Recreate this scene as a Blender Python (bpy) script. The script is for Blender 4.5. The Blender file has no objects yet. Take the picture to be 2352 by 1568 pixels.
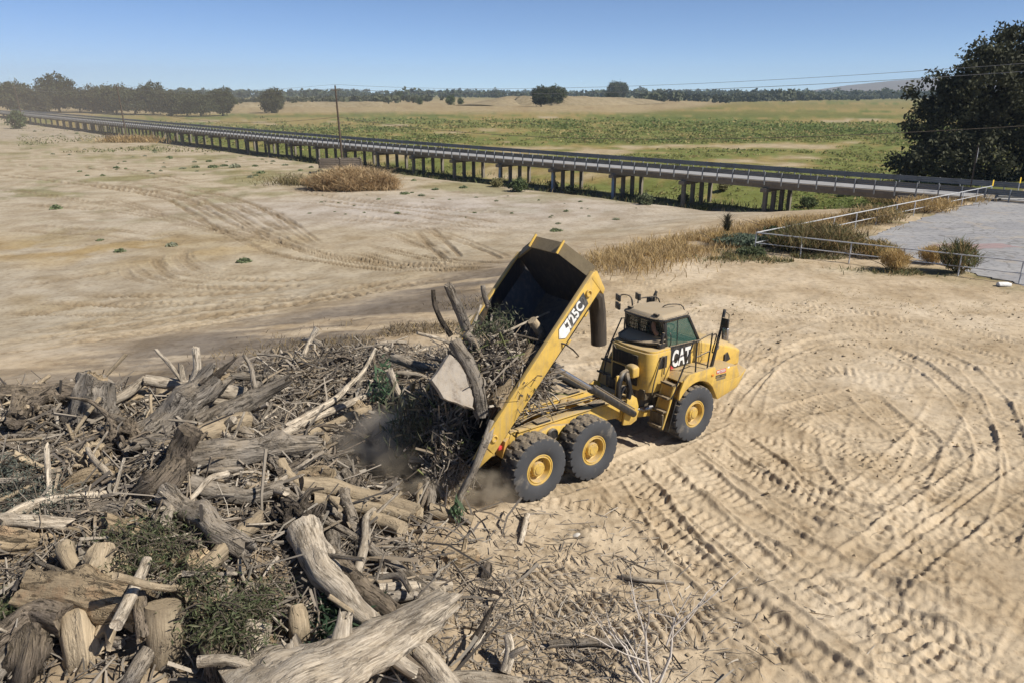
import bpy, bmesh, math, random
import numpy as np
from mathutils import Vector, Matrix
RAD = math.radians
scene = bpy.context.scene
COL = scene.collection
random.seed(11)
RNG = np.random.default_rng(11)

# ------------------------------------------------------------------ camera, sky, sun, exposure
CAM_H, FPX, PITCH = 9.2, 760.0, RAD(18.1)
cam_d = bpy.data.cameras.new('camera'); cam = bpy.data.objects.new('camera', cam_d); COL.objects.link(cam)
cam.location = (0, 0, CAM_H); cam.rotation_euler = (math.pi / 2 - PITCH, 0, 0)
cam_d.sensor_width = 36; cam_d.lens = 36 * FPX / 1024; cam_d.clip_start = 0.1; cam_d.clip_end = 30000
scene.camera = cam
SUN_AZ, SUN_EL = RAD(-26), RAD(46)          # azimuth counted from +X
SUNV = Vector((math.cos(SUN_EL) * math.cos(SUN_AZ), math.cos(SUN_EL) * math.sin(SUN_AZ), math.sin(SUN_EL)))
world = bpy.data.worlds.new('World'); scene.world = world; world.use_nodes = True
wn = world.node_tree.nodes; wl = world.node_tree.links
sky = wn.new('ShaderNodeTexSky'); sky.sky_type = 'NISHITA'; sky.sun_disc = False
sky.sun_elevation = SUN_EL; sky.sun_rotation = math.atan2(SUNV.x, SUNV.y)
sky.altitude = 3600; sky.air_density = 0.66; sky.dust_density = 0.0; sky.ozone_density = 5.0
bg = wn['Background']; bg.inputs['Strength'].default_value = 0.090
wl.new(sky.outputs[0], bg.inputs['Color'])
sun_d = bpy.data.lights.new('sun', 'SUN'); sun_d.energy = 4.8; sun_d.angle = RAD(0.53); sun_d.color = (1, 0.955, 0.865)
sun = bpy.data.objects.new('sun', sun_d); COL.objects.link(sun); sun.rotation_euler = SUNV.to_track_quat('Z', 'Y').to_euler()
sun.location = (60, -10, 60)
scene.view_settings.view_transform = 'Standard'; scene.view_settings.look = 'None'
scene.view_settings.exposure = 0.43; scene.view_settings.gamma = 1.0; scene.view_settings.use_curve_mapping = False
try:
    scene.cycles.volume_bounces = 1; scene.cycles.volume_max_steps = 96; scene.cycles.max_bounces = 6
    scene.cycles.transparent_max_bounces = 12
except Exception:
    pass

# ------------------------------------------------------------------ numeric helpers
def smooth(a, b, x):
    t = np.clip((np.asarray(x, float) - a) / (b - a), 0, 1); return t * t * (3 - 2 * t)

def _h(i, j, k, seed):
    n = (i * 374761393 + j * 668265263 + k * 1274126177 + seed * 974711) & 0xFFFFFFFF
    n = ((n ^ (n >> 13)) * 1103515245) & 0xFFFFFFFF
    n = ((n ^ (n >> 16)) * 2654435761) & 0xFFFFFFFF
    return ((n ^ (n >> 15)) & 0xFFFFFF) / float(0xFFFFFF)

def vnoise(x, y, z=0.0, seed=0):
    x, y, z = np.broadcast_arrays(np.asarray(x, float), np.asarray(y, float), np.asarray(z, float))
    xi = np.floor(x).astype(np.int64); yi = np.floor(y).astype(np.int64); zi = np.floor(z).astype(np.int64)
    u = x - xi; v = y - yi; w = z - zi
    u = u * u * (3 - 2 * u); v = v * v * (3 - 2 * v); w = w * w * (3 - 2 * w)
    flat = not np.any(w)
    def lay(k):
        a = _h(xi, yi, k, seed); b = _h(xi + 1, yi, k, seed); c = _h(xi, yi + 1, k, seed); d = _h(xi + 1, yi + 1, k, seed)
        return (a * (1 - u) + b * u) * (1 - v) + (c * (1 - u) + d * u) * v
    r = lay(zi)
    if not flat:
        r = r * (1 - w) + lay(zi + 1) * w
    return r * 2 - 1

def fbm(x, y, octv=4, seed=0):
    r = 0; a = 1; s = 0
    for o in range(octv):
        r = r + a * vnoise(x * 2 ** o + 17.3 * o, y * 2 ** o - 9.1 * o, 0, seed + o); s += a; a *= 0.5
    return r / s

CP, SP = math.cos(PITCH), math.sin(PITCH)
def ray(dx, dy):                               # a direction of view for a point measured on the photograph (2352 px wide)
    u = (dx * 1024 / 2352 - 512) / FPX; v = (341 - dy * 1024 / 2352) / FPX
    return np.array([u, CP + v * SP, -SP + v * CP])

def plane_pt(dx, dy, z):
    r = ray(dx, dy); return np.array([0, 0, CAM_H]) + r * ((z - CAM_H) / r[2])

def polydist(x, y, P):
    """signed distance to a polyline (positive on its left side), arc length"""
    best = np.full(np.shape(x), 1e18); sd = np.zeros(np.shape(x)); L = 0; sl = np.zeros(np.shape(x))
    for (ax, ay), (bx, by) in zip(P[:-1], P[1:]):
        ex, ey = bx - ax, by - ay; l2 = ex * ex + ey * ey; l = math.sqrt(l2)
        t = np.clip(((x - ax) * ex + (y - ay) * ey) / l2, 0, 1)
        qx, qy = x - ax - t * ex, y - ay - t * ey; d = qx * qx + qy * qy
        c = ex * (y - ay) - ey * (x - ax)
        m = d < best
        best = np.where(m, d, best); sd = np.where(m, np.sign(c) * np.sqrt(d), sd); sl = np.where(m, L + t * l, sl); L += l
    return sd, sl

# edge of the raised pad (z = 0) above the dry river bed (z = BED)
BED = -2.3
EDGE = [(-260, -120), (-60, -2)] + [tuple(plane_pt(a, b, 0)[:2]) for a, b in
        ((0, 925), (300, 892), (600, 842), (900, 782), (1130, 728), (1380, 640), (1500, 600), (1730, 552), (1950, 505), (2270, 452))] + [(62, 86), (110, 140), (300, 330)]
BANK = [(-1200, -300), (-420, 250), (-262, 392), (-150, 470), (70, 470), (230, 900), (900, 2900)]
BR = [(70.0, 42.5), (46.8, 64.6), (22.2, 88.2), (-23.9, 134.8), (-81.5, 198.0), (-262, 402.0), (-420, 585)]
MOUNDS = [(-12.2, 17.6, 1.35, 4.2, 2.4), (-7.2, 15.6, 1.45, 2.9, 2.6), (-5.0, 22.6, 0.95, 2.7, 2.2), (-3.0, 18.7, 0.95, 1.5, 1.3),
          (-6.2, 12.4, 1.15, 2.6, 1.5), (-10.5, 12.2, 1.3, 2.8, 2.2), (-2.9, 11.6, 0.35, 1.4, 1.6), (-1.8, 19.4, 0.7, 1.2, 1.6), (-14.5, 14.0, 1.3, 3.0, 3.0)]

def mound(x, y):
    s = 0
    for cx, cy, h, sx, sy in MOUNDS:
        s = s + (h * np.exp(-0.5 * (((x - cx) / sx) ** 2 + ((y - cy) / sy) ** 2))) ** 3
    return s ** (1 / 3.0)

def hz(x, y):
    x = np.asarray(x, float); y = np.asarray(y, float)
    sd, _ = polydist(x, y, EDGE)
    z = BED * smooth(-2.0, 22.0, sd)
    sb, _ = polydist(x, y, BANK)
    z = z - (z + 0.3) * smooth(0, 70, sb) * (sd > 0)
    db, _ = polydist(x, y, BR); wgt = np.exp(-(np.clip(np.maximum(db - 1.0, -db - 9.0), 0, None) / 5.0) ** 2) * smooth(-1, 9, sd) * (1 - smooth(-40, 0, sb))
    z = z - 1.45 * wgt
    m = mound(x, y)
    z = z + m * (1 + 0.22 * fbm(x * 0.9, y * 0.9, 3, 5))
    r = np.hypot(x, y)
    z = z + 0.05 * fbm(x * 0.23, y * 0.23, 3, 9) * smooth(2, 12, sd) * 3
    z = z - np.where(r > 2500, (r - 2500) ** 2 / 2.0e6, 0)
    return z

def H(x, y):
    return float(hz(np.array([x]), np.array([y]))[0])

def W(dx, dy, z=None):
    if z is not None:
        return Vector(plane_pt(dx, dy, z))
    r = ray(dx, dy); o = np.array([0, 0, CAM_H]); t0 = (0.2 - CAM_H) / min(r[2], -1e-4); t1 = (BED - 0.4 - CAM_H) / min(r[2], -1e-4)
    tt = np.linspace(t0 * 0.8, t1 * 1.05, 400); P = o + tt[:, None] * r
    below = P[:, 2] < hz(P[:, 0], P[:, 1]); i = int(np.argmax(below)) if below.any() else 399
    return Vector((P[i][0], P[i][1], H(P[i][0], P[i][1])))

# ------------------------------------------------------------------ object helpers
def link(o, parent=None):
    COL.objects.link(o)
    if parent is not None: o.parent = parent
    return o

def tag(o, label=None, cat=None, group=None, kind=None):
    if label: o['label'] = label
    if cat: o['category'] = cat
    if group: o['group'] = group
    if kind: o['kind'] = kind
    return o

def thing(name, label, cat, loc=(0, 0, 0), rz=0.0, group=None):
    o = bpy.data.objects.new(name, None); o.empty_display_size = 0.2; link(o)
    o.location = loc; o.rotation_euler = (0, 0, rz)
    return tag(o, label, cat, group)

def copy_tree(o, parent=None):
    c = o.copy(); COL.objects.link(c)
    if parent is not None: c.parent = parent
    for ch in list(o.children): copy_tree(ch, c)
    return c

def fast_mesh(name, v, faces, uvs=None, col=None, smooth_sh=True, sharp=None):
    """v (N,3); faces: list of index arrays, each (M,k); uvs: per loop, same order"""
    me = bpy.data.meshes.new(name); v = np.ascontiguousarray(v, dtype=np.float32)
    me.vertices.add(len(v)); me.vertices.foreach_set('co', v.ravel())
    faces = [np.asarray(f, dtype=np.int32) for f in faces if len(f)]
    loops = np.concatenate([f.ravel() for f in faces]); me.loops.add(len(loops)); me.loops.foreach_set('vertex_index', loops)
    tot = np.concatenate([np.full(len(f), f.shape[1], np.int32) for f in faces]); st = np.concatenate([[0], np.cumsum(tot)[:-1]]).astype(np.int32)
    me.polygons.add(len(tot)); me.polygons.foreach_set('loop_start', st)
    me.polygons.foreach_set('use_smooth', np.full(len(tot), smooth_sh))
    if uvs is not None:
        l = me.uv_layers.new(name='UVMap'); l.data.foreach_set('uv', np.ascontiguousarray(uvs, np.float32).ravel())
    me.update(calc_edges=True); me.validate()
    if col is not None:
        a = me.attributes.new('Col', 'FLOAT_COLOR', 'POINT'); c = np.ones((len(v), 4), np.float32); c[:, :3] = col; a.data.foreach_set('color', c.ravel())
    if sharp: me.set_sharp_from_angle(angle=RAD(sharp))
    return me

def mesh_obj(name, me, mat, parent=None):
    if mat is not None: me.materials.append(mat)
    return link(bpy.data.objects.new(name, me), parent)

def frames(P):
    P = np.asarray(P, float); T = np.gradient(P, axis=0); T /= np.linalg.norm(T, axis=1)[:, None] + 1e-12
    n = np.cross(T[0], [0.31, 0.52, 0.8]); n /= np.linalg.norm(n); N = []
    for t in T:
        n = n - t * (n @ t); n /= np.linalg.norm(n) + 1e-12; N.append(n)
    N = np.array(N); return T, N, np.cross(T, N)

def catmull(pts, step):
    pts = [np.asarray(p, float) for p in pts]
    if len(pts) == 2:
        n = max(2, int(np.linalg.norm(pts[1] - pts[0]) / step)); t = np.linspace(0, 1, n + 1)[:, None]
        return pts[0] * (1 - t) + pts[1] * t, t[:, 0]
    q = [2 * pts[0] - pts[1]] + pts + [2 * pts[-1] - pts[-2]]; out = []; tt = []
    for i in range(1, len(q) - 2):
        n = max(2, int(np.linalg.norm(q[i + 1] - q[i]) / step))
        for k in range(n):
            t = k / n
            out.append(0.5 * ((2 * q[i]) + (-q[i - 1] + q[i + 1]) * t + (2 * q[i - 1] - 5 * q[i] + 4 * q[i + 1] - q[i + 2]) * t * t + (-q[i - 1] + 3 * q[i] - 3 * q[i + 1] + q[i + 2]) * t ** 3)); tt.append((i - 1 + t) / (len(pts) - 1))
    out.append(pts[-1]); tt.append(1.0)
    return np.array(out), np.array(tt)

class MB:
    """collects simple solids and links them as ONE mesh object"""
    def __init__(self): self.v = []; self.f = []; self.m = []; self.mi = 0
    def add(self, vs, fs):
        o = len(self.v); self.v += [tuple(map(float, p)) for p in vs]; self.f += [tuple(i + o for i in f) for f in fs]; self.m += [self.mi] * len(fs); return self
    def box(self, c, s, rot=None):
        vs = [Vector(((i - .5) * s[0], (j - .5) * s[1], (k - .5) * s[2])) for i in (0, 1) for j in (0, 1) for k in (0, 1)]
        if rot is not None: vs = [rot @ p for p in vs]
        vs = [p + Vector(c) for p in vs]
        return self.add(vs, [(0, 1, 3, 2), (4, 6, 7, 5), (0, 4, 5, 1), (2, 3, 7, 6), (0, 2, 6, 4), (1, 5, 7, 3)])
    def bar(self, a, b, w, h, up=(0, 0, 1)):
        a = Vector(a); b = Vector(b); t = (b - a).normalized(); u = Vector(up); s = t.cross(u)
        if s.length < 1e-4: s = t.cross(Vector((1, 0, 0)))
        s.normalize(); u = s.cross(t)
        return self.box((a + b) / 2, ((b - a).length, w, h), Matrix((t, s, u)).transposed())
    def prism(self, poly, axis, a, b):
        n = len(poly)
        def P(p, t): return {'y': (p[0], t, p[1]), 'x': (t, p[0], p[1]), 'z': (p[0], p[1], t)}[axis]
        vs = [P(p, a) for p in poly] + [P(p, b) for p in poly]
        return self.add(vs, [tuple(range(n)), tuple(range(2 * n - 1, n - 1, -1))] + [(i, (i + 1) % n, n + (i + 1) % n, n + i) for i in range(n)])
    def plate(self, pts, th):
        pts = [Vector(p) for p in pts]; n = len(pts); nr = (pts[1] - pts[0]).cross(pts[2] - pts[0]).normalized() * th
        return self.add(pts + [p + nr for p in pts], [tuple(range(n)), tuple(range(2 * n - 1, n - 1, -1))] + [(i, (i + 1) % n, n + (i + 1) % n, n + i) for i in range(n)])
    def hull(self, pts):
        bm = bmesh.new()
        for p in pts: bm.verts.new(p)
        r = bmesh.ops.convex_hull(bm, input=bm.verts[:]); bm.verts.ensure_lookup_table()
        bmesh.ops.delete(bm, geom=[x for x in bm.verts if not x.link_faces], context='VERTS')
        bmesh.ops.dissolve_limit(bm, angle_limit=0.02, verts=bm.verts[:], edges=bm.edges[:])
        bm.verts.index_update(); self.add([x.co for x in bm.verts], [[q.index for q in f.verts] for f in bm.faces]); bm.free(); return self
    def tube(self, pts, rad, n=8, cap=True):
        P = np.asarray(pts, float); T, N, B = frames(P); rad = np.broadcast_to(np.asarray(rad, float), (len(P),)); vs = []
        for p, a, b, r in zip(P, N, B, rad):
            for k in range(n):
                t = 2 * math.pi * k / n; vs.append(p + (a * math.cos(t) + b * math.sin(t)) * r)
        fs = [(i * n + k, i * n + (k + 1) % n, (i + 1) * n + (k + 1) % n, (i + 1) * n + k) for i in range(len(P) - 1) for k in range(n)]
        if cap: fs += [tuple(range(n))[::-1], tuple(range((len(P) - 1) * n, len(P) * n))]
        return self.add(vs, fs)
    def lathe(self, prof, c, axis, n=32, closed=False):
        """prof: (radius, distance along axis)"""
        ax = Vector(axis).normalized(); s = ax.orthogonal().normalized(); u = ax.cross(s); vs = []
        for r, t in prof:
            for k in range(n):
                a = 2 * math.pi * k / n; vs.append(Vector(c) + ax * t + (s * math.cos(a) + u * math.sin(a)) * r)
        m = len(prof); fs = [(i * n + k, i * n + (k + 1) % n, (i + 1) * n + (k + 1) % n, (i + 1) * n + k) for i in range(m - 1) for k in range(n)]
        if not closed: fs += [tuple(range(n))[::-1], tuple(range((m - 1) * n, m * n))]
        return self.add(vs, fs)
    def build(self, name, mats, parent=None, bevel=0.0, smooth_sh=True, angle=32, matrix=None, seg=2):
        me = bpy.data.meshes.new(name)
        vs = self.v if matrix is None else [tuple(matrix @ Vector(p)) for p in self.v]
        me.from_pydata(vs, [], self.f)
        for mt in (mats if isinstance(mats, (list, tuple)) else [mats]): me.materials.append(mt)
        bm = bmesh.new(); bm.from_mesh(me); bmesh.ops.recalc_face_normals(bm, faces=bm.faces[:])
        if bevel > 0:
            es = [e for e in bm.edges if len(e.link_faces) == 2 and e.calc_face_angle(0) > RAD(25)]
            bmesh.ops.bevel(bm, geom=es, offset=bevel, segments=seg, affect='EDGES', profile=0.5, clamp_overlap=True)
        if len(self.m) == len(bm.faces):
            for f, mi in zip(bm.faces, self.m): f.material_index = mi
        bm.to_mesh(me); bm.free()
        if smooth_sh:
            me.polygons.foreach_set('use_smooth', [True] * len(me.polygons)); me.set_sharp_from_angle(angle=RAD(angle))
        return link(bpy.data.objects.new(name, me), parent)

# ------------------------------------------------------------------ materials
def new_mat(name):
    m = bpy.data.materials.new(name); m.use_nodes = True; nt = m.node_tree
    return m, nt, nt.nodes['Principled BSDF']

def mixc(nt, a, b, fac, mode='MIX'):
    n = nt.nodes.new('ShaderNodeMix'); n.data_type = 'RGBA'; n.blend_type = mode
    for s, val in ((0, fac), (6, a), (7, b)):
        if hasattr(val, 'is_linked'): nt.links.new(val, n.inputs[s])
        else: n.inputs[s].default_value = (*val, 1) if isinstance(val, tuple) and len(val) == 3 else val
    return n.outputs[2]

def mathn(nt, op, a, b=0.5, clamp=False):
    n = nt.nodes.new('ShaderNodeMath'); n.operation = op; n.use_clamp = clamp
    for i, val in enumerate((a, b)):
        if hasattr(val, 'is_linked'): nt.links.new(val, n.inputs[i])
        else: n.inputs[i].default_value = val
    return n.outputs[0]

def ramp(nt, fac, lo, hi):
    n = nt.nodes.new('ShaderNodeMapRange'); n.inputs['From Min'].default_value = lo; n.inputs['From Max'].default_value = hi
    n.interpolation_type = 'SMOOTHSTEP'; nt.links.new(fac, n.inputs['Value']); return n.outputs[0]

def noise(nt, vec, scale, detail=4, rough=0.6, stretch=None):
    if stretch is not None:
        mp = nt.nodes.new('ShaderNodeMapping'); mp.inputs['Scale'].default_value = stretch; nt.links.new(vec, mp.inputs['Vector']); vec = mp.outputs[0]
    n = nt.nodes.new('ShaderNodeTexNoise'); n.inputs['Scale'].default_value = scale; n.inputs['Detail'].default_value = detail; n.inputs['Roughness'].default_value = rough
    nt.links.new(vec, n.inputs['Vector']); return n.outputs['Fac']

def coord(nt, which='Object'):
    return nt.nodes.new('ShaderNodeTexCoord').outputs[which]

SAND = (0.36, 0.275, 0.175)
def paint(name, col, rough=0.45, wear=(0.25, 0.2, 0.13), wear_amt=0.25, dust=0.5, scale=3.0, metal=0.0, bump=0.05, dirt=0.15):
    m, nt, bs = new_mat(name); L = nt.links; oc = coord(nt)
    n1 = noise(nt, oc, scale, 6, 0.65); n2 = noise(nt, oc, scale * 9, 3, 0.6)
    c = mixc(nt, col, tuple(x * 0.78 for x in col), ramp(nt, n1, 0.35, 0.7))
    c = mixc(nt, c, wear, mathn(nt, 'MULTIPLY', ramp(nt, n1, 0.52, 0.75), wear_amt))
    st = noise(nt, oc, 2.2, 4, 0.6, (6, 6, 0.5)); c = mixc(nt, c, SAND, mathn(nt, 'MULTIPLY', ramp(nt, st, 0.45, 0.75), dirt))
    g = nt.nodes.new('ShaderNodeNewGeometry'); sx = nt.nodes.new('ShaderNodeSeparateXYZ'); L.new(g.outputs['Normal'], sx.inputs[0])
    up = ramp(nt, sx.outputs['Z'], 0.35, 0.95); d = mathn(nt, 'MULTIPLY', mathn(nt, 'MULTIPLY', up, ramp(nt, n2, 0.2, 0.6)), dust)
    c = mixc(nt, c, SAND, d); L.new(c, bs.inputs['Base Color'])
    r = mathn(nt, 'ADD', mathn(nt, 'MULTIPLY', n1, 0.25), rough - 0.1); L.new(mathn(nt, 'ADD', r, mathn(nt, 'MULTIPLY', d, 0.4), True), bs.inputs['Roughness'])
    bs.inputs['Metallic'].default_value = metal
    if bump:
        b = nt.nodes.new('ShaderNodeBump'); b.inputs['Strength'].default_value = bump; b.inputs['Distance'].default_value = 0.02; L.new(n2, b.inputs['Height']); L.new(b.outputs[0], bs.inputs['Normal'])
    return m

def wood(name, c1, c2, crack=0.5, dust=0.5, bump=0.6, gscale=1.0, twist=0.12, orange=0.0):
    """weathered wood: grain stretched along the UV length (metres)"""
    m, nt, bs = new_mat(name); L = nt.links; uv = coord(nt, 'UV'); oi = nt.nodes.new('ShaderNodeObjectInfo'); oc = coord(nt)
    ad = nt.nodes.new('ShaderNodeVectorMath'); ad.operation = 'ADD'; L.new(uv, ad.inputs[0])
    cb = nt.nodes.new('ShaderNodeCombineXYZ'); L.new(mathn(nt, 'MULTIPLY', oi.outputs['Random'], 37.0), cb.inputs[0]); L.new(cb.outputs[0], ad.inputs[1]); uv = ad.outputs[0]
    g = noise(nt, uv, 26 * gscale, 6, 0.7, (1, 0.12, 1)); k = noise(nt, uv, 11 * gscale, 6, 0.75, (1, twist * 1.3, 1)); p = noise(nt, oc, 1.9, 5, 0.65); f = noise(nt, oc, 24, 5, 0.7); q = noise(nt, uv, 3.2, 5, 0.7, (1, .45, 1))
    c = mixc(nt, tuple(x * 1.18 for x in c1), tuple(x * .8 for x in c2), ramp(nt, g, 0.36, 0.64)); dk = tuple(x * 0.22 for x in c2)
    c = mixc(nt, c, tuple(x * .55 for x in c2), mathn(nt, 'MULTIPLY', ramp(nt, q, 0.53, 0.58), .35 + crack * .4))          # clinging bark
    c = mixc(nt, c, dk, mathn(nt, 'MULTIPLY', ramp(nt, k, 0.56, 0.63), min(1.0, crack * 1.25)))                              # drying cracks
    if orange: c = mixc(nt, c, (0.36, 0.19, 0.085), mathn(nt, 'MULTIPLY', ramp(nt, p, 0.55, 0.66), orange))
    c = mixc(nt, c, SAND, mathn(nt, 'MULTIPLY', ramp(nt, p, 0.40, 0.66), dust * 0.7))
    hsv = nt.nodes.new('ShaderNodeHueSaturation'); L.new(c, hsv.inputs['Color']); L.new(mathn(nt, 'ADD', mathn(nt, 'MULTIPLY', oi.outputs['Random'], 0.55), 0.72), hsv.inputs['Value'])
    hsv.inputs['Saturation'].default_value = 0.95; c = hsv.outputs[0]
    ge = nt.nodes.new('ShaderNodeNewGeometry'); sx = nt.nodes.new('ShaderNodeSeparateXYZ'); L.new(ge.outputs['Normal'], sx.inputs[0])
    c = mixc(nt, c, SAND, mathn(nt, 'MULTIPLY', mathn(nt, 'MULTIPLY', ramp(nt, sx.outputs['Z'], 0.3, 1.0), ramp(nt, f, 0.3, 0.6)), dust * 0.7))
    L.new(c, bs.inputs['Base Color']); bs.inputs['Roughness'].default_value = 0.9; bs.inputs['Specular IOR Level'].default_value = 0.2
    hgt = mathn(nt, 'ADD', mathn(nt, 'MULTIPLY', g, 0.6), mathn(nt, 'SUBTRACT', mathn(nt, 'ADD', mathn(nt, 'MULTIPLY', f, 0.4), mathn(nt, 'MULTIPLY', ramp(nt, q, 0.52, 0.58), .6)), mathn(nt, 'MULTIPLY', ramp(nt, k, 0.54, 0.64), crack * 1.6)))
    b = nt.nodes.new('ShaderNodeBump'); b.inputs['Strength'].default_value = min(1.0, bump * 1.3); b.inputs['Distance'].default_value = 0.06; L.new(hgt, b.inputs['Height']); L.new(b.outputs[0], bs.inputs['Normal'])
    return m

def attr_mat(name, rough=0.9, nscale=0.0, var=0.3, transl=0.0, bumpd=0.0):
    """colour from the mesh's own 'Col' attribute, broken up by noise"""
    m, nt, bs = new_mat(name); L = nt.links
    a = nt.nodes.new('ShaderNodeAttribute'); a.attribute_name = 'Col'; c = a.outputs['Color']
    if nscale:
        n = noise(nt, coord(nt), nscale, 5, 0.65); c = mixc(nt, c, mixc(nt, c, (0.35, 0.35, 0.35), 1.0, 'MULTIPLY'), mathn(nt, 'MULTIPLY', ramp(nt, n, 0.35, 0.7), var))
    L.new(c, bs.inputs['Base Color']); bs.inputs['Roughness'].default_value = rough; bs.inputs['Specular IOR Level'].default_value = 0.25
    if transl:
        out = nt.nodes['Material Output']; t = nt.nodes.new('ShaderNodeBsdfTranslucent'); L.new(c, t.inputs['Color']); ms = nt.nodes.new('ShaderNodeMixShader'); ms.inputs[0].default_value = transl
        L.new(bs.outputs[0], ms.inputs[1]); L.new(t.outputs[0], ms.inputs[2]); L.new(ms.outputs[0], out.inputs['Surface'])
    return m

M = {}
M['yellow'] = paint('yellow_paint', (0.62, 0.405, 0.085), 0.5, (0.30, 0.20, 0.10), 0.6, 0.85, 2.6, dirt=0.5)
M['yellow_worn'] = paint('worn_yellow_paint', (0.55, 0.32, 0.07), 0.5, (0.10, 0.075, 0.05), 0.75, 0.8, 3.0, dirt=0.35)
M['black'] = paint('black_paint', (0.017, 0.018, 0.02), 0.4, (0.09, 0.08, 0.06), 0.4, 0.9, 3.0, dirt=0.15)
M['roof'] = paint('dusty_roof', (0.36, 0.32, 0.25), 0.7, (0.3, 0.24, 0.16), 0.5, 1.0, 4.0, dirt=0.2)
M['rubber'] = paint('tyre_rubber', (0.050, 0.051, 0.055), 0.8, (0.17, 0.15, 0.125), 0.9, 0.55, 2.2, dirt=0.0, bump=0.15)
M['bed'] = paint('dump_bed_steel', (0.030, 0.030, 0.034), 0.45, (0.10, 0.065, 0.03), 0.9, 0.25, 1.3, metal=0.15, dirt=0.12)
M['bed_top'] = paint('dusty_steel_edge', (0.20, 0.155, 0.085), 0.7, (0.10, 0.07, 0.04), 0.7, 0.7, 3.0)
M['chrome'] = paint('bright_steel', (0.5, 0.5, 0.52), 0.25, (0.3, 0.28, 0.25), 0.4, 0.3, 5.0, metal=0.9, dirt=0.1)
M['duct'] = paint('sooty_duct', (0.045, 0.035, 0.026), 0.75, (0.09, 0.07, 0.05), 0.6, 0.6, 2.0, dirt=0.2)
M['grille'] = paint('black_mesh', (0.016, 0.014, 0.012), 0.8, (0.05, 0.04, 0.03), 0.8, 0.5, 8.0, bump=0.6)
M['step'] = paint('step_steel', (0.07, 0.055, 0.035), 0.7, (0.28, 0.2, 0.08), 0.6, 0.8, 6.0, dirt=0.4)
M['rust'] = paint('rusty_pipe', (0.25, 0.14, 0.09), 0.7, (0.12, 0.08, 0.06), 0.6, 0.4, 6.0)
M['steel'] = paint('galvanised_steel', (0.26, 0.27, 0.275), 0.55, (0.12, 0.115, 0.10), 0.5, 0.3, 0.8, metal=0.2, dirt=0.15)
M['galv'] = paint('pipe_paint', (0.50, 0.51, 0.53), 0.5, (0.30, 0.26, 0.22), 0.5, 0.2, 3.0, metal=0.1)
M['concrete'] = paint('old_concrete', (0.19, 0.165, 0.135), 0.9, (0.15, 0.125, 0.10), 0.7, 0.4, 1.1, bump=0.3, dirt=0.3)
M['asphalt_deck'] = paint('deck_asphalt', (0.30, 0.30, 0.305), 0.9, (0.27, 0.26, 0.25), 0.6, 0.1, 0.5, bump=0.2)
M['pole'] = paint('pole_timber', (0.085, 0.06, 0.042), 0.9, (0.05, 0.035, 0.026), 0.7, 0.0, 4.0, bump=0.5, dirt=0.1)
M['crib'] = paint('crib_timber', (0.13, 0.105, 0.085), 0.9, (0.05, 0.04, 0.032), 0.7, 0.4, 2.0, bump=0.5)
M['white'] = paint('white_lettering', (0.78, 0.77, 0.74), 0.6, (0.5, 0.45, 0.36), 0.3, 0, 8.0, bump=0, dirt=0.12)
M['red'] = paint('red_sticker', (0.62, 0.05, 0.05), 0.5, (0.4, 0.1, 0.08), 0.3, 0, 8.0, bump=0)
M['orange'] = paint('amber_lens', (0.75, 0.25, 0.03), 0.3, (0.5, 0.2, 0.05), 0.2, 0, 8.0, bump=0)
M['signyellow'] = paint('yellow_marker', (0.80, 0.52, 0.02), 0.5, (0.6, 0.4, 0.05), 0.2, 0, 5.0, bump=0)
M['decal'] = paint('worn_decal', (0.06, 0.06, 0.06), 0.5, (0.55, 0.52, 0.46), 0.8, 0, 5.0, bump=0)
M['stone'] = paint('white_stone', (0.62, 0.58, 0.52), 0.8, (0.4, 0.35, 0.28), 0.3, 0.2, 9.0, bump=0.3)
M['seat'] = paint('seat_cloth', (0.03, 0.03, 0.032), 0.9, (0.06, 0.055, 0.05), 0.3, 0.2, 5.0)
M['faded'] = paint('faded_grey_print', (0.12, 0.115, 0.105), 0.6, (0.2, 0.19, 0.17), 0.5, 0, 9.0, bump=0)
mg, ntg, bsg = new_mat('tinted_glass'); bsg.inputs['Base Color'].default_value = (0.06, 0.14, 0.115, 1); bsg.inputs['Roughness'].default_value = 0.08
bsg.inputs['Alpha'].default_value = 0.42; bsg.inputs['IOR'].default_value = 1.45; bsg.inputs['Specular IOR Level'].default_value = 0.6; M['glass'] = mg
M['log_pale'] = wood('weathered_pale_wood', (0.46, 0.395, 0.31), (0.32, 0.265, 0.205), 0.75, 0.35, 0.5)
M['log_grey'] = wood('weathered_grey_wood', (0.27, 0.235, 0.195), (0.17, 0.145, 0.12), 0.8, 0.35, 0.7)
M['log_bark'] = wood('rough_bark', (0.19, 0.15, 0.115), (0.10, 0.08, 0.06), 0.9, 0.35, 1.0, 1.3, 0.2)
M['log_tan'] = wood('decaying_tan_wood', (0.36, 0.27, 0.165), (0.24, 0.175, 0.105), 0.7, 0.45, 0.8, 0.8, 0.15, 0.5)
M['log_dusty'] = wood('dust_covered_wood', (0.34, 0.27, 0.18), (0.27, 0.21, 0.14), 0.4, 0.75, 0.4)
M['log_dark'] = wood('dark_wood', (0.13, 0.105, 0.085), (0.07, 0.057, 0.046), 0.8, 0.2, 0.9)
M['broken'] = wood('fresh_broken_wood', (0.50, 0.30, 0.17), (0.36, 0.20, 0.11), 0.5, 0.1, 1.0, 1.5)
M['twig'] = attr_mat('twig_wood', 0.9)
M['leaf'] = attr_mat('leaves', 0.7, 0.0, 0.3, 0.45)
M['crown'] = attr_mat('tree_leaves', 0.75, 0.0, 0.3, 0.18)
M['drygrass'] = attr_mat('dry_grass', 0.9, 0.0, 0.3, 0.3)
M['bark'] = wood('tree_bark', (0.09, 0.075, 0.06), (0.05, 0.042, 0.034), 0.8, 0.1, 0.8)

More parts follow.
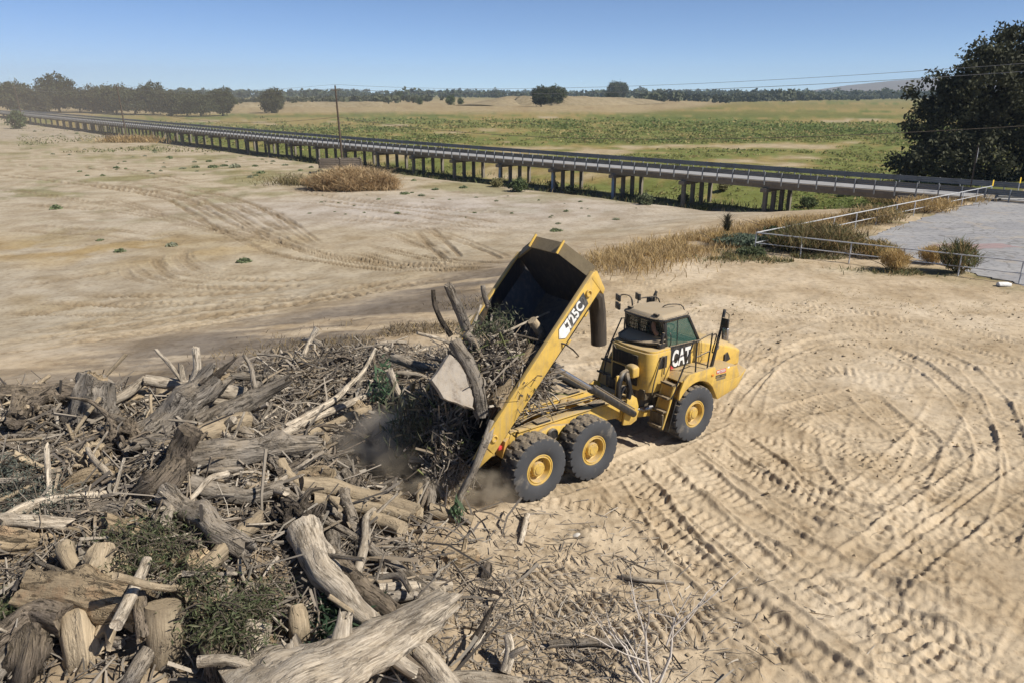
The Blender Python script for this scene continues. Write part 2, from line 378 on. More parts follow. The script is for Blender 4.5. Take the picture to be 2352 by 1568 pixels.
# ground: colour attribute + multi-scale grain and relief
m, nt, bs = new_mat('ground_earth'); L = nt.links; a = nt.nodes.new('ShaderNodeAttribute'); a.attribute_name = 'Col'; oc = coord(nt)
nA = noise(nt, oc, 0.35, 5, 0.6); nB = noise(nt, oc, 3.0, 6, 0.65); nC = noise(nt, oc, 22, 4, 0.7)
c = mixc(nt, a.outputs['Color'], mixc(nt, a.outputs['Color'], (0.72, 0.68, 0.62), 1.0, 'MULTIPLY'), ramp(nt, nA, 0.35, 0.7))
c = mixc(nt, c, mixc(nt, c, (0.62, 0.58, 0.54), 1.0, 'MULTIPLY'), mathn(nt, 'MULTIPLY', ramp(nt, nB, 0.45, 0.72), 0.75))
c = mixc(nt, c, mixc(nt, c, (0.45, 0.42, 0.40), 1.0, 'MULTIPLY'), mathn(nt, 'MULTIPLY', ramp(nt, nC, 0.55, 0.72), 0.6))
L.new(c, bs.inputs['Base Color']); bs.inputs['Roughness'].default_value = 0.97; bs.inputs['Specular IOR Level'].default_value = 0.1
b = nt.nodes.new('ShaderNodeBump'); b.inputs['Strength'].default_value = 0.55; b.inputs['Distance'].default_value = 0.08
L.new(mathn(nt, 'ADD', mathn(nt, 'MULTIPLY', nB, 0.7), mathn(nt, 'MULTIPLY', nC, 0.35)), b.inputs['Height']); L.new(b.outputs[0], bs.inputs['Normal']); M['ground'] = m

# pavement
m, nt, bs = new_mat('worn_asphalt'); L = nt.links; oc = coord(nt)
nA = noise(nt, oc, 0.18, 5, 0.6, (1, 2.5, 1)); nB = noise(nt, oc, 2.5, 5, 0.65); nC = noise(nt, oc, 30, 3, 0.7)
c = mixc(nt, (0.25, 0.243, 0.245), (0.31, 0.298, 0.29), ramp(nt, nA, 0.4, 0.65)); c = mixc(nt, c, (0.13, 0.125, 0.125), mathn(nt, 'MULTIPLY', ramp(nt, nB, 0.48, 0.66), 0.65))
c = mixc(nt, c, (0.40, 0.32, 0.22), mathn(nt, 'MULTIPLY', ramp(nt, noise(nt, oc, 0.45, 6, 0.7), 0.52, 0.72), 0.6)); c = mixc(nt, c, (0.1, 0.1, 0.1), mathn(nt, 'MULTIPLY', ramp(nt, nC, 0.6, 0.75), 0.5))
vo = nt.nodes.new('ShaderNodeTexVoronoi'); vo.feature = 'DISTANCE_TO_EDGE'; vo.inputs['Scale'].default_value = 0.09; dv = nt.nodes.new('ShaderNodeMix'); dv.data_type = 'VECTOR'; dv.inputs[0].default_value = 0.25; nz = nt.nodes.new('ShaderNodeTexNoise'); nz.inputs['Scale'].default_value = 0.5; L.new(oc, nz.inputs['Vector']); L.new(oc, dv.inputs[4]); sc = nt.nodes.new('ShaderNodeVectorMath'); sc.operation = 'SCALE'; sc.inputs['Scale'].default_value = 14; L.new(nz.outputs['Color'], sc.inputs[0]); L.new(sc.outputs[0], dv.inputs[5]); L.new(dv.outputs[1], vo.inputs['Vector'])
c = mixc(nt, c, (0.12, 0.11, 0.10), mathn(nt, 'MULTIPLY', mathn(nt, 'SUBTRACT', 1.0, ramp(nt, vo.outputs['Distance'], 0.002, 0.008), True), 0.55))
L.new(c, bs.inputs['Base Color']); bs.inputs['Roughness'].default_value = 0.9
b = nt.nodes.new('ShaderNodeBump'); b.inputs['Strength'].default_value = 0.3; b.inputs['Distance'].default_value = 0.02; L.new(nC, b.inputs['Height']); L.new(b.outputs[0], bs.inputs['Normal']); M['asphalt'] = m

# ------------------------------------------------------------------ the ground: one sheet out to the horizon
fine = np.arange(-RAD(40), RAD(40), 0.00165)
coarse = np.arange(RAD(40), 2 * math.pi - RAD(40), RAD(2.5))
ANG = np.concatenate([fine, coarse]); NA = len(ANG)
rr = [0.6, 1.5, 2.5, 3.5, 4.5, 5.5, 6.5, 7.2, 7.8, 8.3]
while rr[-1] < 1500:
    r_ = rr[-1]; rr.append(r_ + max(0.045, 1.25 * (r_ * r_ + 85) / (FPX * 9.2) * (0.52 if r_ < 36 else 0.5 if r_ < 70 else 0.6 if r_ < 140 else 1.2)))
while rr[-1] < 6000: rr.append(rr[-1] * 1.22)
RR = np.array(rr); NR = len(RR)
GX = (RR[:, None] * np.sin(ANG)[None]).ravel(); GY = (RR[:, None] * np.cos(ANG)[None]).ravel()
GZ = hz(GX, GY); GR = np.hypot(GX, GY)
SD, SL = polydist(GX, GY, EDGE); SB, _ = polydist(GX, GY, BANK)
NEAR = GR < 75

def mixa(c, col, f):
    return c + (np.asarray(col)[None] - c) * np.clip(f, 0, 1)[:, None]

n1 = fbm(GX * 0.05, GY * 0.05, 4, 21); n2 = fbm(GX * 0.4, GY * 0.4, 4, 22); n3 = fbm(GX * 0.012, GY * 0.012, 4, 23); n4 = fbm(GX * 0.11, GY * 0.11, 4, 24)
GC = np.tile(np.array([0.495, 0.397, 0.278]), (len(GX), 1))
GC = mixa(GC, (0.55, 0.452, 0.33), smooth(0.0, 0.5, n2)); GC = mixa(GC, (0.42, 0.32, 0.20), smooth(0.15, 0.55, n1) * 0.5)
# river bed: paler, with faint green-brown growth towards the bridge
bedm = smooth(6, 18, SD)
bc = np.tile(np.array([0.43, 0.36, 0.258]), (len(GX), 1)); bc = mixa(bc, (0.40, 0.345, 0.27), smooth(0.0, 0.45, n3 + 0.3 * n4)); bc = mixa(bc, (0.36, 0.275, 0.15), smooth(0.1, 0.5, n4) * 0.6)
GC = GC + (bc - GC) * bedm[:, None]
# grey washed patch in the middle of the river bed
px, py = plane_pt(1000, 480, BED)[:2]
gm = np.exp(-(((GX - px) / 26) ** 2 + ((GY - py) / 13) ** 2)) * bedm
GC = mixa(GC, (0.44, 0.385, 0.33), gm * 1.1)
# yellow-brown stubble patch at left
px, py = plane_pt(150, 570, BED)[:2]
GC = mixa(GC, (0.36, 0.255, 0.115), np.exp(-(((GX - px) / 14) ** 2 + ((GY - py) / 6) ** 2)) * smooth(-0.3, 0.3, n2) * 0.9)
# dark burnt slope of the pad
slope = smooth(-2.0, 0.6, SD) * (1 - smooth(6.0, 13, SD + 3 * n2))
burnt = slope * smooth(-24, -12, GX) * (1 - smooth(0, 9, GX))
GC = mixa(GC, (0.135, 0.115, 0.10), burnt * smooth(-0.5, 0.1, fbm(GX * .22, GY * .7, 4, 26) + 0.3 * n4) * 0.8)
GC = mixa(GC, (0.30, 0.21, 0.10), slope * smooth(0, 10, GX) * 0.6 * smooth(-0.3, 0.3, n2))
# bridge line and the field beyond it
SBR, _ = polydist(GX, GY, BR)
field = smooth(-2, 8, -SBR) * (SD > 0)
fn = 0.55 * n3 + 0.5 * n1 + 0.35 * n4 + 0.25 * n2
fc = np.tile(np.array([0.165, 0.185, 0.055]), (len(GX), 1)); fc = mixa(fc, (0.11, 0.145, 0.040), smooth(0.02, 0.3, fn)); fc = mixa(fc, (0.30, 0.235, 0.095), smooth(0.0, 0.28, -fn - 0.20 + 0.32 * smooth(140, 420, GR)))
fc = mixa(fc, (0.42, 0.34, 0.22), smooth(0.36, 0.52, -fn + 0.25 * n2))
fc = mixa(fc, (0.31, 0.225, 0.09), smooth(300, 650, GR) * smooth(-0.2, 0.3, n3 + 0.3 * n1) * 0.6)
GC = GC + (fc - GC) * field[:, None]
riv = bedm * (1 - field) * smooth(60, 110, GR) * smooth(0.02, 0.35, n4 + 0.6 * n2 - 0.02)
GC = mixa(GC, (0.19, 0.19, 0.075), riv * 0.55)
# tan bank at the far side, and the far plain
bk = smooth(-25, 10, SB + 12 * n1); GC = mixa(GC, (0.36, 0.285, 0.165), bk * (1 - smooth(900, 1800, GR) * 0.4) * (SD > 0)); GC = mixa(GC, (0.29, 0.215, 0.12), bk * smooth(0, 0.4, n4) * 0.6)
GC = mixa(GC, (0.16, 0.17, 0.06), smooth(900, 1500, GR) * 0.5)
# dry verge along the pavement fence
FC = plane_pt(1733, 578, 0)[:2]; FF = plane_pt(2275, 456, 0)[:2]; FN = plane_pt(2340, 652, 0)[:2]
sv, _ = polydist(GX, GY, [tuple(FN + (FN - FC) * 3), tuple(FN), tuple(FC), tuple(FF), tuple(FF + (FF - FC))])
verge = np.exp(-((sv + 0.5) / 2.3) ** 2) * (GR < 110) * (GY > 20)
GC = mixa(GC, (0.30, 0.235, 0.135), verge * 0.75 * smooth(-0.5, 0.2, n2)); GC = mixa(GC, (0.145, 0.15, 0.07), verge * smooth(0.05, 0.4, n2) * 0.7)
# wood-strewn earth under and around the pile
mo = mound(GX, GY); deb = np.clip(smooth(0.04, 0.45, mo), 0, 1) * (GR < 40)
fr = np.exp(-(((GX - 1.0) / 3.4) ** 2 + ((GY - 11.3) / 1.9) ** 2)); deb = np.clip(deb + 0.6 * fr * smooth(-0.3, 0.3, n2), 0, 1)
GC = mixa(GC, (0.255, 0.195, 0.13), deb * 0.85); GC = mixa(GC, (0.15, 0.115, 0.08), deb * smooth(0.0, 0.5, fbm(GX * 2.2, GY * 2.2, 3, 31)) * 0.8)

pv = [plane_pt(a_, b_, 0)[:2] for a_, b_ in ((1985, 548), (2060, 520), (2150, 492), (2240, 466), (2285, 452))] + [np.array(q) for q in ((52.5, 69.0), (80, 45), (60, 12), (34, 24))] + [plane_pt(a_, b_, 0)[:2] for a_, b_ in ((2420, 690), (2352, 655), (2250, 632), (2130, 602), (2040, 575))]
ring = []
for p, q in zip(pv, pv[1:] + pv[:1]):
    n_ = max(2, int(np.linalg.norm(q - p) / 0.4))
    for t in range(n_): ring.append(p + (q - p) * t / n_ + RNG.normal(0, 0.12, 2))
rx = np.array(ring)
def inside(px, py, poly):
    r = np.zeros(px.shape, bool); k = len(poly)
    for i in range(k):
        (x1, y1), (x2, y2) = poly[i], poly[(i + 1) % k]
        r ^= ((y1 > py) != (y2 > py)) & (px < (x2 - x1) * (py - y1) / (y2 - y1 + 1e-12) + x1)
    return r
PIN = np.zeros(len(GX), bool); kk = np.nonzero((GX > 8) & (GX < 85) & (GY > 8) & (GY < 80))[0]; PIN[kk] = inside(GX[kk], GY[kk], pv)
# relief: soft lumps, clods, then wheel ruts with tread prints
idx = np.nonzero(NEAR)[0]; X = GX[idx]; Y = GY[idx]
l1 = fbm(X * 0.8, Y * 0.8, 4, 41); l2 = fbm(X * 3.5, Y * 3.5, 3, 42)
padm = 1 - smooth(2, 14, SD[idx])
l3 = vnoise(X * 11, Y * 11, 0, 47); GZ[idx] += padm * (0.07 * l1 + 0.024 * l2 + 0.010 * l3 * (GR[idx] < 32) * smooth(-.4, .3, l2)) + (1 - padm) * 0.06 * l1
rough = deb[idx]; GZ[idx] += rough * 0.10 * np.abs(fbm(X * 2.6, Y * 2.6, 3, 43))
cl = vnoise(X * 6, Y * 6, 0, 44); GZ[idx] += padm * 0.05 * np.clip(cl - 0.55, 0, 1) * smooth(0.0, 0.4, fbm(X * 0.5, Y * 0.5, 2, 45) + rough)
for _ in range(45):                                           # crumbled heaps
    a0, b0 = RNG.uniform(700, 2350), RNG.uniform(900, 1560); q = plane_pt(a0, b0, 0)
    if q[0] < 0 or mound(q[0], q[1]) > 0.3: continue
    w_ = RNG.uniform(0.25, 0.7); d2 = ((X - q[0]) / w_) ** 2 + ((Y - q[1]) / (w_ * 0.7)) ** 2
    GZ[idx] += RNG.uniform(0.03, 0.10) * np.exp(-d2) * (1 + 0.8 * l2)

def track(pts, w=0.62, dep=0.04, berm=0.05, lug=0.011, pitch=0.22, chev=0.35, tint=0.0, fade=1.0, plane=0.0, raw=False, crumble=1.0, taper=0.8):
    P = np.array([p if raw else plane_pt(p[0], p[1], plane)[:2] for p in pts]); P, _ = catmull([np.append(p, 0) for p in P], 0.45); P = P[:, :2]
    mg = w * 1.6
    k = np.nonzero((GX > P[:, 0].min() - mg) & (GX < P[:, 0].max() + mg) & (GY > P[:, 1].min() - mg) & (GY < P[:, 1].max() + mg))[0]
    if not len(k): return
    x = GX[k]; y = GY[k]; best = np.full(len(k), 1e9); D = np.zeros(len(k)); S = np.zeros(len(k)); L = 0
    for a, b in zip(P[:-1], P[1:]):
        e = b - a; l = math.hypot(*e)
        if l < 1e-6: continue
        m_ = np.nonzero((x > min(a[0], b[0]) - mg) & (x < max(a[0], b[0]) + mg) & (y > min(a[1], b[1]) - mg) & (y < max(a[1], b[1]) + mg))[0]
        if len(m_):
            xx = x[m_] - a[0]; yy = y[m_] - a[1]; t = np.clip((xx * e[0] + yy * e[1]) / (l * l), 0, 1)
            d = np.hypot(xx - t * e[0], yy - t * e[1]); g = d < best[m_]; q = m_[g]
            best[q] = d[g]; D[q] = (np.sign(e[0] * yy - e[1] * xx) * d)[g]; S[q] = L + (t * l)[g]
        L += l
    o = best < mg; k = k[o]; D = D[o]; S = S[o]; u = D / (w / 2); au = np.abs(u)
    env = fade * smooth(0, taper, S) * smooth(0, taper, L - S) * (0.55 + 0.45 * smooth(-0.5, 0.3, vnoise(S * 0.6, 0 * S, 0, int(abs(P[0, 0]) * 7) + 3)))
    ins = 1 - smooth(0.86, 1.08, au)
    z = -dep * ins * env
    ph = (S / pitch + 0.30 * vnoise(S * 0.9, 0 * S, 0, 31) + 0.08 * vnoise(S * 3, u * 3, 0, 33) + chev * 1.3 * au) % 1
    z += lug * 1.1 * env * ins * (0.55 + 0.75 * smooth(-.4, .5, vnoise(S * 1.1, u * 1.2, 0, 32))) * (smooth(0.0, 0.10, ph) * (1 - smooth(0.5, 0.66, ph)) * 2 - 0.8)
    wob = 0.85 + 0.35 * vnoise(S * 1.3, np.sign(D) * 5, 0, 77) + 0.4 * crumble * vnoise(S * 6.0, np.sign(D) * 5, 0, 78)
    z += berm * env * wob * np.exp(-((au - 1.20) / 0.13) ** 2)
    GZ[k] += z
    if tint:
        GC[k] = GC[k] + (np.array([0.25, 0.19, 0.12]) - GC[k]) * np.clip(tint * env * ins, 0, 1)[:, None]  # darker rut floor: churned soil plus painted shade for relief too coarse to cast

TR = [
 # round the turning circle on the right
 dict(pts=[(1690, 935), (1735, 870), (1800, 812), (1900, 778), (2040, 775), (2170, 815), (2260, 880), (2320, 985), (2335, 1120), (2290, 1260)], berm=0.06),
 dict(pts=[(1640, 960), (1690, 900), (1770, 830), (1880, 795), (2020, 797), (2120, 840), (2210, 915), (2265, 1010), (2275, 1100)], berm=0.05),
 dict(pts=[(1380, 640), (1560, 660), (1760, 690), (2000, 720), (2360, 790)], berm=0.04),
 dict(pts=[(1400, 690), (1650, 730), (1900, 740), (2150, 780), (2360, 850)], berm=0.04),
 dict(pts=[(1400, 655), (1700, 690), (2000, 745), (2360, 830)], berm=0.035),
 dict(pts=[(1700, 790), (1900, 735), (2150, 745), (2360, 790)], berm=0.04),
 dict(pts=[(1720, 740), (1560, 790), (1400, 830), (1280, 850)], berm=0.04),
 dict(pts=[(1730, 760), (1600, 815), (1440, 870)], berm=0.04),
 dict(pts=[(1660, 700), (1480, 740), (1300, 790)], berm=0.03),
 # sweeping away from the truck to the bottom right
 dict(pts=[(1400, 1090), (1500, 1200), (1650, 1340), (1830, 1480), (1980, 1600)], berm=0.06, dep=0.04, w=0.72),
 dict(pts=[(1490, 1055), (1600, 1160), (1760, 1300), (1960, 1440), (2200, 1590)], berm=0.065, dep=0.04, w=0.72),
 dict(pts=[(1560, 1040), (1700, 1160), (1880, 1270), (2100, 1370), (2360, 1470)], berm=0.065, dep=0.04, w=0.72),
 dict(pts=[(1620, 1020), (1760, 1110), (1960, 1200), (2160, 1260), (2360, 1310)], berm=0.065, dep=0.04, w=0.72),
 dict(pts=[(1680, 990), (1760, 1050), (1850, 1120), (2000, 1180), (2200, 1225), (2360, 1240)], berm=0.07),
 dict(pts=[(1450, 1080), (1560, 1230), (1700, 1370), (1900, 1530), (2000, 1620)], berm=0.07, w=0.7),
 dict(pts=[(1980, 1360), (2150, 1450), (2360, 1540)], berm=0.05),
 dict(pts=[(1830, 1310), (2050, 1430), (2360, 1610)], berm=0.06),
 # across the circle
 dict(pts=[(2360, 1010), (2200, 1120), (2050, 1230), (1930, 1310)], berm=0.05, w=0.75),
 dict(pts=[(2360, 1080), (2220, 1180), (2080, 1290), (2000, 1370)], berm=0.05, w=0.75),
 dict(pts=[(2190, 890), (2150, 980), (2060, 1080), (1950, 1180)], berm=0.045, w=0.9, dep=0.03),
 dict(pts=[(2060, 950), (2130, 1000), (2100, 1090), (2020, 1170)], berm=0.03),
 dict(pts=[(1780, 870), (1900, 850), (2010, 860)], berm=0.02, lug=0.016, dep=0.02, w=1.0, chev=0.0),
 dict(pts=[(1760, 960), (1880, 930), (1990, 900)], berm=0.04, lug=0.014, w=0.9, chev=0),
 dict(pts=[(1920, 930), (1895, 1000), (1890, 1090)], berm=0.04, lug=0.018, w=0.9, chev=0.0, pitch=0.3),
 dict(pts=[(1980, 900), (2040, 960), (2130, 1010)], berm=0.04, lug=0.018, w=0.9, chev=0.1),
 dict(pts=[(2240, 1060), (2140, 1110), (2080, 1150)], berm=0.03, lug=0.02, w=0.9, chev=0, pitch=0.28),
 dict(pts=[(1840, 980), (1850, 1060), (1900, 1130), (1980, 1170)], berm=0.05, lug=0.014, w=0.8),
 # under and beside the truck
 dict(pts=[(1180, 1150), (1380, 1090), (1560, 1010), (1660, 960)], berm=0.05, w=0.7),
 dict(pts=[(1330, 1160), (1480, 1150), (1600, 1180)], berm=0.03),
 # bulldozer cleats by the wood
 dict(pts=[(1110, 1400), (1230, 1340), (1370, 1290)], lug=0.026, dep=0.01, berm=0.03, w=0.7, chev=0.0, pitch=0.2),
 dict(pts=[(1180, 1470), (1330, 1400), (1460, 1370)], lug=0.03, dep=0.01, berm=0.03, w=0.8, chev=0.0, pitch=0.2),
 dict(pts=[(1250, 1540), (1450, 1470), (1600, 1440), (1720, 1420)], lug=0.03, dep=0.01, berm=0.05, w=0.95, chev=0.0, pitch=0.21),
 dict(pts=[(1600, 1560), (1720, 1500), (1850, 1470)], lug=0.02, dep=0.03, berm=0.05, w=0.8, chev=0.5, pitch=0.3),
 dict(pts=[(1250, 1600), (1330, 1520), (1420, 1470)], lug=0.03, dep=0.01, berm=0.03, w=0.8, chev=0.0, pitch=0.2),
]
for k in range(60):                                           # older, fainter passes under the fresh ones
    cx, cy = RNG.uniform(1500, 2500), RNG.uniform(650, 1500); c0 = plane_pt(cx, cy, 0)[:2]; a0 = RNG.uniform(0, 6.28) if k % 3 else RNG.normal(-.7, .3); kp = RNG.normal(0, .07); l_ = RNG.uniform(5, 14); pp = []
    for t_ in np.linspace(-.5, .5, 7): pp.append(c0 + l_ * np.array([math.cos(a0 + kp * l_ * t_ * .5), math.sin(a0 + kp * l_ * t_ * .5)]) * t_)
    if min(mound(q[0], q[1]) for q in pp) < .3 and pp[0][0] > -1 and pp[-1][0] > -1: track(pp, raw=True, w=RNG.uniform(.5, .75), dep=.015, berm=.02, lug=RNG.uniform(.012, .022), pitch=RNG.uniform(.2, .3), chev=RNG.choice([0, .3, .5]), fade=RNG.uniform(.6, 1.0))
for t in TR: track(**t)
def C8(p): return (p[0] / 1.809 * 0.91875, (400 + p[1] / 1.809) * 0.91875)
BT = [[(0, 60), (700, 150), (1000, 290), (1250, 400), (1700, 480), (2280, 560)], [(350, 100), (900, 190), (1200, 330), (1500, 440), (2200, 530)], [(780, 130), (1050, 180), (1300, 300), (1345, 325)],
      [(900, 130), (1200, 220), (1330, 310), (1450, 390)], [(600, 110), (850, 170), (1010, 260)], [(450, 160), (900, 290), (1050, 320), (1400, 400)], [(640, 450), (700, 510), (1000, 560), (1560, 560)],
      [(870, 400), (830, 440), (900, 500), (1070, 520)], [(800, 400), (770, 450), (860, 520), (1100, 545)], [(0, 830), (600, 740), (1300, 660), (1700, 600), (1900, 560)], [(0, 870), (600, 775), (1300, 690), (1800, 610)], [(0, 930), (500, 835), (1200, 735), (1800, 650), (2100, 600)], [(0, 975), (400, 925), (900, 840), (1300, 760)],
      [(1850, 300), (2100, 370), (2250, 470), (2265, 520)], [(1900, 300), (2020, 420), (2050, 490)], [(1700, 310), (1950, 400), (2030, 470)], [(100, 630), (900, 625), (1500, 590)], [(0, 590), (650, 480)], [(0, 660), (800, 690), (1400, 640)], [(0, 720), (500, 640), (1000, 600)],
      [(1600, 390), (1900, 470), (2290, 575)], [(1500, 410), (1850, 500), (2250, 600)], [(0, 300), (500, 330), (900, 370)], [(100, 200), (600, 240), (1000, 330), (1350, 400)], [(0, 20), (500, 40), (900, 110)], [(0, 130), (400, 190), (800, 260)], [(1350, 180), (1800, 230), (2300, 300)], [(1300, 130), (1700, 190), (2350, 250)], [(1500, 250), (2000, 300), (2350, 330)]]
for i, p in enumerate(BT):
    deep = i in (0, 1, 2, 3, 4, 13, 14, 20, 21); cleat = 8 < i < 13 or i in (6, 7, 18)
    for off in ((-1.1, -.75, .8, 1.15) if i % 2 == 0 else (-.5, 0, .6)):
        q = [np.array(plane_pt(*C8(v), BED)[:2]) for v in p]; q = [v + np.array([off * .5, off * 1.1]) + RNG.normal(0, .12, 2) for v in q]
        track(q, raw=True, w=0.42 if not cleat else .6, dep=0.12 if i in (0, 1, 20, 21) else 0.075, berm=0.10 if i in (0, 1, 20, 21) else 0.07, taper=4.0, lug=0.028 if cleat else 0.0, pitch=0.8, tint=(0.85 if deep else 0.62) * RNG.uniform(.6, 1.1), chev=0.0, crumble=.15)
GZ[PIN] = np.minimum(GZ[PIN], -0.03)
verts = np.stack([GX, GY, GZ], 1)
i0 = np.arange(NR - 1)[:, None] * NA; j = np.arange(NA)[None]; j2 = (j + 1) % NA
quads = np.stack([(i0 + j), (i0 + NA + j), (i0 + NA + j2), (i0 + j2)], -1).reshape(-1, 4)[:, ::-1]
verts = np.vstack([verts, [[0, 0, H(0, 0)]]]); GCc = np.clip(np.vstack([GC, GC[:1]]), 0.01, 1)
fan = np.stack([np.full(NA, len(verts) - 1), j2.ravel(), j.ravel()], 1)
ground = mesh_obj('ground', fast_mesh('ground', verts, [quads, fan], col=GCc), M['ground']); tag(ground, kind='structure')

def gh(x, y):
    """height of the finished ground (nearest vertex)"""
    x = np.asarray(x, float); y = np.asarray(y, float); a = np.arctan2(x, y); r = np.hypot(x, y)
    ai = np.clip(((a - fine[0]) / 0.00165).round().astype(int), 0, len(fine) - 1); ri = np.clip(np.searchsorted(RR, r), 0, NR - 1)
    z = GZ[ri * NA + ai]; inside = (a > fine[0]) & (a < fine[-1])
    return np.where(inside, z, hz(x, y))

# pavement: a worn asphalt sheet with a ragged edge, lying on the pad
mbp = MB(); zt = 0.03
mbp.add([(p[0], p[1], zt) for p in rx] + [(p[0], p[1], -0.1) for p in rx], [tuple(range(len(rx)))] + [(i, (i + 1) % len(rx), len(rx) + (i + 1) % len(rx), len(rx) + i) for i in range(len(rx))])
pave = mbp.build('pavement', M['asphalt'], None, smooth_sh=False); tag(pave, kind='structure')
# worn red paint mark on the asphalt
def blotch(name, c, rx_, ry_, z, mat, seed, label, cat, rot=0.0):
    k = 40; a = np.linspace(0, 2 * math.pi, k, endpoint=False); rad = 1 + 0.45 * vnoise(np.cos(a) * 3, np.sin(a) * 3, 0, seed)
    x = np.cos(a) * rx_ * rad; y = np.sin(a) * ry_ * rad; cr, sr = math.cos(rot), math.sin(rot)
    b = MB(); b.add([(c[0] + u * cr - v * sr, c[1] + u * sr + v * cr, z) for u, v in zip(x, y)], [tuple(range(k))])
    o = b.build(name, mat, None, smooth_sh=False); tag(o, label, cat); return o
M['redpaint'] = paint('worn_red_paint', (0.30, 0.215, 0.21), 0.9, (0.27, 0.26, 0.26), 1.0, 0, 1.4, bump=0, dirt=0.2)
rp = plane_pt(2245, 563, 0.12); blotch('paint_mark', rp, 2.6, 0.9, zt + 0.004, M['redpaint'], 5, 'faded red paint mark on the grey asphalt lot', 'paint mark', 0.1)

# ------------------------------------------------------------------ trestle road bridge
def bridge():
    t = thing('trestle_bridge', 'long low concrete trestle bridge with steel guardrails crossing the dry river bed', 'bridge')
    near = np.array(BR[:-1], float); P, _ = catmull([np.append(p, 0) for p in near], 1.0); P = P[:, :2]
    dd = np.concatenate([[0], np.cumsum(np.hypot(*np.diff(P, axis=0).T))]); LEN = dd[-1]
    def at(s):
        x = np.interp(s, dd, P[:, 0]); y = np.interp(s, dd, P[:, 1]); e = 1.5
        dx = np.interp(min(s + e, LEN), dd, P[:, 0]) - np.interp(max(s - e, 0), dd, P[:, 0]); dy = np.interp(min(s + e, LEN), dd, P[:, 1]) - np.interp(max(s - e, 0), dd, P[:, 1]); l = math.hypot(dx, dy)
        return np.array([x, y]), np.array([dx, dy]) / l, np.array([dy, -dx]) / l       # point, along, towards the far side
    WD = 6.8
    def strip(name, prof, mat, s0, s1, step=3.0, label=None):
        """prof: closed list of (offset to the far side, z), swept along the bridge"""
        ss = np.arange(s0, s1 + 0.01, step); n = len(prof); v = []
        for s in ss:
            c, a, f = at(s); v += [(c[0] + f[0] * o, c[1] + f[1] * o, z) for o, z in prof]
        f = [(i * n + k, i * n + (k + 1) % n, (i + 1) * n + (k + 1) % n, (i + 1) * n + k) for i in range(len(ss) - 1) for k in range(n)] + [tuple(range(n)), tuple(range((len(ss) - 1) * n, len(ss) * n))]
        b = MB(); b.add(v, f); o = b.build(name, mat, t, angle=25)
        if label: o['label'] = label
        return o
    s_end = 44.0
    strip('deck', [(0.0, 0.13), (WD, 0.13), (WD, -0.20), (0.0, -0.20)], M['concrete'], s_end - 44, LEN)
    strip('roadway', [(0.30, 0.135), (WD - 0.30, 0.135), (WD - 0.30, 0.19), (0.30, 0.19)], M['asphalt_deck'], s_end - 44, LEN, label='grey asphalt roadway on the bridge deck')
    for o in (0.45, 1.9, 3.5, 4.95):
        strip('girder', [(o - 0.2, -0.205), (o + 0.2, -0.205), (o + 0.16, -0.62), (o - 0.16, -0.62)], M['concrete'], s_end + 1, LEN)
    # corrugated rails
    def rail(off, face, s0):
        z0, z1 = 0.58, 1.10; k = 12; pf = []
        for i in range(k + 1):
            q = i / k; pf.append((off + face * (0.045 * math.cos(q * 6 * math.pi)), z0 + (z1 - z0) * q))
        pf += [(p[0] - face * 0.012, p[1]) for p in reversed(pf)]
        strip('guard_rail', pf, M['steel'], s0, LEN)
    rail(-0.10, -1, 0); rail(WD + 0.1, -1, 0)
    b = MB(); b.box((0, 0, 0.44), (0.11, 0.14, 1.40)); post = b.build('rail_post', M['steel'], None, 0.01)
    b = MB(); b.box((0, 0, 0.42), (0.10, 0.14, 1.40)); post2 = b.build('rail_post', M['steel'], None, 0.01)
    stuff = MB(); cnt = 0
    s = 2.0
    while s < LEN - 1:
        for side in (0, 1):
            c, a, f = at(s); q = c + f * (-0.21 if side == 0 else WD + 0.21); ang = math.atan2(a[1], a[0])
            lim = 130 if side == 0 else 100
            if s < lim * 1.9:
                src = post if side == 0 else post2
                o = src.copy(); link(o, t); o.location = (q[0], q[1], 0); o.rotation_euler = (0, 0, ang); cnt += 1
            else:
                stuff.box((q[0], q[1], 0.36), (0.10, 0.14, 1.6), Matrix.Rotation(ang, 3, 'Z'))
        s += 1.9
    bpy.data.objects.remove(post); bpy.data.objects.remove(post2)
    o = stuff.build('rail_posts', M['steel'], t); o['kind'] = 'stuff'
    # bents: cap beam and four columns each
    b = MB(); b.box((0, WD / 2, -0.84), (0.75, WD + 0.5, 0.43)); cap = b.build('pier_cap', M['concrete'], None, 0.03)
    cols = []
    for k in range(4):
        b = MB(); b.box((0, 0.42 + k * (WD - 0.84) / 3, -2.75), (0.42, 0.42, 3.38)); c = b.build('pier_column', M['concrete'], cap, 0.03); cols.append(c)
    mblue = paint('spray_paint', (0.16, 0.24, 0.36), 0.8, (0.30, 0.27, 0.22), 1.0, 0, 1.6, bump=0)
    k = 0; s = 59.0
    pr = cap
    while s < LEN - 4:
        c, a, f = at(s); o = cap if k == 0 else copy_tree(pr, t)
        if k == 0: o.parent = t
        o.location = (c[0], c[1], 0); o.rotation_euler = (0, 0, math.atan2(f[1], f[0]) - math.pi / 2)
        if k == 0:
            pr = cap
        if k in (2, 3, 4):
            ch = o.children[0]; me = ch.data.copy(); me.materials.clear(); me.materials.append(M['concrete']); me.materials.append(mblue); ch.data = me
            for p in me.polygons:
                if abs(p.center[2] + 2.3) < 1.5 and p.normal.y < -0.5: p.material_index = 1
            ch['label'] = 'concrete column with blue spray paint'
        s += 10.3; k += 1
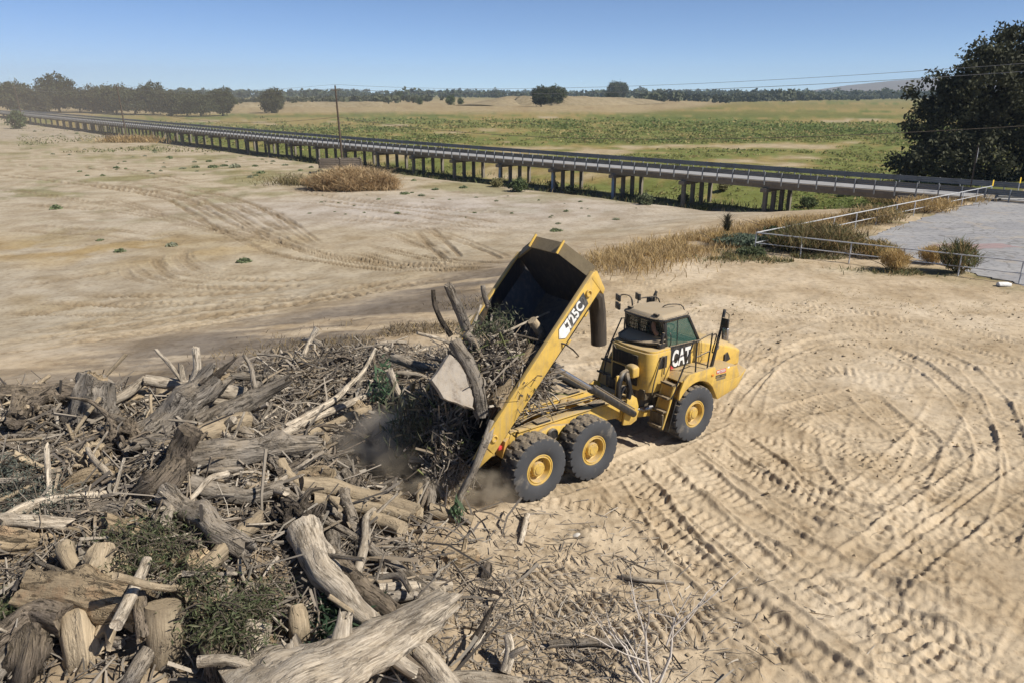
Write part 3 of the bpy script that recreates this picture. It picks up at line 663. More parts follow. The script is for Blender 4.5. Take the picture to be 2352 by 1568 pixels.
    # abutment block and scuppers at the near end
    c, a, f = at(44.5); ang = math.atan2(a[1], a[0]); b = MB(); b.box((c[0] + f[0] * WD / 2, c[1] + f[1] * WD / 2, -1.6), (1.6, WD + 1.2, 2.9), Matrix.Rotation(ang, 3, 'Z')); b.build('abutment', M['concrete'], t, 0.05)
    return t, at
BRIDGE, BRAT = bridge()

# road surface leading on from the bridge, beyond the lot
# low steel barrier and its markers at the end of the lot
def low_barrier():
    t = thing('low_barrier', 'low steel guardrail section standing on the asphalt by the bridge end', 'barrier')
    a = Vector(plane_pt(2283, 462, zt)); d = Vector((math.cos(RAD(-8)), math.sin(RAD(-8)), 0)); up = Vector((0, 0, 1))
    b = MB(); n = 9; pf = []
    for i in range(n): pf.append((-0.05 * math.cos(i / (n - 1) * 4 * math.pi), 0.28 + 0.36 * i / (n - 1)))
    s = Vector((d.y, -d.x, 0)); v = []
    for k in range(2):
        o_ = a + d * (k * 9.0)
        v += [o_ + s * (-p[0]) + up * p[1] for p in pf] + [o_ + s * (-p[0] - 0.012) + up * p[1] for p in reversed(pf)]
    m_ = 2 * n; b.add(v, [(i, (i + 1) % m_, m_ + (i + 1) % m_, m_ + i) for i in range(m_)] + [tuple(range(m_)), tuple(range(m_, 2 * m_))]); b.build('rail_beam', M['steel'], t, angle=40)
    for q in (0.5, 2.6, 4.7, 6.8):
        p_ = a + d * q - s * 0.14; b = MB(); b.box((p_.x, p_.y, p_.z + 0.33), (0.16, 0.18, 0.68), Matrix.Rotation(RAD(-8), 3, 'Z')); b.build('post', M['crib'], t, 0.01)
    return t
low_barrier()

def marker(dx, dy, h, label, top=0.55):
    g = plane_pt(dx, dy, zt); t = thing('hazard_marker', label, 'marker', g, RAD(35))
    b = MB(); b.bar((0, 0, -0.2), (0, 0, h), 0.05, 0.05); b.build('post', M['galv'], t)
    b = MB(); b.prism([(-0.11, h - top), (0.11, h - top), (0.11, h - 0.08), (0.06, h), (-0.06, h), (-0.11, h - 0.08)], 'y', -0.05, -0.03); b.build('plate', M['signyellow'], t)
marker(2274, 452, 1.55, 'yellow hazard marker at the far end of the pipe fence')
marker(2336, 448, 1.65, 'yellow hazard marker beyond the low steel guardrail')
# sign seen edge-on
g = plane_pt(2226, 447, zt); t = thing('road_sign', 'tall post carrying a pale sign seen nearly edge-on by the bridge', 'sign', (g[0], g[1], 0), RAD(62))
b = MB(); b.bar((0, 0, -0.3), (0, 0, 4.6), 0.11, 0.11); b.build('post', M['pole'], t)
b = MB(); b.prism([(-0.42, 3.5), (0, 2.95), (0.42, 3.5), (0, 4.75 - 0.4)], 'y', -0.09, -0.07); b.build('sign_plate', M['white'], t)

# ------------------------------------------------------------------ pipe fence round the lot
def pipe_fence(name, a, b_, n, label, gap0=False):
    t = thing(name, label, 'fence', (a[0], a[1], 0)); d = np.array(b_) - np.array(a); hs = 1.17
    for z, r in ((hs, 0.038), (0.55, 0.03)):
        q = MB(); q.tube([(0, 0, z), (d[0] * .5, d[1] * .5, z - 0.005), (d[0], d[1], z)], r, 8); q.build('rail', M['galv'], t)
    for k in range(n + 1):
        if gap0 and k == 0: continue
        q = MB(); p = d * k / n; q.tube([(p[0], p[1], -0.35), (p[0], p[1], hs * 0.5), (p[0], p[1], hs - 0.02)], 0.036, 8); q.build('post', M['galv'], t)
    return t
FCz = plane_pt(1733, 578, 0); FFz = plane_pt(2272, 456, 0.05); FNz = plane_pt(2340, 652, 0); dn = (FNz - FCz) / 5.0
pipe_fence('pipe_fence', FCz, FFz, 12, 'white pipe fence running from the corner away to the bridge')
pipe_fence('pipe_fence', FCz, FCz + dn * 8, 8, 'grey pipe fence along the near edge of the asphalt lot', True)

# ------------------------------------------------------------------ utility poles and wires
def utility_pole(p, h, label, lean=(0, 0)):
    t = thing('utility_pole', label, 'utility pole', (p[0], p[1], p[2]), 0, 'wooden utility poles along the bridge'); b = MB()
    b.tube([(0, 0, -1), (lean[0] * .5, lean[1] * .5, h * .5), (lean[0], lean[1], h)], [0.21, 0.18, 0.13], 10); b.build('shaft', M['pole'], t)
    d = Vector((0.7, 0.71, 0)); c = Vector((lean[0], lean[1], h - 0.75)); b = MB(); b.bar(c - d * 0.75, c + d * 0.75, 0.1, 0.12); b.build('crossarm', M['pole'], t)
    for k in (-0.68, 0.68, None):
        q = c + d * k + Vector((0, 0, 0.06)) if k is not None else Vector((lean[0], lean[1], h)); b = MB(); b.lathe([(0.02, 0), (0.06, 0.05), (0.05, 0.1), (0.065, 0.14), (0.03, 0.2)], q, (0, 0, 1), 8); b.build('insulator', M['galv'], t)
    return [Vector(p) + c - d * 0.68 + Vector((0, 0, 0.25)), Vector(p) + c + d * 0.68 + Vector((0, 0, 0.25)), Vector(p) + Vector((lean[0], lean[1], h + 0.2)), Vector(p) + Vector((lean[0] * .6, lean[1] * .6, h * 0.63))]
base0 = W(788, 384); stp = Vector((-75.0, 77.0, 0))
tops = []
for k, (q, lb) in enumerate(((base0 - stp * 1.0, ''), (base0, 'dark wooden utility pole rising from a timber crib beside the tan brush mound'), (base0 + stp, 'hazy wooden utility pole above the smaller timber crib'), (base0 + stp * 2, 'leftmost utility pole standing by the bushy tree near the bridge end'))):
    z = H(q.x, q.y)
    if k == 0: tops.append([Vector((q.x, q.y, 0)) + Vector((0, 0, zz_)) for zz_ in (11.2, 11.2, 11.8, 7.2)]); continue
    tops.append(utility_pole((q.x, q.y, z), 13.9, lb, ((-0.45, 0.1) if k == 1 else (-0.7, 0) if k == 2 else (-0.9, 0))))
WN = ['top wire', 'second wire', 'third wire', 'thick lower cable']
WL = ['thin power wire on the near crossarm end', 'thin power wire on the far crossarm end', 'thin topmost power wire along the pole line', 'thick black cable hanging low along the pole line']
for w in range(4):
    b = MB()
    for A, B_ in zip(tops[:-1], tops[1:]):
        sag = 1.4 if w < 3 else 2.4; P = [A[w].lerp(B_[w], t) - Vector((0, 0, 4 * sag * t * (1 - t))) for t in np.linspace(0, 1, 25)]
        b.tube(P, 0.021 if w < 3 else 0.035, 4)
    tag(b.build('power_wire' if w < 3 else 'cable', M['steel'] if w < 3 else M['black']), WL[w] + (' from pole to pole'), 'wire' if w < 3 else 'cable')

# timber cribs round the pole bases
def crib(p, w, d, courses, rz, label):
    t = thing('timber_crib', label, 'crib', (p.x, p.y, p.z - 0.15), rz, 'timber cribs round the pole bases')
    for k in range(courses):
        z = 0.12 + k * 0.27
        for y in (-d / 2, d / 2):
            b = MB(); b.box((RNG.uniform(-.08, .08), y, z), (w + 0.4, 0.2, 0.21)); b.build('timber', M['crib'], t, 0.02)
        for x in (-w / 2, 0, w / 2):
            b = MB(); b.box((x, 0, z + 0.135), (0.2, d + 0.35, 0.18)); b.build('timber', M['crib'], t, 0.02)
crib(W(783, 398) + Vector((0, 0, 1.0)), 6.0, 2.6, 5, RAD(14), 'weathered timber crib round the pole behind the brush mound')
crib(W(276, 322), 5.6, 2.6, 5, RAD(10), 'smaller hazy timber crib further left along the bridge')

# ------------------------------------------------------------------ vegetation builders
def leaf_quads(C, size, rng, elong=1.6, droop=0.0):
    n = len(C); d = rng.normal(size=(n, 3)); d[:, 2] -= droop; d /= np.linalg.norm(d, axis=1)[:, None]; u = rng.normal(size=(n, 3)); s = np.cross(d, u); s /= np.linalg.norm(s, axis=1)[:, None] + 1e-9
    sz = size * rng.uniform(0.6, 1.3, (n, 1)); a = C - d * sz * elong * .5; b = C + d * sz * elong * .5; l = C + s * sz * .5; r = C - s * sz * .5
    return np.stack([a, l, b, r], 1).reshape(-1, 3), np.arange(4 * n).reshape(n, 4)

def crown_pts(rng, rx, ry, rz, zc, clumps, per, spread, flat=0.55, shell=0.62):
    d = rng.normal(size=(clumps, 3)); d /= np.linalg.norm(d, axis=1)[:, None]; rad = shell + (1 - shell) * rng.random((clumps, 1)) ** 0.7
    lump = 1 + 0.42 * vnoise(d[:, 0] * 2.6, d[:, 1] * 2.6, d[:, 2] * 2.6 + 0.01, int(rng.integers(99)))[:, None]
    c = d * rad * lump * np.array([rx, ry, rz]); low = c[:, 2] < -flat * rz; c[low, 2] = -flat * rz + rng.normal(0, 0.08 * rz, low.sum()); c[:, 2] += zc
    p = np.repeat(c, per, 0) + rng.normal(size=(clumps * per, 3)) * spread * np.array([1, 1, 0.75])
    tone = np.repeat(rng.uniform(0.72, 1.28, clumps), per)
    return p, tone

def tree_meshes(name, seed, rx, ry, rz, trunk_h, clumps, per, spread, leaf, col, trunk_r, dead=0.0, flat=0.5, shell=0.6, droop=0.2):
    rng = np.random.default_rng(seed); zc = trunk_h + rz * 0.75
    p, tone = crown_pts(rng, rx, ry, rz, zc, clumps, per, spread, flat, shell); v, f = leaf_quads(p, leaf, rng, 1.5, droop)
    c = np.array(col)[None] * (tone * rng.uniform(0.8, 1.2, len(tone)))[:, None]
    crown = fast_mesh('crown', v, [f], col=np.repeat(c, 4, 0), smooth_sh=False)
    b = MB(); top = Vector((rng.normal(0, .06 * rx), rng.normal(0, .06 * rx), zc)); b.tube([(0, 0, -0.6), (0.02 * rx, 0, trunk_h * .5), tuple(top.lerp(Vector((0, 0, trunk_h)), .6)), tuple(top)], [trunk_r * 1.25, trunk_r, trunk_r * .7, trunk_r * .25], 8)
    for k in range(7):
        a = k * 2.4 + rng.random(); s = Vector((0, 0, trunk_h * rng.uniform(0.55, 1.1))); e = Vector((math.cos(a) * rx * .72, math.sin(a) * ry * .72, zc + rz * rng.uniform(-.45, .45))); mdl = s.lerp(e, .5) + Vector((0, 0, rz * .12))
        b.tube([tuple(s), tuple(mdl), tuple(e)], [trunk_r * .5, trunk_r * .3, trunk_r * .08], 6)
    o = b.build('trunk', M['bark']); tr = o.data; bpy.data.objects.remove(o)
    return crown, tr
def tree(name, meshes, p, rz, s, label, cat='tree', group=None, sz=None):
    t = thing(name, label, cat, p, rz, group); t.scale = (s, s, sz or s)
    for n_, me, mt in (('crown', meshes[0], M['crown']), ('trunk', meshes[1], M['bark'])):
        if not me.materials: me.materials.append(mt)
        link(bpy.data.objects.new(n_, me), t)
    return t
DK = (0.050, 0.058, 0.026); MD = (0.068, 0.076, 0.034)
TV = [tree_meshes('t', 100 + k, [7.6, 8.6, 7.0, 8.8][k], 7.8, [7.2, 6.4, 6.8, 6.0][k], 2.2, 300, 26, 0.72, 0.62, [DK, MD, (0.06, 0.062, 0.03), DK][k], 0.5, flat=[.62, .8, .9, .55][k], shell=.45) for k in range(4)]
# row of trees by the far left bridge end (photograph x, foot y, size, variant)
ROW = [(-70, 262, 1.35, 0, 'tree with a broad crown at the left edge of the picture'), (38, 258, 1.35, 1, 'tall tree behind the leftmost utility pole'), (90, 262, 1.0, 2, 'lower tree filling the gap right of the leftmost pole'), (138, 258, 1.42, 0, 'tallest tree with a loose crown, third from the left'), (185, 258, 1.05, 3, 'shorter tree right of the loose tall one'),
       (225, 260, 1.12, 2, 'rounded tree left of the hazy second pole'), (268, 262, 1.28, 1, 'full tree directly behind the hazy second pole'), (312, 264, 1.2, 3, 'wide tree just right of the second pole'), (352, 264, 1.22, 0, 'tree in the middle of the left row'), (395, 266, 1.02, 2, 'lower tree with a lit gap under its crown'), (430, 266, 1.08, 1, 'dark tree third from the right end of the row'), (462, 268, 1.12, 3, 'dense tree next to last in the left row'), (512, 266, 1.06, 0, 'last tree at the right end of the left row'),
       (625, 260, 1.0, 2, 'single tree standing alone in the dry grass with a long shadow')]
for x_, y_, s_, k_, lb in ROW:
    q = W(x_, y_); sc_ = s_ * q.y / 490.0
    tree('bushy_tree', TV[k_], q, RNG.uniform(0, 6), sc_, lb, group='trees by the far bridge end')
for x_, y_, s_, k_, lb in ((1243, 245, 1.0, 0, 'grey half-bare tree on the left of the pair in the field'), (1273, 242, 1.12, 1, 'dark green tree on the right of the pair in the field'), (1405, 236, 1.05, 3, 'dark round tree on the low tan bank'), (1418, 228, 1.0, 1, 'tree half hidden behind the dark round one')):
    q = W(x_, y_); sc_ = s_ * 0.78 * (46 if k_ != 3 else 30) * 0.4354 / FPX * math.hypot(q.y, 9) / 13.0
    tree('field_tree', TV[k_], q, RNG.uniform(0, 6), sc_, lb, group='trees in the field')
BUSH = [tree_meshes('b', 300 + k, 1.0, 1.0, 0.9, 0.15, 60, 22, 0.17, 0.16, [(0.085, 0.11, 0.045), (0.20, 0.18, 0.08), (0.13, 0.15, 0.08)][k], 0.05, flat=0.8, shell=0.35) for k in range(3)]
for x_, y_, s_, lb in ((1036, 241, 18, 'dark bush at the foot of the tan bank'), (1057, 240, 12, 'smaller bush beside the dark one on the bank'), (965, 240, 12, 'low pale bush left of the tan bank'), (917, 231, 18, 'slim dark bush in front of the far trees'), (1628, 222, 12, 'bush at the right end of the far orchard'), (40, 296, 34, 'dusty conical bush beside the left bridge end')):
    q = W(x_, y_); s = s_ * 0.4354 / FPX * q.y / 1.7
    tree('field_bush', BUSH[0], q, RNG.uniform(0, 6), s * 0.9, lb, 'bush', 'bushes in the far field', s * 1.15)
# the big oak behind the bridge end
oq = Vector((62.0, 93.0, -1.0))
rng = np.random.default_rng(5)
lobes = [((0, 0, 15.5), 8.5, 7.0, 130), ((-7.5, -1, 14.0), 6.0, 4.6, 80), ((-9.5, -1.0, 8.5), 5.6, 4.0, 80), ((-12.5, -2.0, 4.2), 5.0, 3.2, 60), ((7, 1, 14.5), 7.5, 6.0, 90), ((-3, 1, 20.5), 5.2, 3.6, 60), ((4, -1, 20.5), 6.0, 3.6, 55), ((-5.0, -3, 5.0), 6.5, 3.8, 70), ((3, -4, 7.5), 7.5, 4.4, 80), ((9.5, -2, 8.0), 6.5, 4.5, 60), ((1, -3.5, 12), 8, 5, 70), ((-10.8, 0, 12.2), 3.6, 3.0, 36)]
P_ = []; T_ = []
for c, r, h, n_ in lobes:
    p, tn = crown_pts(rng, r * 1.04, r * .9, h * .86, c[2] * .735, n_, 92, 0.58, 0.85, 0.5); p[:, :2] += c[:2]; P_.append(p); T_.append(tn)
P_ = np.vstack(P_); T_ = np.concatenate(T_); v, f = leaf_quads(P_, 0.27, rng, 1.8, 0.4); c = np.array((0.056, 0.058, 0.030))[None] * (T_ * rng.uniform(.75, 1.25, len(T_)))[:, None]
t = thing('oak_tree', 'huge dark oak standing behind the right end of the bridge', 'tree', oq)
mesh_obj('crown', fast_mesh('crown', v, [f], col=np.repeat(c, 4, 0), smooth_sh=False), M['crown'], t)
b = MB(); b.tube([(0, 0, -1.5), (0.2, 0, 2), (0.6, 0, 5), (0.2, 0.2, 10), (0, 0.3, 13.5)], [1.15, 0.9, 0.85, 0.6, 0.2], 12)
for e in ((-7, -1, 10.5), (-9, -1, 6.5), (7, 1, 11), (3, -3, 6.5), (-3, 1, 15), (9, -2, 6.5)): b.tube([(0.3, 0, 4.2), (e[0] * .5, e[1] * .5, 4.5 + (e[2] - 4) * .55), e], [0.5, 0.32, 0.08], 8)
b.build('trunk', M['bark'], t)

# far woodland on the horizon: one mass of crowns in two belts
def woodland(name, n, xr, yr, hgt, leaf, col, seed, cov=None):
    rng = np.random.default_rng(seed); x = rng.uniform(*xr, n); y = rng.uniform(*yr, n) if not callable(yr) else yr(x, rng)
    keep = vnoise(x * 0.006, y * 0.006, 0, seed) > -0.75; x = x[keep]; y = y[keep]
    h = hgt * rng.uniform(0.6, 1.15, len(x)) * (0.8 + 0.4 * vnoise(x * 0.01, 0 * x, 0, seed + 1)); zb = hz(x, y)
    per = 26; d = rng.normal(size=(len(x), per, 3)); d /= np.linalg.norm(d, axis=2)[..., None]; d *= rng.uniform(0.5, 1.0, (len(x), per, 1))
    P = np.stack([x, y, zb + h * 0.5], 1)[:, None] + d * np.stack([h * .5, h * .5, h * .5], 1)[:, None]
    v, f = leaf_quads(P.reshape(-1, 3), leaf, rng, 1.3); tn = np.repeat(rng.uniform(0.75, 1.3, len(x)), per)
    c = np.array(col)[None] * tn[:, None]
    return tag(mesh_obj(name, fast_mesh(name, v, [f], col=np.repeat(c, 4, 0), smooth_sh=False), M['crown']), kind='stuff')
woodland('far_woodland', 1500, (-1700, 1900), (1500, 2100), 17, 5.5, (0.060, 0.072, 0.034), 61)
woodland('distant_woodland', 700, (-2600, 3200), (2900, 3600), 24, 10, (0.050, 0.062, 0.032), 62)
woodland('orchard', 420, (150, 700), lambda x, r: 960 + (x - 150) * 1.05 + r.normal(0, 45, len(x)), 14, 4.0, (0.075, 0.082, 0.045), 63)
woodland('river_scrub', 420, (-520, -90), lambda x, r: 900 + r.normal(0, 90, len(x)), 7, 3.0, (0.075, 0.080, 0.042), 64)
# low hills at the right horizon and the tan embankment in the far field
def ridge(name, pts, width, mat_col, seed):
    P, _ = catmull([np.array(p, float) for p in pts], max(4.0, width / 6)); v = []; f = []; n = 13
    for i, p in enumerate(P):
        d = P[min(i + 1, len(P) - 1)] - P[max(i - 1, 0)]; s = np.array([d[1], -d[0], 0]) / (np.hypot(d[0], d[1]) + 1e-9); g0 = float(hz(np.array([p[0]]), np.array([p[1]]))[0])
        for k in range(n):
            t_ = k / (n - 1) * 2 - 1; q = p + s * t_ * width; v.append((q[0], q[1], g0 - 0.5 + (p[2] + 0.5) * (1 - t_ * t_) ** 1.2 * (1 + 0.12 * float(vnoise(q[0] / width * 3, q[1] / width * 3, 0, seed)))))
    f = [(i * n + k, i * n + k + 1, (i + 1) * n + k + 1, (i + 1) * n + k) for i in range(len(P) - 1) for k in range(n - 1)]
    V = np.array(v); col = np.array(mat_col)[None] * (0.85 + 0.3 * (vnoise(V[:, 0] * .08, V[:, 1] * .08, 0, seed + 1)[:, None] * .5 + .5))
    return tag(mesh_obj(name, fast_mesh(name, V, [np.array(f)], col=col), M['ground']), kind='structure')
ridge('hills', [(1700, 5000, 10), (2200, 4900, 70), (2700, 4800, 105), (3300, 4500, 130), (4100, 4100, 140)], 700, (0.17, 0.135, 0.12), 71)
lv = [W(560, 246), W(700, 246), W(880, 245)]; ridge('embankment', [(q.x, q.y, 3.4) for q in lv], 14, (0.30, 0.245, 0.155), 72)
lv = [W(1090, 243), W(1180, 241), W(1300, 241), W(1480, 236)]; ridge('embankment', [(q.x, q.y, h_) for q, h_ in zip(lv, (1, 6.5, 7, 3.5))], 26, (0.30, 0.245, 0.155), 73)

# ------------------------------------------------------------------ the dump truck (local X forward, Y left, Z up)
TH = RAD(36.8); TO = Vector((0.51, 17.68, 0.0))
TRUCK = thing('dump_truck', 'yellow six-wheeled articulated dump truck tipping driftwood from its raised body', 'dump truck', TO, TH)
TMAT = Matrix.Translation(TO) @ Matrix.Rotation(TH, 4, 'Z')
Y_ = M['yellow']; K_ = M['black']
def TP(x, y, z): return TMAT @ Vector((x, y, z))

def text_obj(name, body, size, mat, mtx, parent, ext=0.004, offset=0.0, width=1.0, space=1.08):
    cu = bpy.data.curves.new(name, 'FONT'); cu.body = body; cu.size = size; cu.extrude = ext; cu.offset = offset; cu.align_x = 'CENTER'; cu.align_y = 'CENTER'; cu.resolution_u = 4; cu.space_character = space
    o = bpy.data.objects.new(name, cu); COL.objects.link(o); bpy.context.view_layer.update()
    me = bpy.data.meshes.new_from_object(o.evaluated_get(bpy.context.evaluated_depsgraph_get())); bpy.data.objects.remove(o)
    me.transform(mtx @ Matrix.Diagonal((width, 1, 1, 1))); me.materials.clear(); me.materials.append(mat)
    return link(bpy.data.objects.new(name, me), parent)

# --- wheels
def make_tyre():
    n, prof = 168, []
    Rt, Wd = 0.80, 0.60
    sec = [(0.335, -0.20), (0.37, -0.245), (0.45, -0.285), (0.55, -0.302), (0.64, -0.298), (0.71, -0.286), (0.755, -0.276)]
    tread = [(-0.268, 0.782), (-0.24, 0.795), (-0.18, 0.80), (-0.12, 0.802), (-0.06, 0.803), (0, 0.803), (0.06, 0.803), (0.12, 0.802), (0.18, 0.80), (0.24, 0.795), (0.268, 0.782)]
    prof = [(r, y, 0) for r, y in sec] + [(r, y, 1) for y, r in tread] + [(r, -y, 0) for r, y in reversed(sec)]
    v = []
    for i in range(n):
        a = 2 * math.pi * i / n
        for r, y, tr in prof:
            if tr:
                u = abs(y) / 0.27; ph = (a / (2 * math.pi) * 21 + 0.5 * abs(((u * 2.0) % 1) - 0.5) + (0.5 if y > 0 else 0)) % 1
                g = smooth(0.0, 0.07, ph) * (1 - smooth(0.26, 0.33, ph)); r = r - 0.042 * float(g) * (1 if u > 0.12 else 0.5)
            elif r > 0.73:
                ph = (a / (2 * math.pi) * 21 + 0.25 + (0.5 if y > 0 else 0)) % 1; r = r - 0.02 * float(smooth(0, .07, ph) * (1 - smooth(.26, .33, ph)))
            v.append((r * math.cos(a), y, r * math.sin(a)))
    m_ = len(prof); i = np.arange(n)[:, None] * m_; j = np.arange(m_ - 1)[None]; i2 = (np.arange(n)[:, None] + 1) % n * m_
    return fast_mesh('tyre', np.array(v), [np.stack([i + j, i2 + j, i2 + j + 1, i + j + 1], -1).reshape(-1, 4)], sharp=28)
tyre_me = make_tyre(); tyre_me.materials.append(M['rubber'])
b = MB(); ax = (0, -1, 0)
b.lathe([(0.30, -0.22), (0.36, -0.22), (0.385, 0.20), (0.395, 0.245), (0.385, 0.262), (0.362, 0.262), (0.355, 0.245), (0.335, 0.245), (0.328, 0.262), (0.312, 0.262), (0.302, 0.235), (0.288, 0.12), (0.24, 0.085), (0.10, 0.085)], (0, 0, 0), ax, 40)
rim_o = b.build('wheel', M['yellow'], None, angle=30); rim_me = rim_o.data; bpy.data.objects.remove(rim_o)
b = MB(); b.lathe([(0.22, 0.05), (0.22, 0.115), (0.185, 0.125), (0.178, 0.20), (0.165, 0.225), (0.12, 0.235), (0.115, 0.25), (0.04, 0.25)], (0, 0, 0), ax, 28)
for k in range(12):
    a = 2 * math.pi * k / 12; b.lathe([(0.026, 0.08), (0.026, 0.145), (0.014, 0.152)], (0.205 * math.cos(a), 0, 0.205 * math.sin(a)), ax, 6)
    b.lathe([(0.013, 0.2), (0.013, 0.236)], (0.145 * math.cos(a + .2), 0, 0.145 * math.sin(a + .2)), ax, 6)
hub_o = b.build('hub', M['yellow'], None, angle=30); hub_me = hub_o.data; bpy.data.objects.remove(hub_o)
for x in (4.62, 0.86, -0.86):
    for sd in (-1, 1):
        w = link(bpy.data.objects.new('wheel', rim_me), TRUCK); w.location = (x, sd * 1.14, 0.785); w.rotation_euler = (0, RAD(random.uniform(0, 360)), 0 if sd < 0 else math.pi)
        link(bpy.data.objects.new('tyre', tyre_me), w); link(bpy.data.objects.new('hub', hub_me), w)

# --- rear frame
b = MB()
for s in (-1, 1):
    b.prism([(-1.75, 1.18), (-1.75, 1.42), (-1.1, 1.52), (0.6, 1.45), (2.2, 1.42), (3.05, 1.35), (3.05, 0.86), (2.2, 0.98), (0.6, 1.1), (-1.1, 1.14)], 'y', s * 0.50 - 0.09, s * 0.50 + 0.09)
    b.box((0.6, s * 0.5, 1.475), (3.1, 0.26, 0.03)); b.box((-1.3, s * .5, 1.52), (0.8, 0.26, 0.03))
    b.prism([(2.5, 0.78), (2.62, 1.5), (2.8, 1.58), (2.98, 1.45), (3.06, 1.2), (3.02, 0.80), (2.8, 0.72)], 'y', s * 0.72 - 0.03, s * 0.72 + 0.03)
    b.prism([(2.5, 0.85), (2.6, 1.35), (2.95, 1.35), (3.0, 0.85)], 'y', s * 0.62 - 0.03, s * 0.62 + 0.03)
for x in (-1.65, -0.95, 0.35, 1.55, 2.85): b.box((x, 0, 1.33), (0.22, 0.95, 0.2))
b.bar((0.5, -0.45, 1.40), (1.45, 0.45, 1.40), 0.16, 0.1); b.hull([(2.7, s * .45, z) for s in (-1, 1) for z in (.75, 1.42)] + [(3.35, s * .28, z) for s in (-1, 1) for z in (.8, 1.25)])
b.box((-1.75, 0, 1.3), (0.12, 1.5, 0.28))
FR = b.build('rear_frame', Y_, TRUCK, 0.012)
for y in (-.5, .5):
    for x in (-1.45, -0.1, 1.75):
        b = MB(); b.box((x, y, 1.515 + (0.04 if x < -1 else 0)), (0.42, 0.2, 0.06)); b.build('body_pad', K_, TRUCK, 0.01)
for s in (-1, 1):
    b = MB(); b.prism([(-1.15, 0.72), (-1.15, 0.95), (-0.75, 1.30), (0.0, 1.46), (0.75, 1.30), (1.15, 0.95), (1.15, 0.72), (0.5, 0.85), (0, 1.0), (-0.5, 0.85)], 'y', s * 0.72 - 0.07, s * 0.72 + 0.07); wb = b.build('walking_beam', Y_, TRUCK, 0.02)
    b = MB(); b.lathe([(0.17, 0), (0.17, 0.06), (0.14, 0.08), (0.13, 0.06), (0.05, 0.06)], (-0.02, s * 0.79, 1.24), (0, s, 0), 24); b.build('pivot_cap', K_, wb)
for x in (4.62, 0.86, -0.86):
    b = MB(); b.tube([(x, -0.95, 0.785), (x, -0.4, 0.785), (x, -0.28, 0.80), (x, 0, 0.85), (x, 0.28, 0.80), (x, 0.4, 0.785), (x, 0.95, 0.785)], [.14, .15, .26, .33, .26, .15, .14], 14); b.build('axle', M['step'], TRUCK)
# hoses along the frame
b = MB()
for k in range(7):
    y = -0.32 + k * 0.1; b.tube(catmull([(-0.9 + .1 * k, y, 1.42), (0.2, y + .08 * math.sin(k * 2.1), 1.52 + .05 * math.sin(k)), (1.2, y - .05, 1.46 + .06 * math.cos(k * 1.7)), (2.5, y * .6, 1.40)], .15)[0], 0.018, 6)
for k in range(5):
    y = -0.66 + k * 0.06; b.tube(catmull([(2.35, y, 1.45), (2.6, y - .02, 1.85 - .04 * k), (2.8, y, 1.75), (2.95, y, 1.45), (3.2, y * .5, 1.3)], .1)[0], 0.022, 6)
b.build('hydraulic_hose', K_, TRUCK)
b = MB(); b.box((2.42, -0.55, 1.78), (0.1, 0.05, 0.75)); b.build('hose_bracket', Y_, TRUCK, .01)
# hoist cylinders
for s in (-1, 1):
    p0 = Vector((2.78, s * 0.82, 1.08)); p1 = Vector((-0.02, s * 0.90, 3.02)); d = (p1 - p0).normalized(); mid = p0 + (p1 - p0) * 0.54
    b = MB(); b.tube([p0 - d * .05, p0 + d * .1, mid], [0.09, 0.10, 0.10], 16); b.lathe([(0.115, 0), (0.115, .12)], mid, d, 16); cyl = b.build('hoist_cylinder', K_, TRUCK)
    b = MB(); b.tube([mid + d * .1, p1], [0.065, 0.065], 14); b.lathe([(0.10, -0.09), (0.10, 0.09)], p1, (0, 1, 0), 14); b.build('rod', M['chrome'], cyl)
    b = MB(); b.tube([p0 + Vector((0.05, 0, .12)), mid + Vector((0.06, 0, .12))], 0.016, 6); b.build('pipe', M['chrome'], cyl)

# --- tipped body: s along the rail, n up from the rail
BA = RAD(47.0); BT0 = Vector((-2.43, 0, 2.02))
BM = Matrix.Translation(BT0) @ Matrix.Rotation(-BA, 4, 'Y')          # maps (s, y, n) to truck coordinates
def section(s):
    f = min(1.0, max(0.0, (s + 0.66) / 3.0)); dp = 0.74 + 0.26 * f; wr = 1.33 - 0.10 * (1 - min(1, (s + .66) / .66))
    if s > 0: wr = 1.33
    return [(wr, 0.0 if s > -0.01 else -0.16), (wr - 0.03, -0.36), (1.02, -dp + 0.28), (0.82, -dp), (0.4, -dp - 0.03), (-0.4, -dp - 0.03), (-0.82, -dp), (-1.02, -dp + 0.28), (-wr + 0.03, -0.36), (-wr, 0.0 if s > -0.01 else -0.16)]
def hb_s(n): return 4.05 + 0.37 * (n + 1.0)
def shell(ss, th=0.05):
    v = []; b = MB()
    for s in ss:
        inn = section(s); out = [(y * 1.0 + (th if y > 0 else -th) * (1 if abs(y) > .9 else 0), n - (th if abs(y) < 1.01 else 0.0)) for y, n in inn]
        v += [((hb_s(n) + 0.05 if s > 4 else s), y, n) for y, n in inn + out[::-1]]
    m_ = 20; f = [(i * m_ + k, i * m_ + (k + 1) % m_, (i + 1) * m_ + (k + 1) % m_, (i + 1) * m_ + k) for i in range(len(ss) - 1) for k in range(m_)]
    f += [tuple(range(m_)), tuple(range((len(ss) - 1) * m_, len(ss) * m_))]; b.add(v, f); return b
body = shell([-0.66, -0.4, 0.0, 1.0, 2.0, 3.0, 4.05]).build('dump_body', M['bed'], TRUCK, angle=20, matrix=BM)
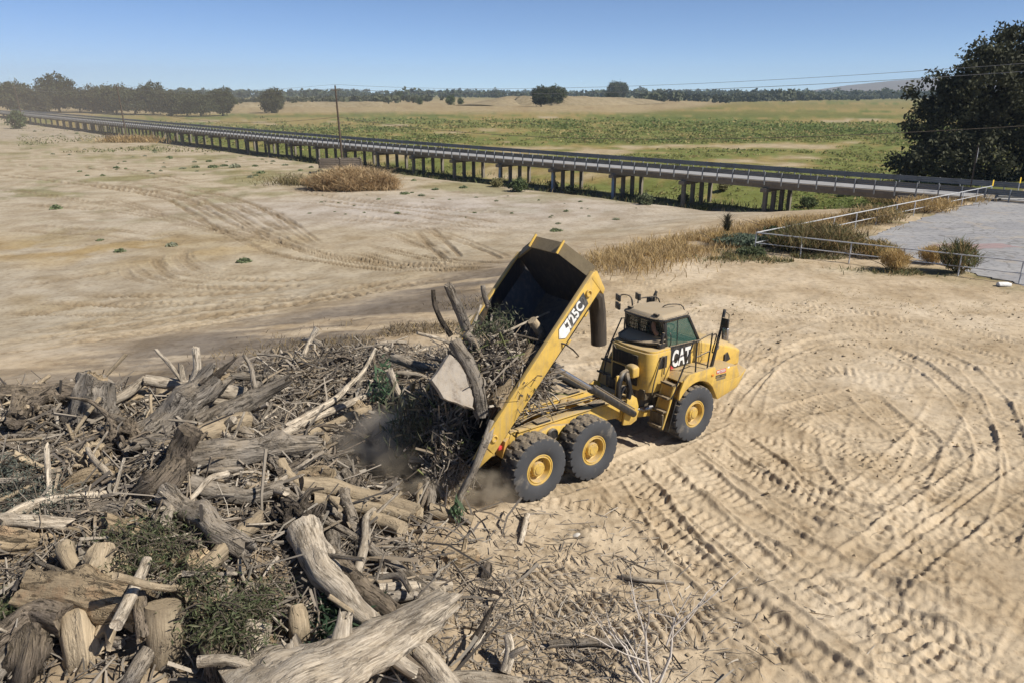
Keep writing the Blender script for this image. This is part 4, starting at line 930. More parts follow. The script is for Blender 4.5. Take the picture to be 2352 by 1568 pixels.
for s in (-1, 1):
    b = MB(); b.hull([(-0.10, s * y, 0.0) for y in (1.34, 1.42)] + [(-0.02 + -0.13, s * y, -0.46) for y in (1.34, 1.42)] + [(4.56, s * y, 0.0) for y in (1.34, 1.42)] + [(4.32, s * y, -0.46) for y in (1.34, 1.42)])
    rl = b.build('side_rail', Y_, body, 0.015, matrix=BM)
    b = MB(); b.hull([(-0.12, s * 1.41, -.01), (-0.17, s * 1.41, -.46), (-0.12, s * 1.34, -.01), (-0.17, s * 1.34, -.46), (-0.64, s * 1.25, -.22), (-0.66, s * 1.23, -.46), (-0.64, s * 1.19, -.22), (-0.66, s * 1.17, -.46)]); b.build('tail_plate', Y_, body, 0.01, matrix=BM)
    b = MB()
    b.bar((0.0, s * 1.38, 0.02), (4.5, s * 1.38, 0.02), 0.12, 0.05)
    b.build('rail_cap', Y_, body, 0.012, matrix=BM)
    for ps in (0.14, 4.05):
        b = MB(); b.lathe([(0.085, 0), (0.085, .05), (0.06, .055), (0.05, .02), (0.02, .02)], (ps, s * 1.42, -0.19), (0, s, 0), 18); b.build('pin', Y_, body, matrix=BM)
for q in (0.4, 1.3, 2.2, 3.1, 3.9):
    b = MB(); b.box((q, 0, -1.12 + .02 * (q - 3)), (0.14, 1.5, 0.14)); b.build('cross_member', Y_, body, 0.01, matrix=BM)
# head board with its hood
HB = [(0.84, -1.02), (1.04, -0.72), (1.36, -0.03), (0.52, 0.43), (-0.52, 0.43), (-1.36, -0.03), (-1.04, -0.72), (-0.84, -1.02)]
b = MB(); v = [(hb_s(n), y, n) for y, n in HB] + [(hb_s(n) + 0.08, y, n) for y, n in HB]
b.add(v, [tuple(range(8)), tuple(range(15, 7, -1))] + [(i, (i + 1) % 8, 8 + (i + 1) % 8, 8 + i) for i in range(8)]); hb = b.build('head_board', M['bed'], body, matrix=BM, smooth_sh=False)
b = MB()
for (y0, n0), (y1, n1) in zip(HB[2:5], HB[3:6]):
    p = [(hb_s(n0) - 0.06, y0, n0 + .02), (hb_s(n0) + 0.24, y0, n0 + .05), (hb_s(n1) + 0.24, y1, n1 + .05), (hb_s(n1) - 0.06, y1, n1 + .02)]; b.plate(p, 0.05)
b.build('spill_guard', M['bed_top'], body, matrix=BM, smooth_sh=False)
for y, n in (HB[3], HB[4]):
    b = MB(); b.bar((hb_s(n) - .08, y, n + .07), (hb_s(n) + .27, y, n + .10), 0.03, 0.06); b.build('guard_rib', Y_, body, matrix=BM)
b = MB(); b.hull([(4.36, -1.43, -.03), (4.58, -1.43, -.03), (4.30, -1.43, -.60), (4.42, -1.43, -.56), (4.36, -1.3, -.03), (4.58, -1.3, -.03), (4.30, -1.3, -.60), (4.42, -1.3, -.56)]); b.build('corner_post', Y_, body, 0.01, matrix=BM)
# model number on the rail
dm = Matrix.Identity(4); cB, sB = math.cos(BA), math.sin(BA)
RM = BM @ Matrix(((1, 0, 0, 0), (0, 0, -1, -1.426), (0, 1, 0, 0), (0, 0, 0, 1)))        # (s, n) drawing plane on the near rail
b = MB(); b.add([(2.95, -.03, 0), (2.78, -.20, 0), (2.90, -.36, 0), (3.05, -.37, 0), (3.88, -.37, 0), (3.98, -.05, 0)], [(0, 1, 2, 3, 4, 5)]); b.build('model_plate', M['decal'], body, matrix=RM, smooth_sh=False)
b = MB(); b.add([(2.95, -.05, .002), (2.80, -.20, .002), (2.91, -.35, .002), (3.10, -.36, .002), (3.18, -.25, .002), (3.08, -.2, .002), (3.14, -.06, .002)], [(0, 1, 2, 3, 4, 5, 6)]); b.build('worn_chevron', M['white'], body, matrix=RM, smooth_sh=False)
text_obj('model_number', '725C', 0.34, M['white'], RM @ Matrix.Translation((3.45, -0.205, 0.004)), body, offset=0.012, width=0.80)
text_obj('model_number', '2', 0.30, M['faded'], RM @ Matrix.Translation((3.85, -0.19, 0.004)), body, width=0.8)
# exhaust duct hanging from the body
b = MB(); P = [(0.98, -0.62, 4.72), (1.25, -0.62, 4.68), (1.46, -0.62, 4.45), (1.55, -0.62, 4.05), (1.60, -0.62, 3.6), (1.63, -0.62, 3.2)]
v = []
for i, p in enumerate(P):
    t_ = (Vector(P[min(i + 1, 5)]) - Vector(P[max(i - 1, 0)])).normalized(); n_ = Vector((t_.z, 0, -t_.x)); wdt = 0.26 - 0.06 * i / 5; dep = 0.20 if i else 0.26
    for k in range(12): a = k * math.pi / 6; v.append(Vector(p) + n_ * dep * math.cos(a) + Vector((0, 1, 0)) * wdt * math.sin(a))
b.add(v, [(i * 12 + k, i * 12 + (k + 1) % 12, (i + 1) * 12 + (k + 1) % 12, (i + 1) * 12 + k) for i in range(5) for k in range(12)]); ed = b.build('exhaust_duct', M['duct'], TRUCK)

# --- engine cover behind the cab
def rbox(x0, x1, y0, y1, r, z0, z1, bow=0.06, n=6):
    pl = []
    for cx, cy, a0 in ((x0 + r, y1 - r, 90), (x0 + r, y0 + r, 180)):
        for k in range(n + 1): a = RAD(a0 + 90 * k / n); pl.append((cx + r * math.cos(a), cy + r * math.sin(a)))
    mid = [(x0 - bow * math.sin(math.pi * t), y1 - r + (y0 - y1 + 2 * r) * t) for t in (.25, .5, .75)]; pl = pl[:n + 1] + mid + pl[n + 1:]
    return pl + [(x1, y0), (x1, y1)], z0, z1
pl, z0, z1 = rbox(3.26, 4.08, -0.88, 0.70, 0.26, 1.52, 2.62)
b = MB(); b.prism(pl, 'z', z0, z1); EC = b.build('engine_cover', Y_, TRUCK, 0.03, angle=25)
b = MB(); b.prism([(p[0] + (.06 if p[0] < 3.7 else 0), p[1] * .97) for p in pl], 'z', 2.60, 2.68); b.build('cover_top', Y_, EC, 0.02)
def rear_panel(name, y0, y1, z0_, z1_, mat, parent, cut=0.0, x=3.05, rot=0.0):
    p = [(y0, z0_ + cut), (y0 + cut, z0_), (y1, z0_), (y1, z1_), (y0 + cut, z1_), (y0, z1_ - cut)]
    b = MB(); b.prism(p, 'x', x - .012, x + .02); return b.build(name, mat, parent, 0.006)
rear_panel('grille', 0.44, -0.50, 1.66, 2.10, M['grille'], EC, -0.10, 3.195)
rear_panel('grille', 0.44, -0.50, 2.17, 2.52, M['grille'], EC, -0.10, 3.195)
b = MB(); a = RAD(0); b.prism([(3.62, 2.16), (3.62, 2.50), (3.92, 2.50), (3.92, 2.16)], 'y', -0.892, -0.86); b.build('grille', M['grille'], EC, 0.006)
b = MB(); b.hull([(3.21, y, z) for y in (-.52, .48) for z in (2.115, 2.15)] + [(3.17, y, z) for y in (-.52, .48) for z in (2.115, 2.15)]); b.build('panel_seam', Y_, EC)
# air cleaner and its hose
b = MB(); b.hull([(x, y, z) for x in (2.92, 3.18) for y in (-.62, -.28) for z in (1.96, 2.26)] + [(3.04, -.46, 2.34)]); b.build('air_cleaner', Y_, TRUCK, 0.05, seg=3)
b = MB(); b.tube(catmull([(2.80, -0.50, 2.17), (2.58, -0.56, 2.16), (2.44, -0.60, 1.95), (2.42, -0.60, 1.6), (2.5, -.58, 1.4)], .06)[0], 0.075, 10); b.build('hose', K_, TRUCK)
b = MB(); b.tube(catmull([(2.74, -0.56, 2.14), (2.66, -0.70, 2.0), (2.72, -0.72, 1.75), (2.70, -0.70, 1.50)], .06)[0], 0.07, 10); b.build('hose', K_, TRUCK)
# under-structure of the front frame
b = MB(); b.hull([(x, y, z) for x in (3.3, 5.9) for y in (-.55, .55) for z in (0.72, 1.3)] + [(6.8, y, 1.2) for y in (-.5, .5)]); b.box((4.2, 0, 1.45), (1.9, 1.5, 0.3)); b.hull([(2.95, y, z) for y in (-.22, .22) for z in (.72, 1.28)] + [(3.5, y, z) for y in (-.4, .4) for z in (.62, 1.35)]); b.build('front_frame', M['step'], TRUCK, 0.02)
for s in (-1, 1):
    b = MB(); b.tube([(2.95, s * .55, 1.02), (3.35, s * .62, 1.0)], 0.035, 10); b.tube([(3.3, s * .62, 1.0), (3.95, s * .72, .98)], .065, 10); b.build('steering_cylinder', M['chrome'] if s < 0 else K_, TRUCK)
b = MB(); b.prism([(3.15, .80), (3.15, 1.02), (3.9, .88), (3.9, .66)], 'y', -.62, -.50); b.build('frame_beam', Y_, TRUCK, .01)

# --- cab
CY = 0.72
side = [(4.02, 2.62), (3.92, 3.40), (4.84, 3.40), (5.38, 2.58)]
b = MB()
b.prism([(4.06, 1.55), (4.04, 2.60), (5.40, 2.56), (5.46, 1.55)], 'y', -CY, CY); CAB = b.build('cab', Y_, TRUCK, 0.03)
b = MB()
for s in (-1, 1):
    for p, q in zip(side, side[1:] + side[:1]): b.bar((p[0], s * CY, p[1]), (q[0], s * CY, q[1]), 0.075, 0.075, (0, 1, 0))
    b.bar((4.46, s * CY, 2.60), (4.42, s * CY, 3.40), 0.03, 0.035, (0, 1, 0))
for p in side: b.bar((p[0], -CY, p[1]), (p[0], CY, p[1]), 0.075, 0.075)
b.build('cab_frame', K_, CAB, 0.015)
b = MB(); b.prism([(4.08, 2.67), (4.0, 3.36), (4.41, 3.36), (4.45, 2.66)], 'y', -CY - .012, -CY + .004); b.build('side_window', M['glass'], CAB)
b = MB(); b.prism([(4.48, 2.66), (4.45, 3.36), (4.82, 3.36), (5.30, 2.63)], 'y', -CY - .012, -CY + .004); b.build('side_window', M['glass'], CAB)
b = MB(); b.prism([(4.08, 2.67), (4.0, 3.36), (4.82, 3.36), (5.30, 2.63)], 'y', CY - .004, CY + .012); b.build('side_window', M['glass'], CAB)
b = MB(); b.plate([(5.34, -CY + .05, 2.63), (5.34, CY - .05, 2.63), (4.87, CY - .05, 3.36), (4.87, -CY + .05, 3.36)], 0.012); b.build('windscreen', M['glass'], CAB)
b = MB(); b.plate([(4.03, -CY + .05, 2.66), (3.95, -CY + .05, 3.36), (3.95, CY - .05, 3.36), (4.03, CY - .05, 2.66)], 0.012); b.build('rear_window', M['glass'], CAB)
pr = [(3.78, -.64), (3.73, -.5), (3.71, 0), (3.73, .48), (3.78, .60), (3.92, .66), (4.75, .66), (4.94, .58), (4.98, 0), (4.94, -.62), (4.75, -.72), (3.85, -.74)]
b = MB(); n_ = len(pr); b.add([(p[0], p[1], 3.40) for p in pr] + [(p[0], p[1], 3.47) for p in pr] + [(4.25 + (p[0] - 4.25) * .86, p[1] * .84, 3.54) for p in pr], [tuple(range(n_))[::-1], tuple(range(2 * n_, 3 * n_))] + [(r * n_ + i, r * n_ + (i + 1) % n_, (r + 1) * n_ + (i + 1) % n_, (r + 1) * n_ + i) for r in (0, 1) for i in range(n_)])
RF = b.build('roof', M['roof'], CAB, 0.025, seg=3)
b = MB(); rp_ = [(p[0] * 1.0, p[1], 3.42) for p in pr]; b.tube(rp_ + [rp_[0]], 0.055, 8); b.build('roof_edge', K_, RF)
b = MB(); b.tube(catmull([(4.35, .70, 3.52), (4.45, .72, 3.64), (5.0, .62, 3.62), (5.12, .58, 3.45), (5.3, .6, 3.1), (5.42, .66, 2.75)], .08)[0], 0.02, 6); b.tube(catmull([(4.5, -.1, 3.56), (4.6, -.2, 3.64), (5.02, -.3, 3.58), (5.15, -.36, 3.35), (5.28, -.4, 3.05)], .08)[0], 0.016, 6); b.build('roof_rail', K_, CAB)
for q in ((3.82, -.5), (3.82, .46)):
    b = MB(); b.box((q[0], q[1], 3.53), (0.1, 0.16, 0.1)); b.build('work_lamp', K_, CAB, 0.02)
# rear hood over the engine: dusty shelf, frame and mesh guard
b = MB(); sh = [(4.0, .66), (3.58, .62), (3.44, .46), (3.42, 0.10), (3.56, -.45), (3.72, -.70), (4.0, -.74)]
b.add([(p[0], p[1], 2.74 + (p[0] - 3.36) * .25) for p in sh] + [(p[0], p[1], 2.69 + (p[0] - 3.36) * .22) for p in sh], [tuple(range(7)), tuple(range(13, 6, -1))] + [(i, (i + 1) % 7, 7 + (i + 1) % 7, 7 + i) for i in range(7)])
RH = b.build('rear_shelf', M['roof'], CAB, 0.015)
b = MB(); q = [(p[0], p[1], 2.73 + (p[0] - 3.36) * .25) for p in sh]; b.tube(q, 0.035, 8); b.tube([q[0], (3.84, .62, 3.40)], .03, 8); b.tube([q[-1], (3.84, -.70, 3.40)], .04, 8); b.build('shelf_frame', K_, RH)
b = MB()
for k in range(21):
    y = -.62 + k * 0.062
    if k % 7 == 6: b.bar((3.96, y, 2.90), (3.86, y, 3.36), 0.05, 0.02)
    else: b.bar((3.96, y, 2.90), (3.86, y, 3.36), 0.014, 0.014)
for t in (0.02, .25, .5, .75, .98): b.bar((3.96 - .10 * t, -.64, 2.90 + .46 * t), (3.96 - .10 * t, .60, 2.90 + .46 * t), 0.014, 0.014)
b.build('window_guard', K_, RH)
b = MB(); b.tube(catmull([(3.92, -.36, 3.30), (3.84, -.40, 3.24), (3.82, -.46, 3.10), (3.88, -.52, 2.98)], .05)[0], 0.06, 10); b.build('exhaust_elbow', M['rust'], RH)
b = MB(); b.hull([(x, y, z) for x in (3.70, 3.92) for y in (-.80, -.68) for z in (2.66, 2.82)]); b.tube([(3.8, -.76, 2.8), (3.86, -.76, 3.1)], .045, 8); b.build('hose_cluster', K_, RH, .01)
# inside
b = MB(); b.box((4.55, 0, 2.55), (0.5, 0.5, 0.12)); b.hull([(4.28, y, 2.58) for y in (-.24, .24)] + [(4.4, y, 2.58) for y in (-.24, .24)] + [(4.18, y, 3.15) for y in (-.2, .2)] + [(4.28, y, 3.15) for y in (-.2, .2)]); b.build('seat', M['seat'], CAB, .04)
b = MB(); b.hull([(5.0, y, z) for y in (-.5, .5) for z in (2.5, 2.66)] + [(5.3, y, 2.6) for y in (-.6, .6)]); b.tube([(5.05, 0, 2.6), (4.9, 0, 2.86)], .03, 8); b.lathe([(0.2, 0), (0.2, .03), (0.17, .03), (.17, 0)], (4.9, 0, 2.84), (-.5, 0, .86), 20, True); b.build('dashboard', M['seat'], CAB)
# door panel: black with lettering
b = MB(); b.prism([(4.10, 1.92), (4.10, 2.585), (5.04, 2.555), (5.08, 1.92)], 'y', -CY - .035, -CY - .005); DR = b.build('door', K_, TRUCK, 0.012)
TXM = Matrix(((1, 0, 0, 0), (0, 0, -1, -CY - .036), (0, 1, 0, 0), (0, 0, 0, 1)))
text_obj('door_lettering', 'CAT', 0.64, M['white'], TXM @ Matrix.Translation((4.64, 2.25, 0.004)), DR, offset=0.020, width=0.56)
b = MB(); b.add([(4.12, 1.93, .002), (4.44, 1.93, .002), (4.22, 2.12, .002), (4.12, 2.14, .002)], [(0, 1, 2, 3)]); b.build('red_triangle', M['red'], DR, matrix=TXM, smooth_sh=False)
b = MB(); b.tube(catmull([(4.13, -CY - .04, 2.66), (4.11, -CY - .09, 2.8), (4.10, -CY - .09, 3.0), (4.11, -CY - .04, 3.05)], .05)[0], 0.014, 6); b.build('door_handle', K_, DR)
# --- hood and nose
b = MB(); b.hull([(5.42, s * .74, z) for s in (-1, 1) for z in (1.6, 2.54)] + [(5.42, s * .55, 2.64) for s in (-1, 1)] + [(6.75, s * .76, z) for s in (-1, 1) for z in (1.5, 2.14)] + [(6.75, s * .55, 2.28) for s in (-1, 1)] + [(7.36, s * .70, z) for s in (-1, 1) for z in (1.47, 1.90)] + [(7.32, s * .5, 2.02) for s in (-1, 1)])
HD = b.build('hood', Y_, TRUCK, 0.05, seg=3)
for s in (-1, 1):
    b = MB(); b.prism([(6.52, 1.72), (6.52, 1.95), (6.66, 2.0), (6.80, 1.76)], 'y', s * .765 - .03, s * .765 + .012)
    for k in range(4): b.bar((6.53 + k * .06, s * .777, 1.74), (6.53 + k * .06, s * .757, 1.93), .012, .012)
    b.build('hood_vent', M['grille'], HD)
b = MB()
for k in range(5): b.bar((5.5, -.752, 1.75 + k * .12), (6.0, -.742, 1.75 + k * .12), .012, .02)
b.build('hood_slat', Y_, HD)
b = MB(); b.hull([(7.34, s * .60, z) for s in (-1, 1) for z in (1.50, 1.84)] + [(7.39, s * .54, z) for s in (-1, 1) for z in (1.5, 1.78)]); b.build('front_grille', M['grille'], HD, .01)
# fenders with wheel arch
fen = [(3.88, 1.40), (3.90, 1.62), (4.06, 1.90), (4.25, 2.03), (5.30, 2.03), (5.34, 1.92), (6.28, 1.86), (6.45, 1.50)]
arch = [(5.24, 1.48)] + [(4.62 + .88 * math.cos(RAD(a)), .80 + .95 * math.sin(RAD(a))) for a in range(42, 150, 9)] + [(3.93, 1.36)]
for s in (-1, 1):
    b = MB(); b.prism(fen + arch[:1] + arch[1:], 'y', s * 1.42, s * 1.36); b.prism([(4.0, 1.86), (4.25, 1.99), (5.32, 1.99), (5.32, 1.93), (4.3, 1.93), (4.06, 1.80)], 'y', s * 1.37, s * .74)
    oa = [(4.62 + .90 * math.cos(RAD(a)), .80 + .97 * math.sin(RAD(a))) for a in range(42, 146, 8)]; oi = [(4.62 + .86 * math.cos(RAD(a)), .80 + .93 * math.sin(RAD(a))) for a in range(145, 41, -8)]
    b.prism(oa + oi, 'y', s * 1.37, s * .78); b.prism([(5.34, 1.50), (5.34, 1.91), (6.30, 1.85), (6.46, 1.50)], 'y', s * 1.37, s * .75)
    f_ = b.build('fender', Y_, TRUCK, 0.015)
    b = MB(); b.hull([(5.24, s * 1.42, 1.49), (5.56, s * 1.40, .98), (6.46, s * 1.42, 1.49), (6.5, s * 1.34, 1.12), (7.16, s * 1.12, 1.47), (7.06, s * 1.05, 1.24)] + [(5.24, s * .72, 1.49), (5.56, s * .72, .98), (7.40, s * .6, 1.465), (7.22, s * .6, 1.22)]); b.build('nose_panel', Y_, TRUCK, 0.02)
    b = MB(); b.prism([(3.42, .50), (3.60, .46), (3.98, 0.66), (4.02, 1.34), (3.90, 1.38)], 'y', s * 1.34, s * 0.86) if s > 0 else b.hull([(3.62, y, .48) for y in (-1.34, -.95)] + [(3.66, y, .48) for y in (-1.34, -.95)] + [(3.90, y, 1.38) for y in (-1.36, -.9)] + [(3.86, y, 1.38) for y in (-1.36, -.9)]); b.build('mud_flap', K_, TRUCK, 0.008)
b = MB(); b.hull([(7.18, s * .62, z) for s in (-1, 1) for z in (1.19, 1.46)] + [(7.46, s * .5, z) for s in (-1, 1) for z in (1.24, 1.46)]); b.build('bumper', Y_, TRUCK, .02)
FM = Matrix(((1, 0, 0, 0), (0, 0, -1, -1.4215), (0, 1, 0, 0), (0, 0, 0, 1)))
b = MB(); b.add([(5.38, 1.79, 0), (5.80, 1.765, 0), (5.80, 1.885, 0), (5.38, 1.905, 0)], [(0, 1, 2, 3)]); o = b.build('number_sticker', M['red'], TRUCK, matrix=FM, smooth_sh=False)
text_obj('sticker_lettering', 'WJ7559', 0.105, M['white'], FM @ Matrix.Translation((5.58, 1.835, .003)) @ Matrix.Rotation(RAD(-3), 4, 'Z'), o, offset=.003)
b = MB(); b.add([(5.36, 1.66, 0), (5.82, 1.645, 0), (5.82, 1.73, 0), (5.36, 1.755, 0)], [(0, 1, 2, 3)]); o = b.build('notice_plate', K_, TRUCK, matrix=FM, smooth_sh=False)
b = MB(); b.add([(5.38, 1.675, .003), (5.54, 1.671, .003), (5.54, 1.725, .003), (5.38, 1.73, .003)], [(0, 1, 2, 3)]); b.add([(5.61, 1.668, .003), (5.80, 1.662, .003), (5.80, 1.712, .003), (5.61, 1.72, .003)], [(0, 1, 2, 3)]); b.build('worn_print', M['bed_top'], o, matrix=FM, smooth_sh=False)
b = MB(); b.add([(5.40, 1.585, 0), (5.80, 1.57, 0), (5.80, 1.635, 0), (5.40, 1.65, 0)], [(0, 1, 2, 3)]); o = b.build('notice_strip', M['bed_top'], TRUCK, matrix=FM, smooth_sh=False)
b = MB(); b.add([(5.86, 1.86, 0), (5.95, 1.855, 0), (5.95, 1.905, 0), (5.86, 1.91, 0)], [(0, 1, 2, 3)]); b.build('small_sticker', M['white'], TRUCK, matrix=FM, smooth_sh=False)
b = MB(); b.box((5.22, -1.43, 1.80), (.09, .03, .05)); b.build('side_marker', M['orange'], TRUCK, .006)
# --- steps, hand rails, mirrors
for s in (-1, 1):
    b = MB(); pth = [(3.88, 1.86), (3.72, 1.72), (3.56, 1.20), (3.36, .66)]
    for y in (s * 1.36, s * .96): b.tube([(p[0], y, p[1]) for p in pth], .035, 6)
    st = b.build('ladder', Y_, TRUCK)
    for x, z in ((3.80, 1.82), (3.64, 1.48), (3.52, 1.12), (3.38, .74)):
        b = MB(); b.box((x - .06, s * 1.16, z), (.2, .40, .03)); b.box((x - .16, s * 1.16, z + .02), (.02, .40, .05)); b.build('step', M['step'], st)
    b = MB(); b.hull([(3.76, s * y, 1.78) for y in (1.34, .98)] + [(3.72, s * y, 1.78) for y in (1.34, .98)] + [(3.46, s * y, .72) for y in (1.34, .98)] + [(3.42, s * y, .72) for y in (1.34, .98)]); b.build('back_plate', M['yellow_worn'], st)
    b = MB(); b.box((3.36, s * 1.14, .84), (.05, .46, .46)); b.build('toe_plate', M['step'], st, .01)
    b = MB(); b.tube(catmull([(3.34, s * .94, 1.52), (3.42, s * .94, 1.9), (3.62, s * .93, 2.45), (3.72, s * .93, 2.52), (3.78, s * .93, 2.45), (3.78, s * .93, 2.0)], .08)[0], .02, 7); b.build('hand_rail', M['step'] if s < 0 else K_, TRUCK)
    b = MB(); b.tube([(3.62, s * 1.38, 1.46), (4.0, s * 1.38, 2.2), (4.40, s * 1.36, 2.92)], .022, 7); b.build('hand_rail', K_, TRUCK)
    b = MB(); b.tube(catmull([(4.55, s * 1.36, 2.02), (4.53, s * 1.36, 2.75), (4.60, s * 1.36, 2.9), (5.08, s * 1.34, 2.98), (5.16, s * 1.34, 2.9), (5.06, s * 1.34, 2.0)], .1)[0], .022, 7); b.tube([(4.54, s * 1.36, 2.45), (5.1, s * 1.34, 2.50)], .02, 6); b.tube([(4.40, s * 1.36, 2.92), (4.60, s * 1.36, 2.90)], .022, 6); b.build('hand_rail', K_, TRUCK)
    b = MB(); b.tube(catmull([(5.32, s * 1.2, 2.75), (5.36, s * 1.2, 2.86), (5.52, s * 1.2, 2.86), (5.5, s * 1.2, 2.7), (5.40, s * 1.2, 2.36), (5.72, s * 1.16, 2.42), (5.74, s * 1.1, 2.5)], .07)[0], .018, 6); b.build('hand_rail', K_, TRUCK)
    b = MB(); b.hull([(5.28, s * 1.30, 1.98), (5.38, s * 1.30, 1.98), (5.28, s * 1.24, 1.98), (5.38, s * 1.24, 1.98), (5.56, s * 1.30, 3.05), (5.64, s * 1.30, 3.05), (5.56, s * 1.26, 3.05), (5.64, s * 1.26, 3.05)]); b.tube([(5.60, s * 1.28, 3.0), (5.66, s * 1.28, 3.42), (5.72, s * 1.26, 3.55)], .045, 8); ma = b.build('mirror_arm', K_, TRUCK, .008)
    b = MB(); b.box((5.60, s * 1.40, 3.22), (.06, .22, .26)); b.tube([(5.7, s * 1.3, 3.5), (5.82, s * 1.34, 3.4), (5.80, s * 1.36, 2.8)], .014, 6); b.build('mirror', K_, ma, .02)
    b = MB(); b.box((5.64, s * 1.40, 2.90), (.09, .2, .36)); b.build('mirror', M['chrome'] if s < 0 else K_, ma, .03, seg=3)
# camera and mirror cluster on the far side of the roof
b = MB(); b.tube(catmull([(4.15, .70, 3.3), (4.15, .74, 3.62), (4.15, .85, 3.74), (4.05, 1.0, 3.76), (4.0, 1.1, 3.70)], .08)[0], .022, 6); ma = b.build('mirror_arm', K_, TRUCK)
for q in ((3.98, 1.12, 3.66), (3.98, 1.12, 3.42), (4.3, .66, 3.74)):
    b = MB(); b.box(q, (.07, .26, .2), Matrix.Rotation(RAD(-20), 3, 'Z')); b.build('mirror', K_, ma, .02)
b = MB(); b.box((-1.62, -.80, 1.36), (.1, .12, .1)); b.build('tail_light', M['red'], TRUCK, .015)
b = MB(); b.hull([(-1.6, -.9, 1.1), (-1.6, -.62, 1.1), (-1.5, -.9, 1.5), (-1.5, -.62, 1.5), (-1.2, -.7, 1.5), (-1.2, -.62, 1.1)]); b.build('light_bracket', M['yellow_worn'], TRUCK, .01)

# ------------------------------------------------------------------ driftwood
def log_geo(pts, r0, r1, seed, step=0.14, n=14, bumpy=0.16, jag0=0.0, jag1=0.0, flat=1.0, knots=0, flare=0.0, fluted=0.0):
    """a weathered log: bent tapered tube with uneven girth, ragged or sawn ends; returns verts, [quads, tris], uvs"""
    if r0 > .14: n = max(n, int(min(44, r0 * 110))); step = min(step, max(.05, r0 * .25))
    rng = np.random.default_rng(seed); P, tt = catmull(pts, step); m_ = len(P); T, N, B = frames(P); L_ = np.linspace(0, 1, m_) * max(1, np.linalg.norm(P[-1] - P[0]))
    wob = np.stack([vnoise(L_ * 1.6, 0, 0, seed + k) for k in range(3)], 1) * min(r0, 0.25) * 0.22; P = P + wob * np.sin(np.pi * np.linspace(0, 1, m_))[:, None]
    rad = r0 + (r1 - r0) * tt; rad = rad * (1 + flare * np.exp(-tt * 9))
    a = np.arange(n) * 2 * np.pi / n; L = np.concatenate([[0], np.cumsum(np.linalg.norm(np.diff(P, axis=0), axis=1))])
    ca, sa = np.cos(a)[None], np.sin(a)[None]
    rr_ = rad[:, None] * (1 + bumpy * .55 * vnoise(ca * 1.6 + 0 * L[:, None], sa * 1.6 + 0 * L[:, None], L[:, None] * 1.3 / max(r0 * 4, .3), seed) + bumpy * .5 * vnoise(ca * 4 + 0 * L[:, None], sa * 4 + 0 * L[:, None], L[:, None] * 3.0, seed + 9))
    if r0 > .11:
        for fq, am in ((7, .22), (15, .16), (28, .09)): rr_ = rr_ * (1 + max(bumpy, .12) * am * 2.4 * vnoise(ca * fq * .5 + 0 * L[:, None], sa * fq * .5 + 0 * L[:, None], L[:, None] * (fq * .32 if bumpy < .3 else fq * .8), seed + 20 + fq))
    if fluted: rr_ = rr_ * (1 + fluted * np.sin(a * 5 + 1.3 * np.sin(L[:, None] * 1.1))) 
    for _ in range(knots):
        i0_, a0 = rng.integers(2, max(3, m_ - 2)), rng.uniform(0, 6.28); da = np.angle(np.exp(1j * (a - a0)))[None]; rr_ = rr_ * (1 + 0.5 * np.exp(-(da / .45) ** 2 - ((np.arange(m_) - i0_)[:, None] * step / (rad[i0_] * .7 + .03)) ** 2))
    V = P[:, None] + (N[:, None] * ca[..., None] + B[:, None] * sa[..., None] * flat) * rr_[..., None]
    def jagg(q): return .55 * np.clip(vnoise(ca[0] * 1.5, sa[0] * 1.5, q + .01, seed + 40) + .4, 0, 1.4) + .45 * np.clip(vnoise(ca[0] * 5, sa[0] * 5, q + .01, seed + 41), 0, 1) + .15 * rng.random(n)
    if jag0: V[0] -= T[0] * (jagg(1.0) * jag0)[:, None]; V[1] -= T[0] * (jagg(2.0) * jag0 * .3)[:, None]
    if jag1: V[-1] += T[-1] * (jagg(3.0) * jag1 * 1.3)[:, None]; V[-2] += T[-1] * (jagg(4.0) * jag1 * .4)[:, None]
    if jag1 and r0 > .1:                       # torn fibres inside the broken end
        inner = P[-1] + (V[-1] - P[-1]) * .62 + T[-1] * ((jagg(5.0) - .25) * jag1 * 1.1)[:, None]; V = np.concatenate([V, inner[None]]); L = np.append(L, L[-1] + r1 * .4); m_ += 1
    i = np.arange(m_ - 1)[:, None] * n; j = np.arange(n)[None]; j2 = (j + 1) % n
    Q = np.stack([i + j, i + j2, i + n + j2, i + n + j], -1).reshape(-1, 4)
    U = np.arange(n + 1) / n * 2 * np.pi * r0
    uq = np.stack([np.stack([U[np.broadcast_to(j, (m_ - 1, n))], np.broadcast_to(L[:-1, None], (m_ - 1, n))], -1), np.stack([U[np.broadcast_to(j, (m_ - 1, n)) + 1], np.broadcast_to(L[:-1, None], (m_ - 1, n))], -1),
                   np.stack([U[np.broadcast_to(j, (m_ - 1, n)) + 1], np.broadcast_to(L[1:, None], (m_ - 1, n))], -1), np.stack([U[np.broadcast_to(j, (m_ - 1, n))], np.broadcast_to(L[1:, None], (m_ - 1, n))], -1)], 2).reshape(-1, 2)
    Vf = V.reshape(-1, 3); c0 = P[0] + T[0] * (r0 * .25 if jag0 else 0.0); c1 = P[-1] - T[-1] * (r1 * .25 if jag1 else 0.0); k = len(Vf)
    Vf = np.vstack([Vf, c0, c1]); e = (m_ - 1) * n
    tri = np.concatenate([np.stack([np.full(n, k), j2[0], j[0]], 1), np.stack([np.full(n, k + 1), e + j[0], e + j2[0]], 1)])
    ut = np.concatenate([np.stack([np.zeros((n, 2)), np.stack([ca[0] * r0, sa[0] * r0], 1)[(np.arange(n) + 1) % n], np.stack([ca[0] * r0, sa[0] * r0], 1)], 1).reshape(-1, 2)] * 2) * np.array([1.0, 1.0])
    return Vf, [Q, tri], np.vstack([uq, ut])

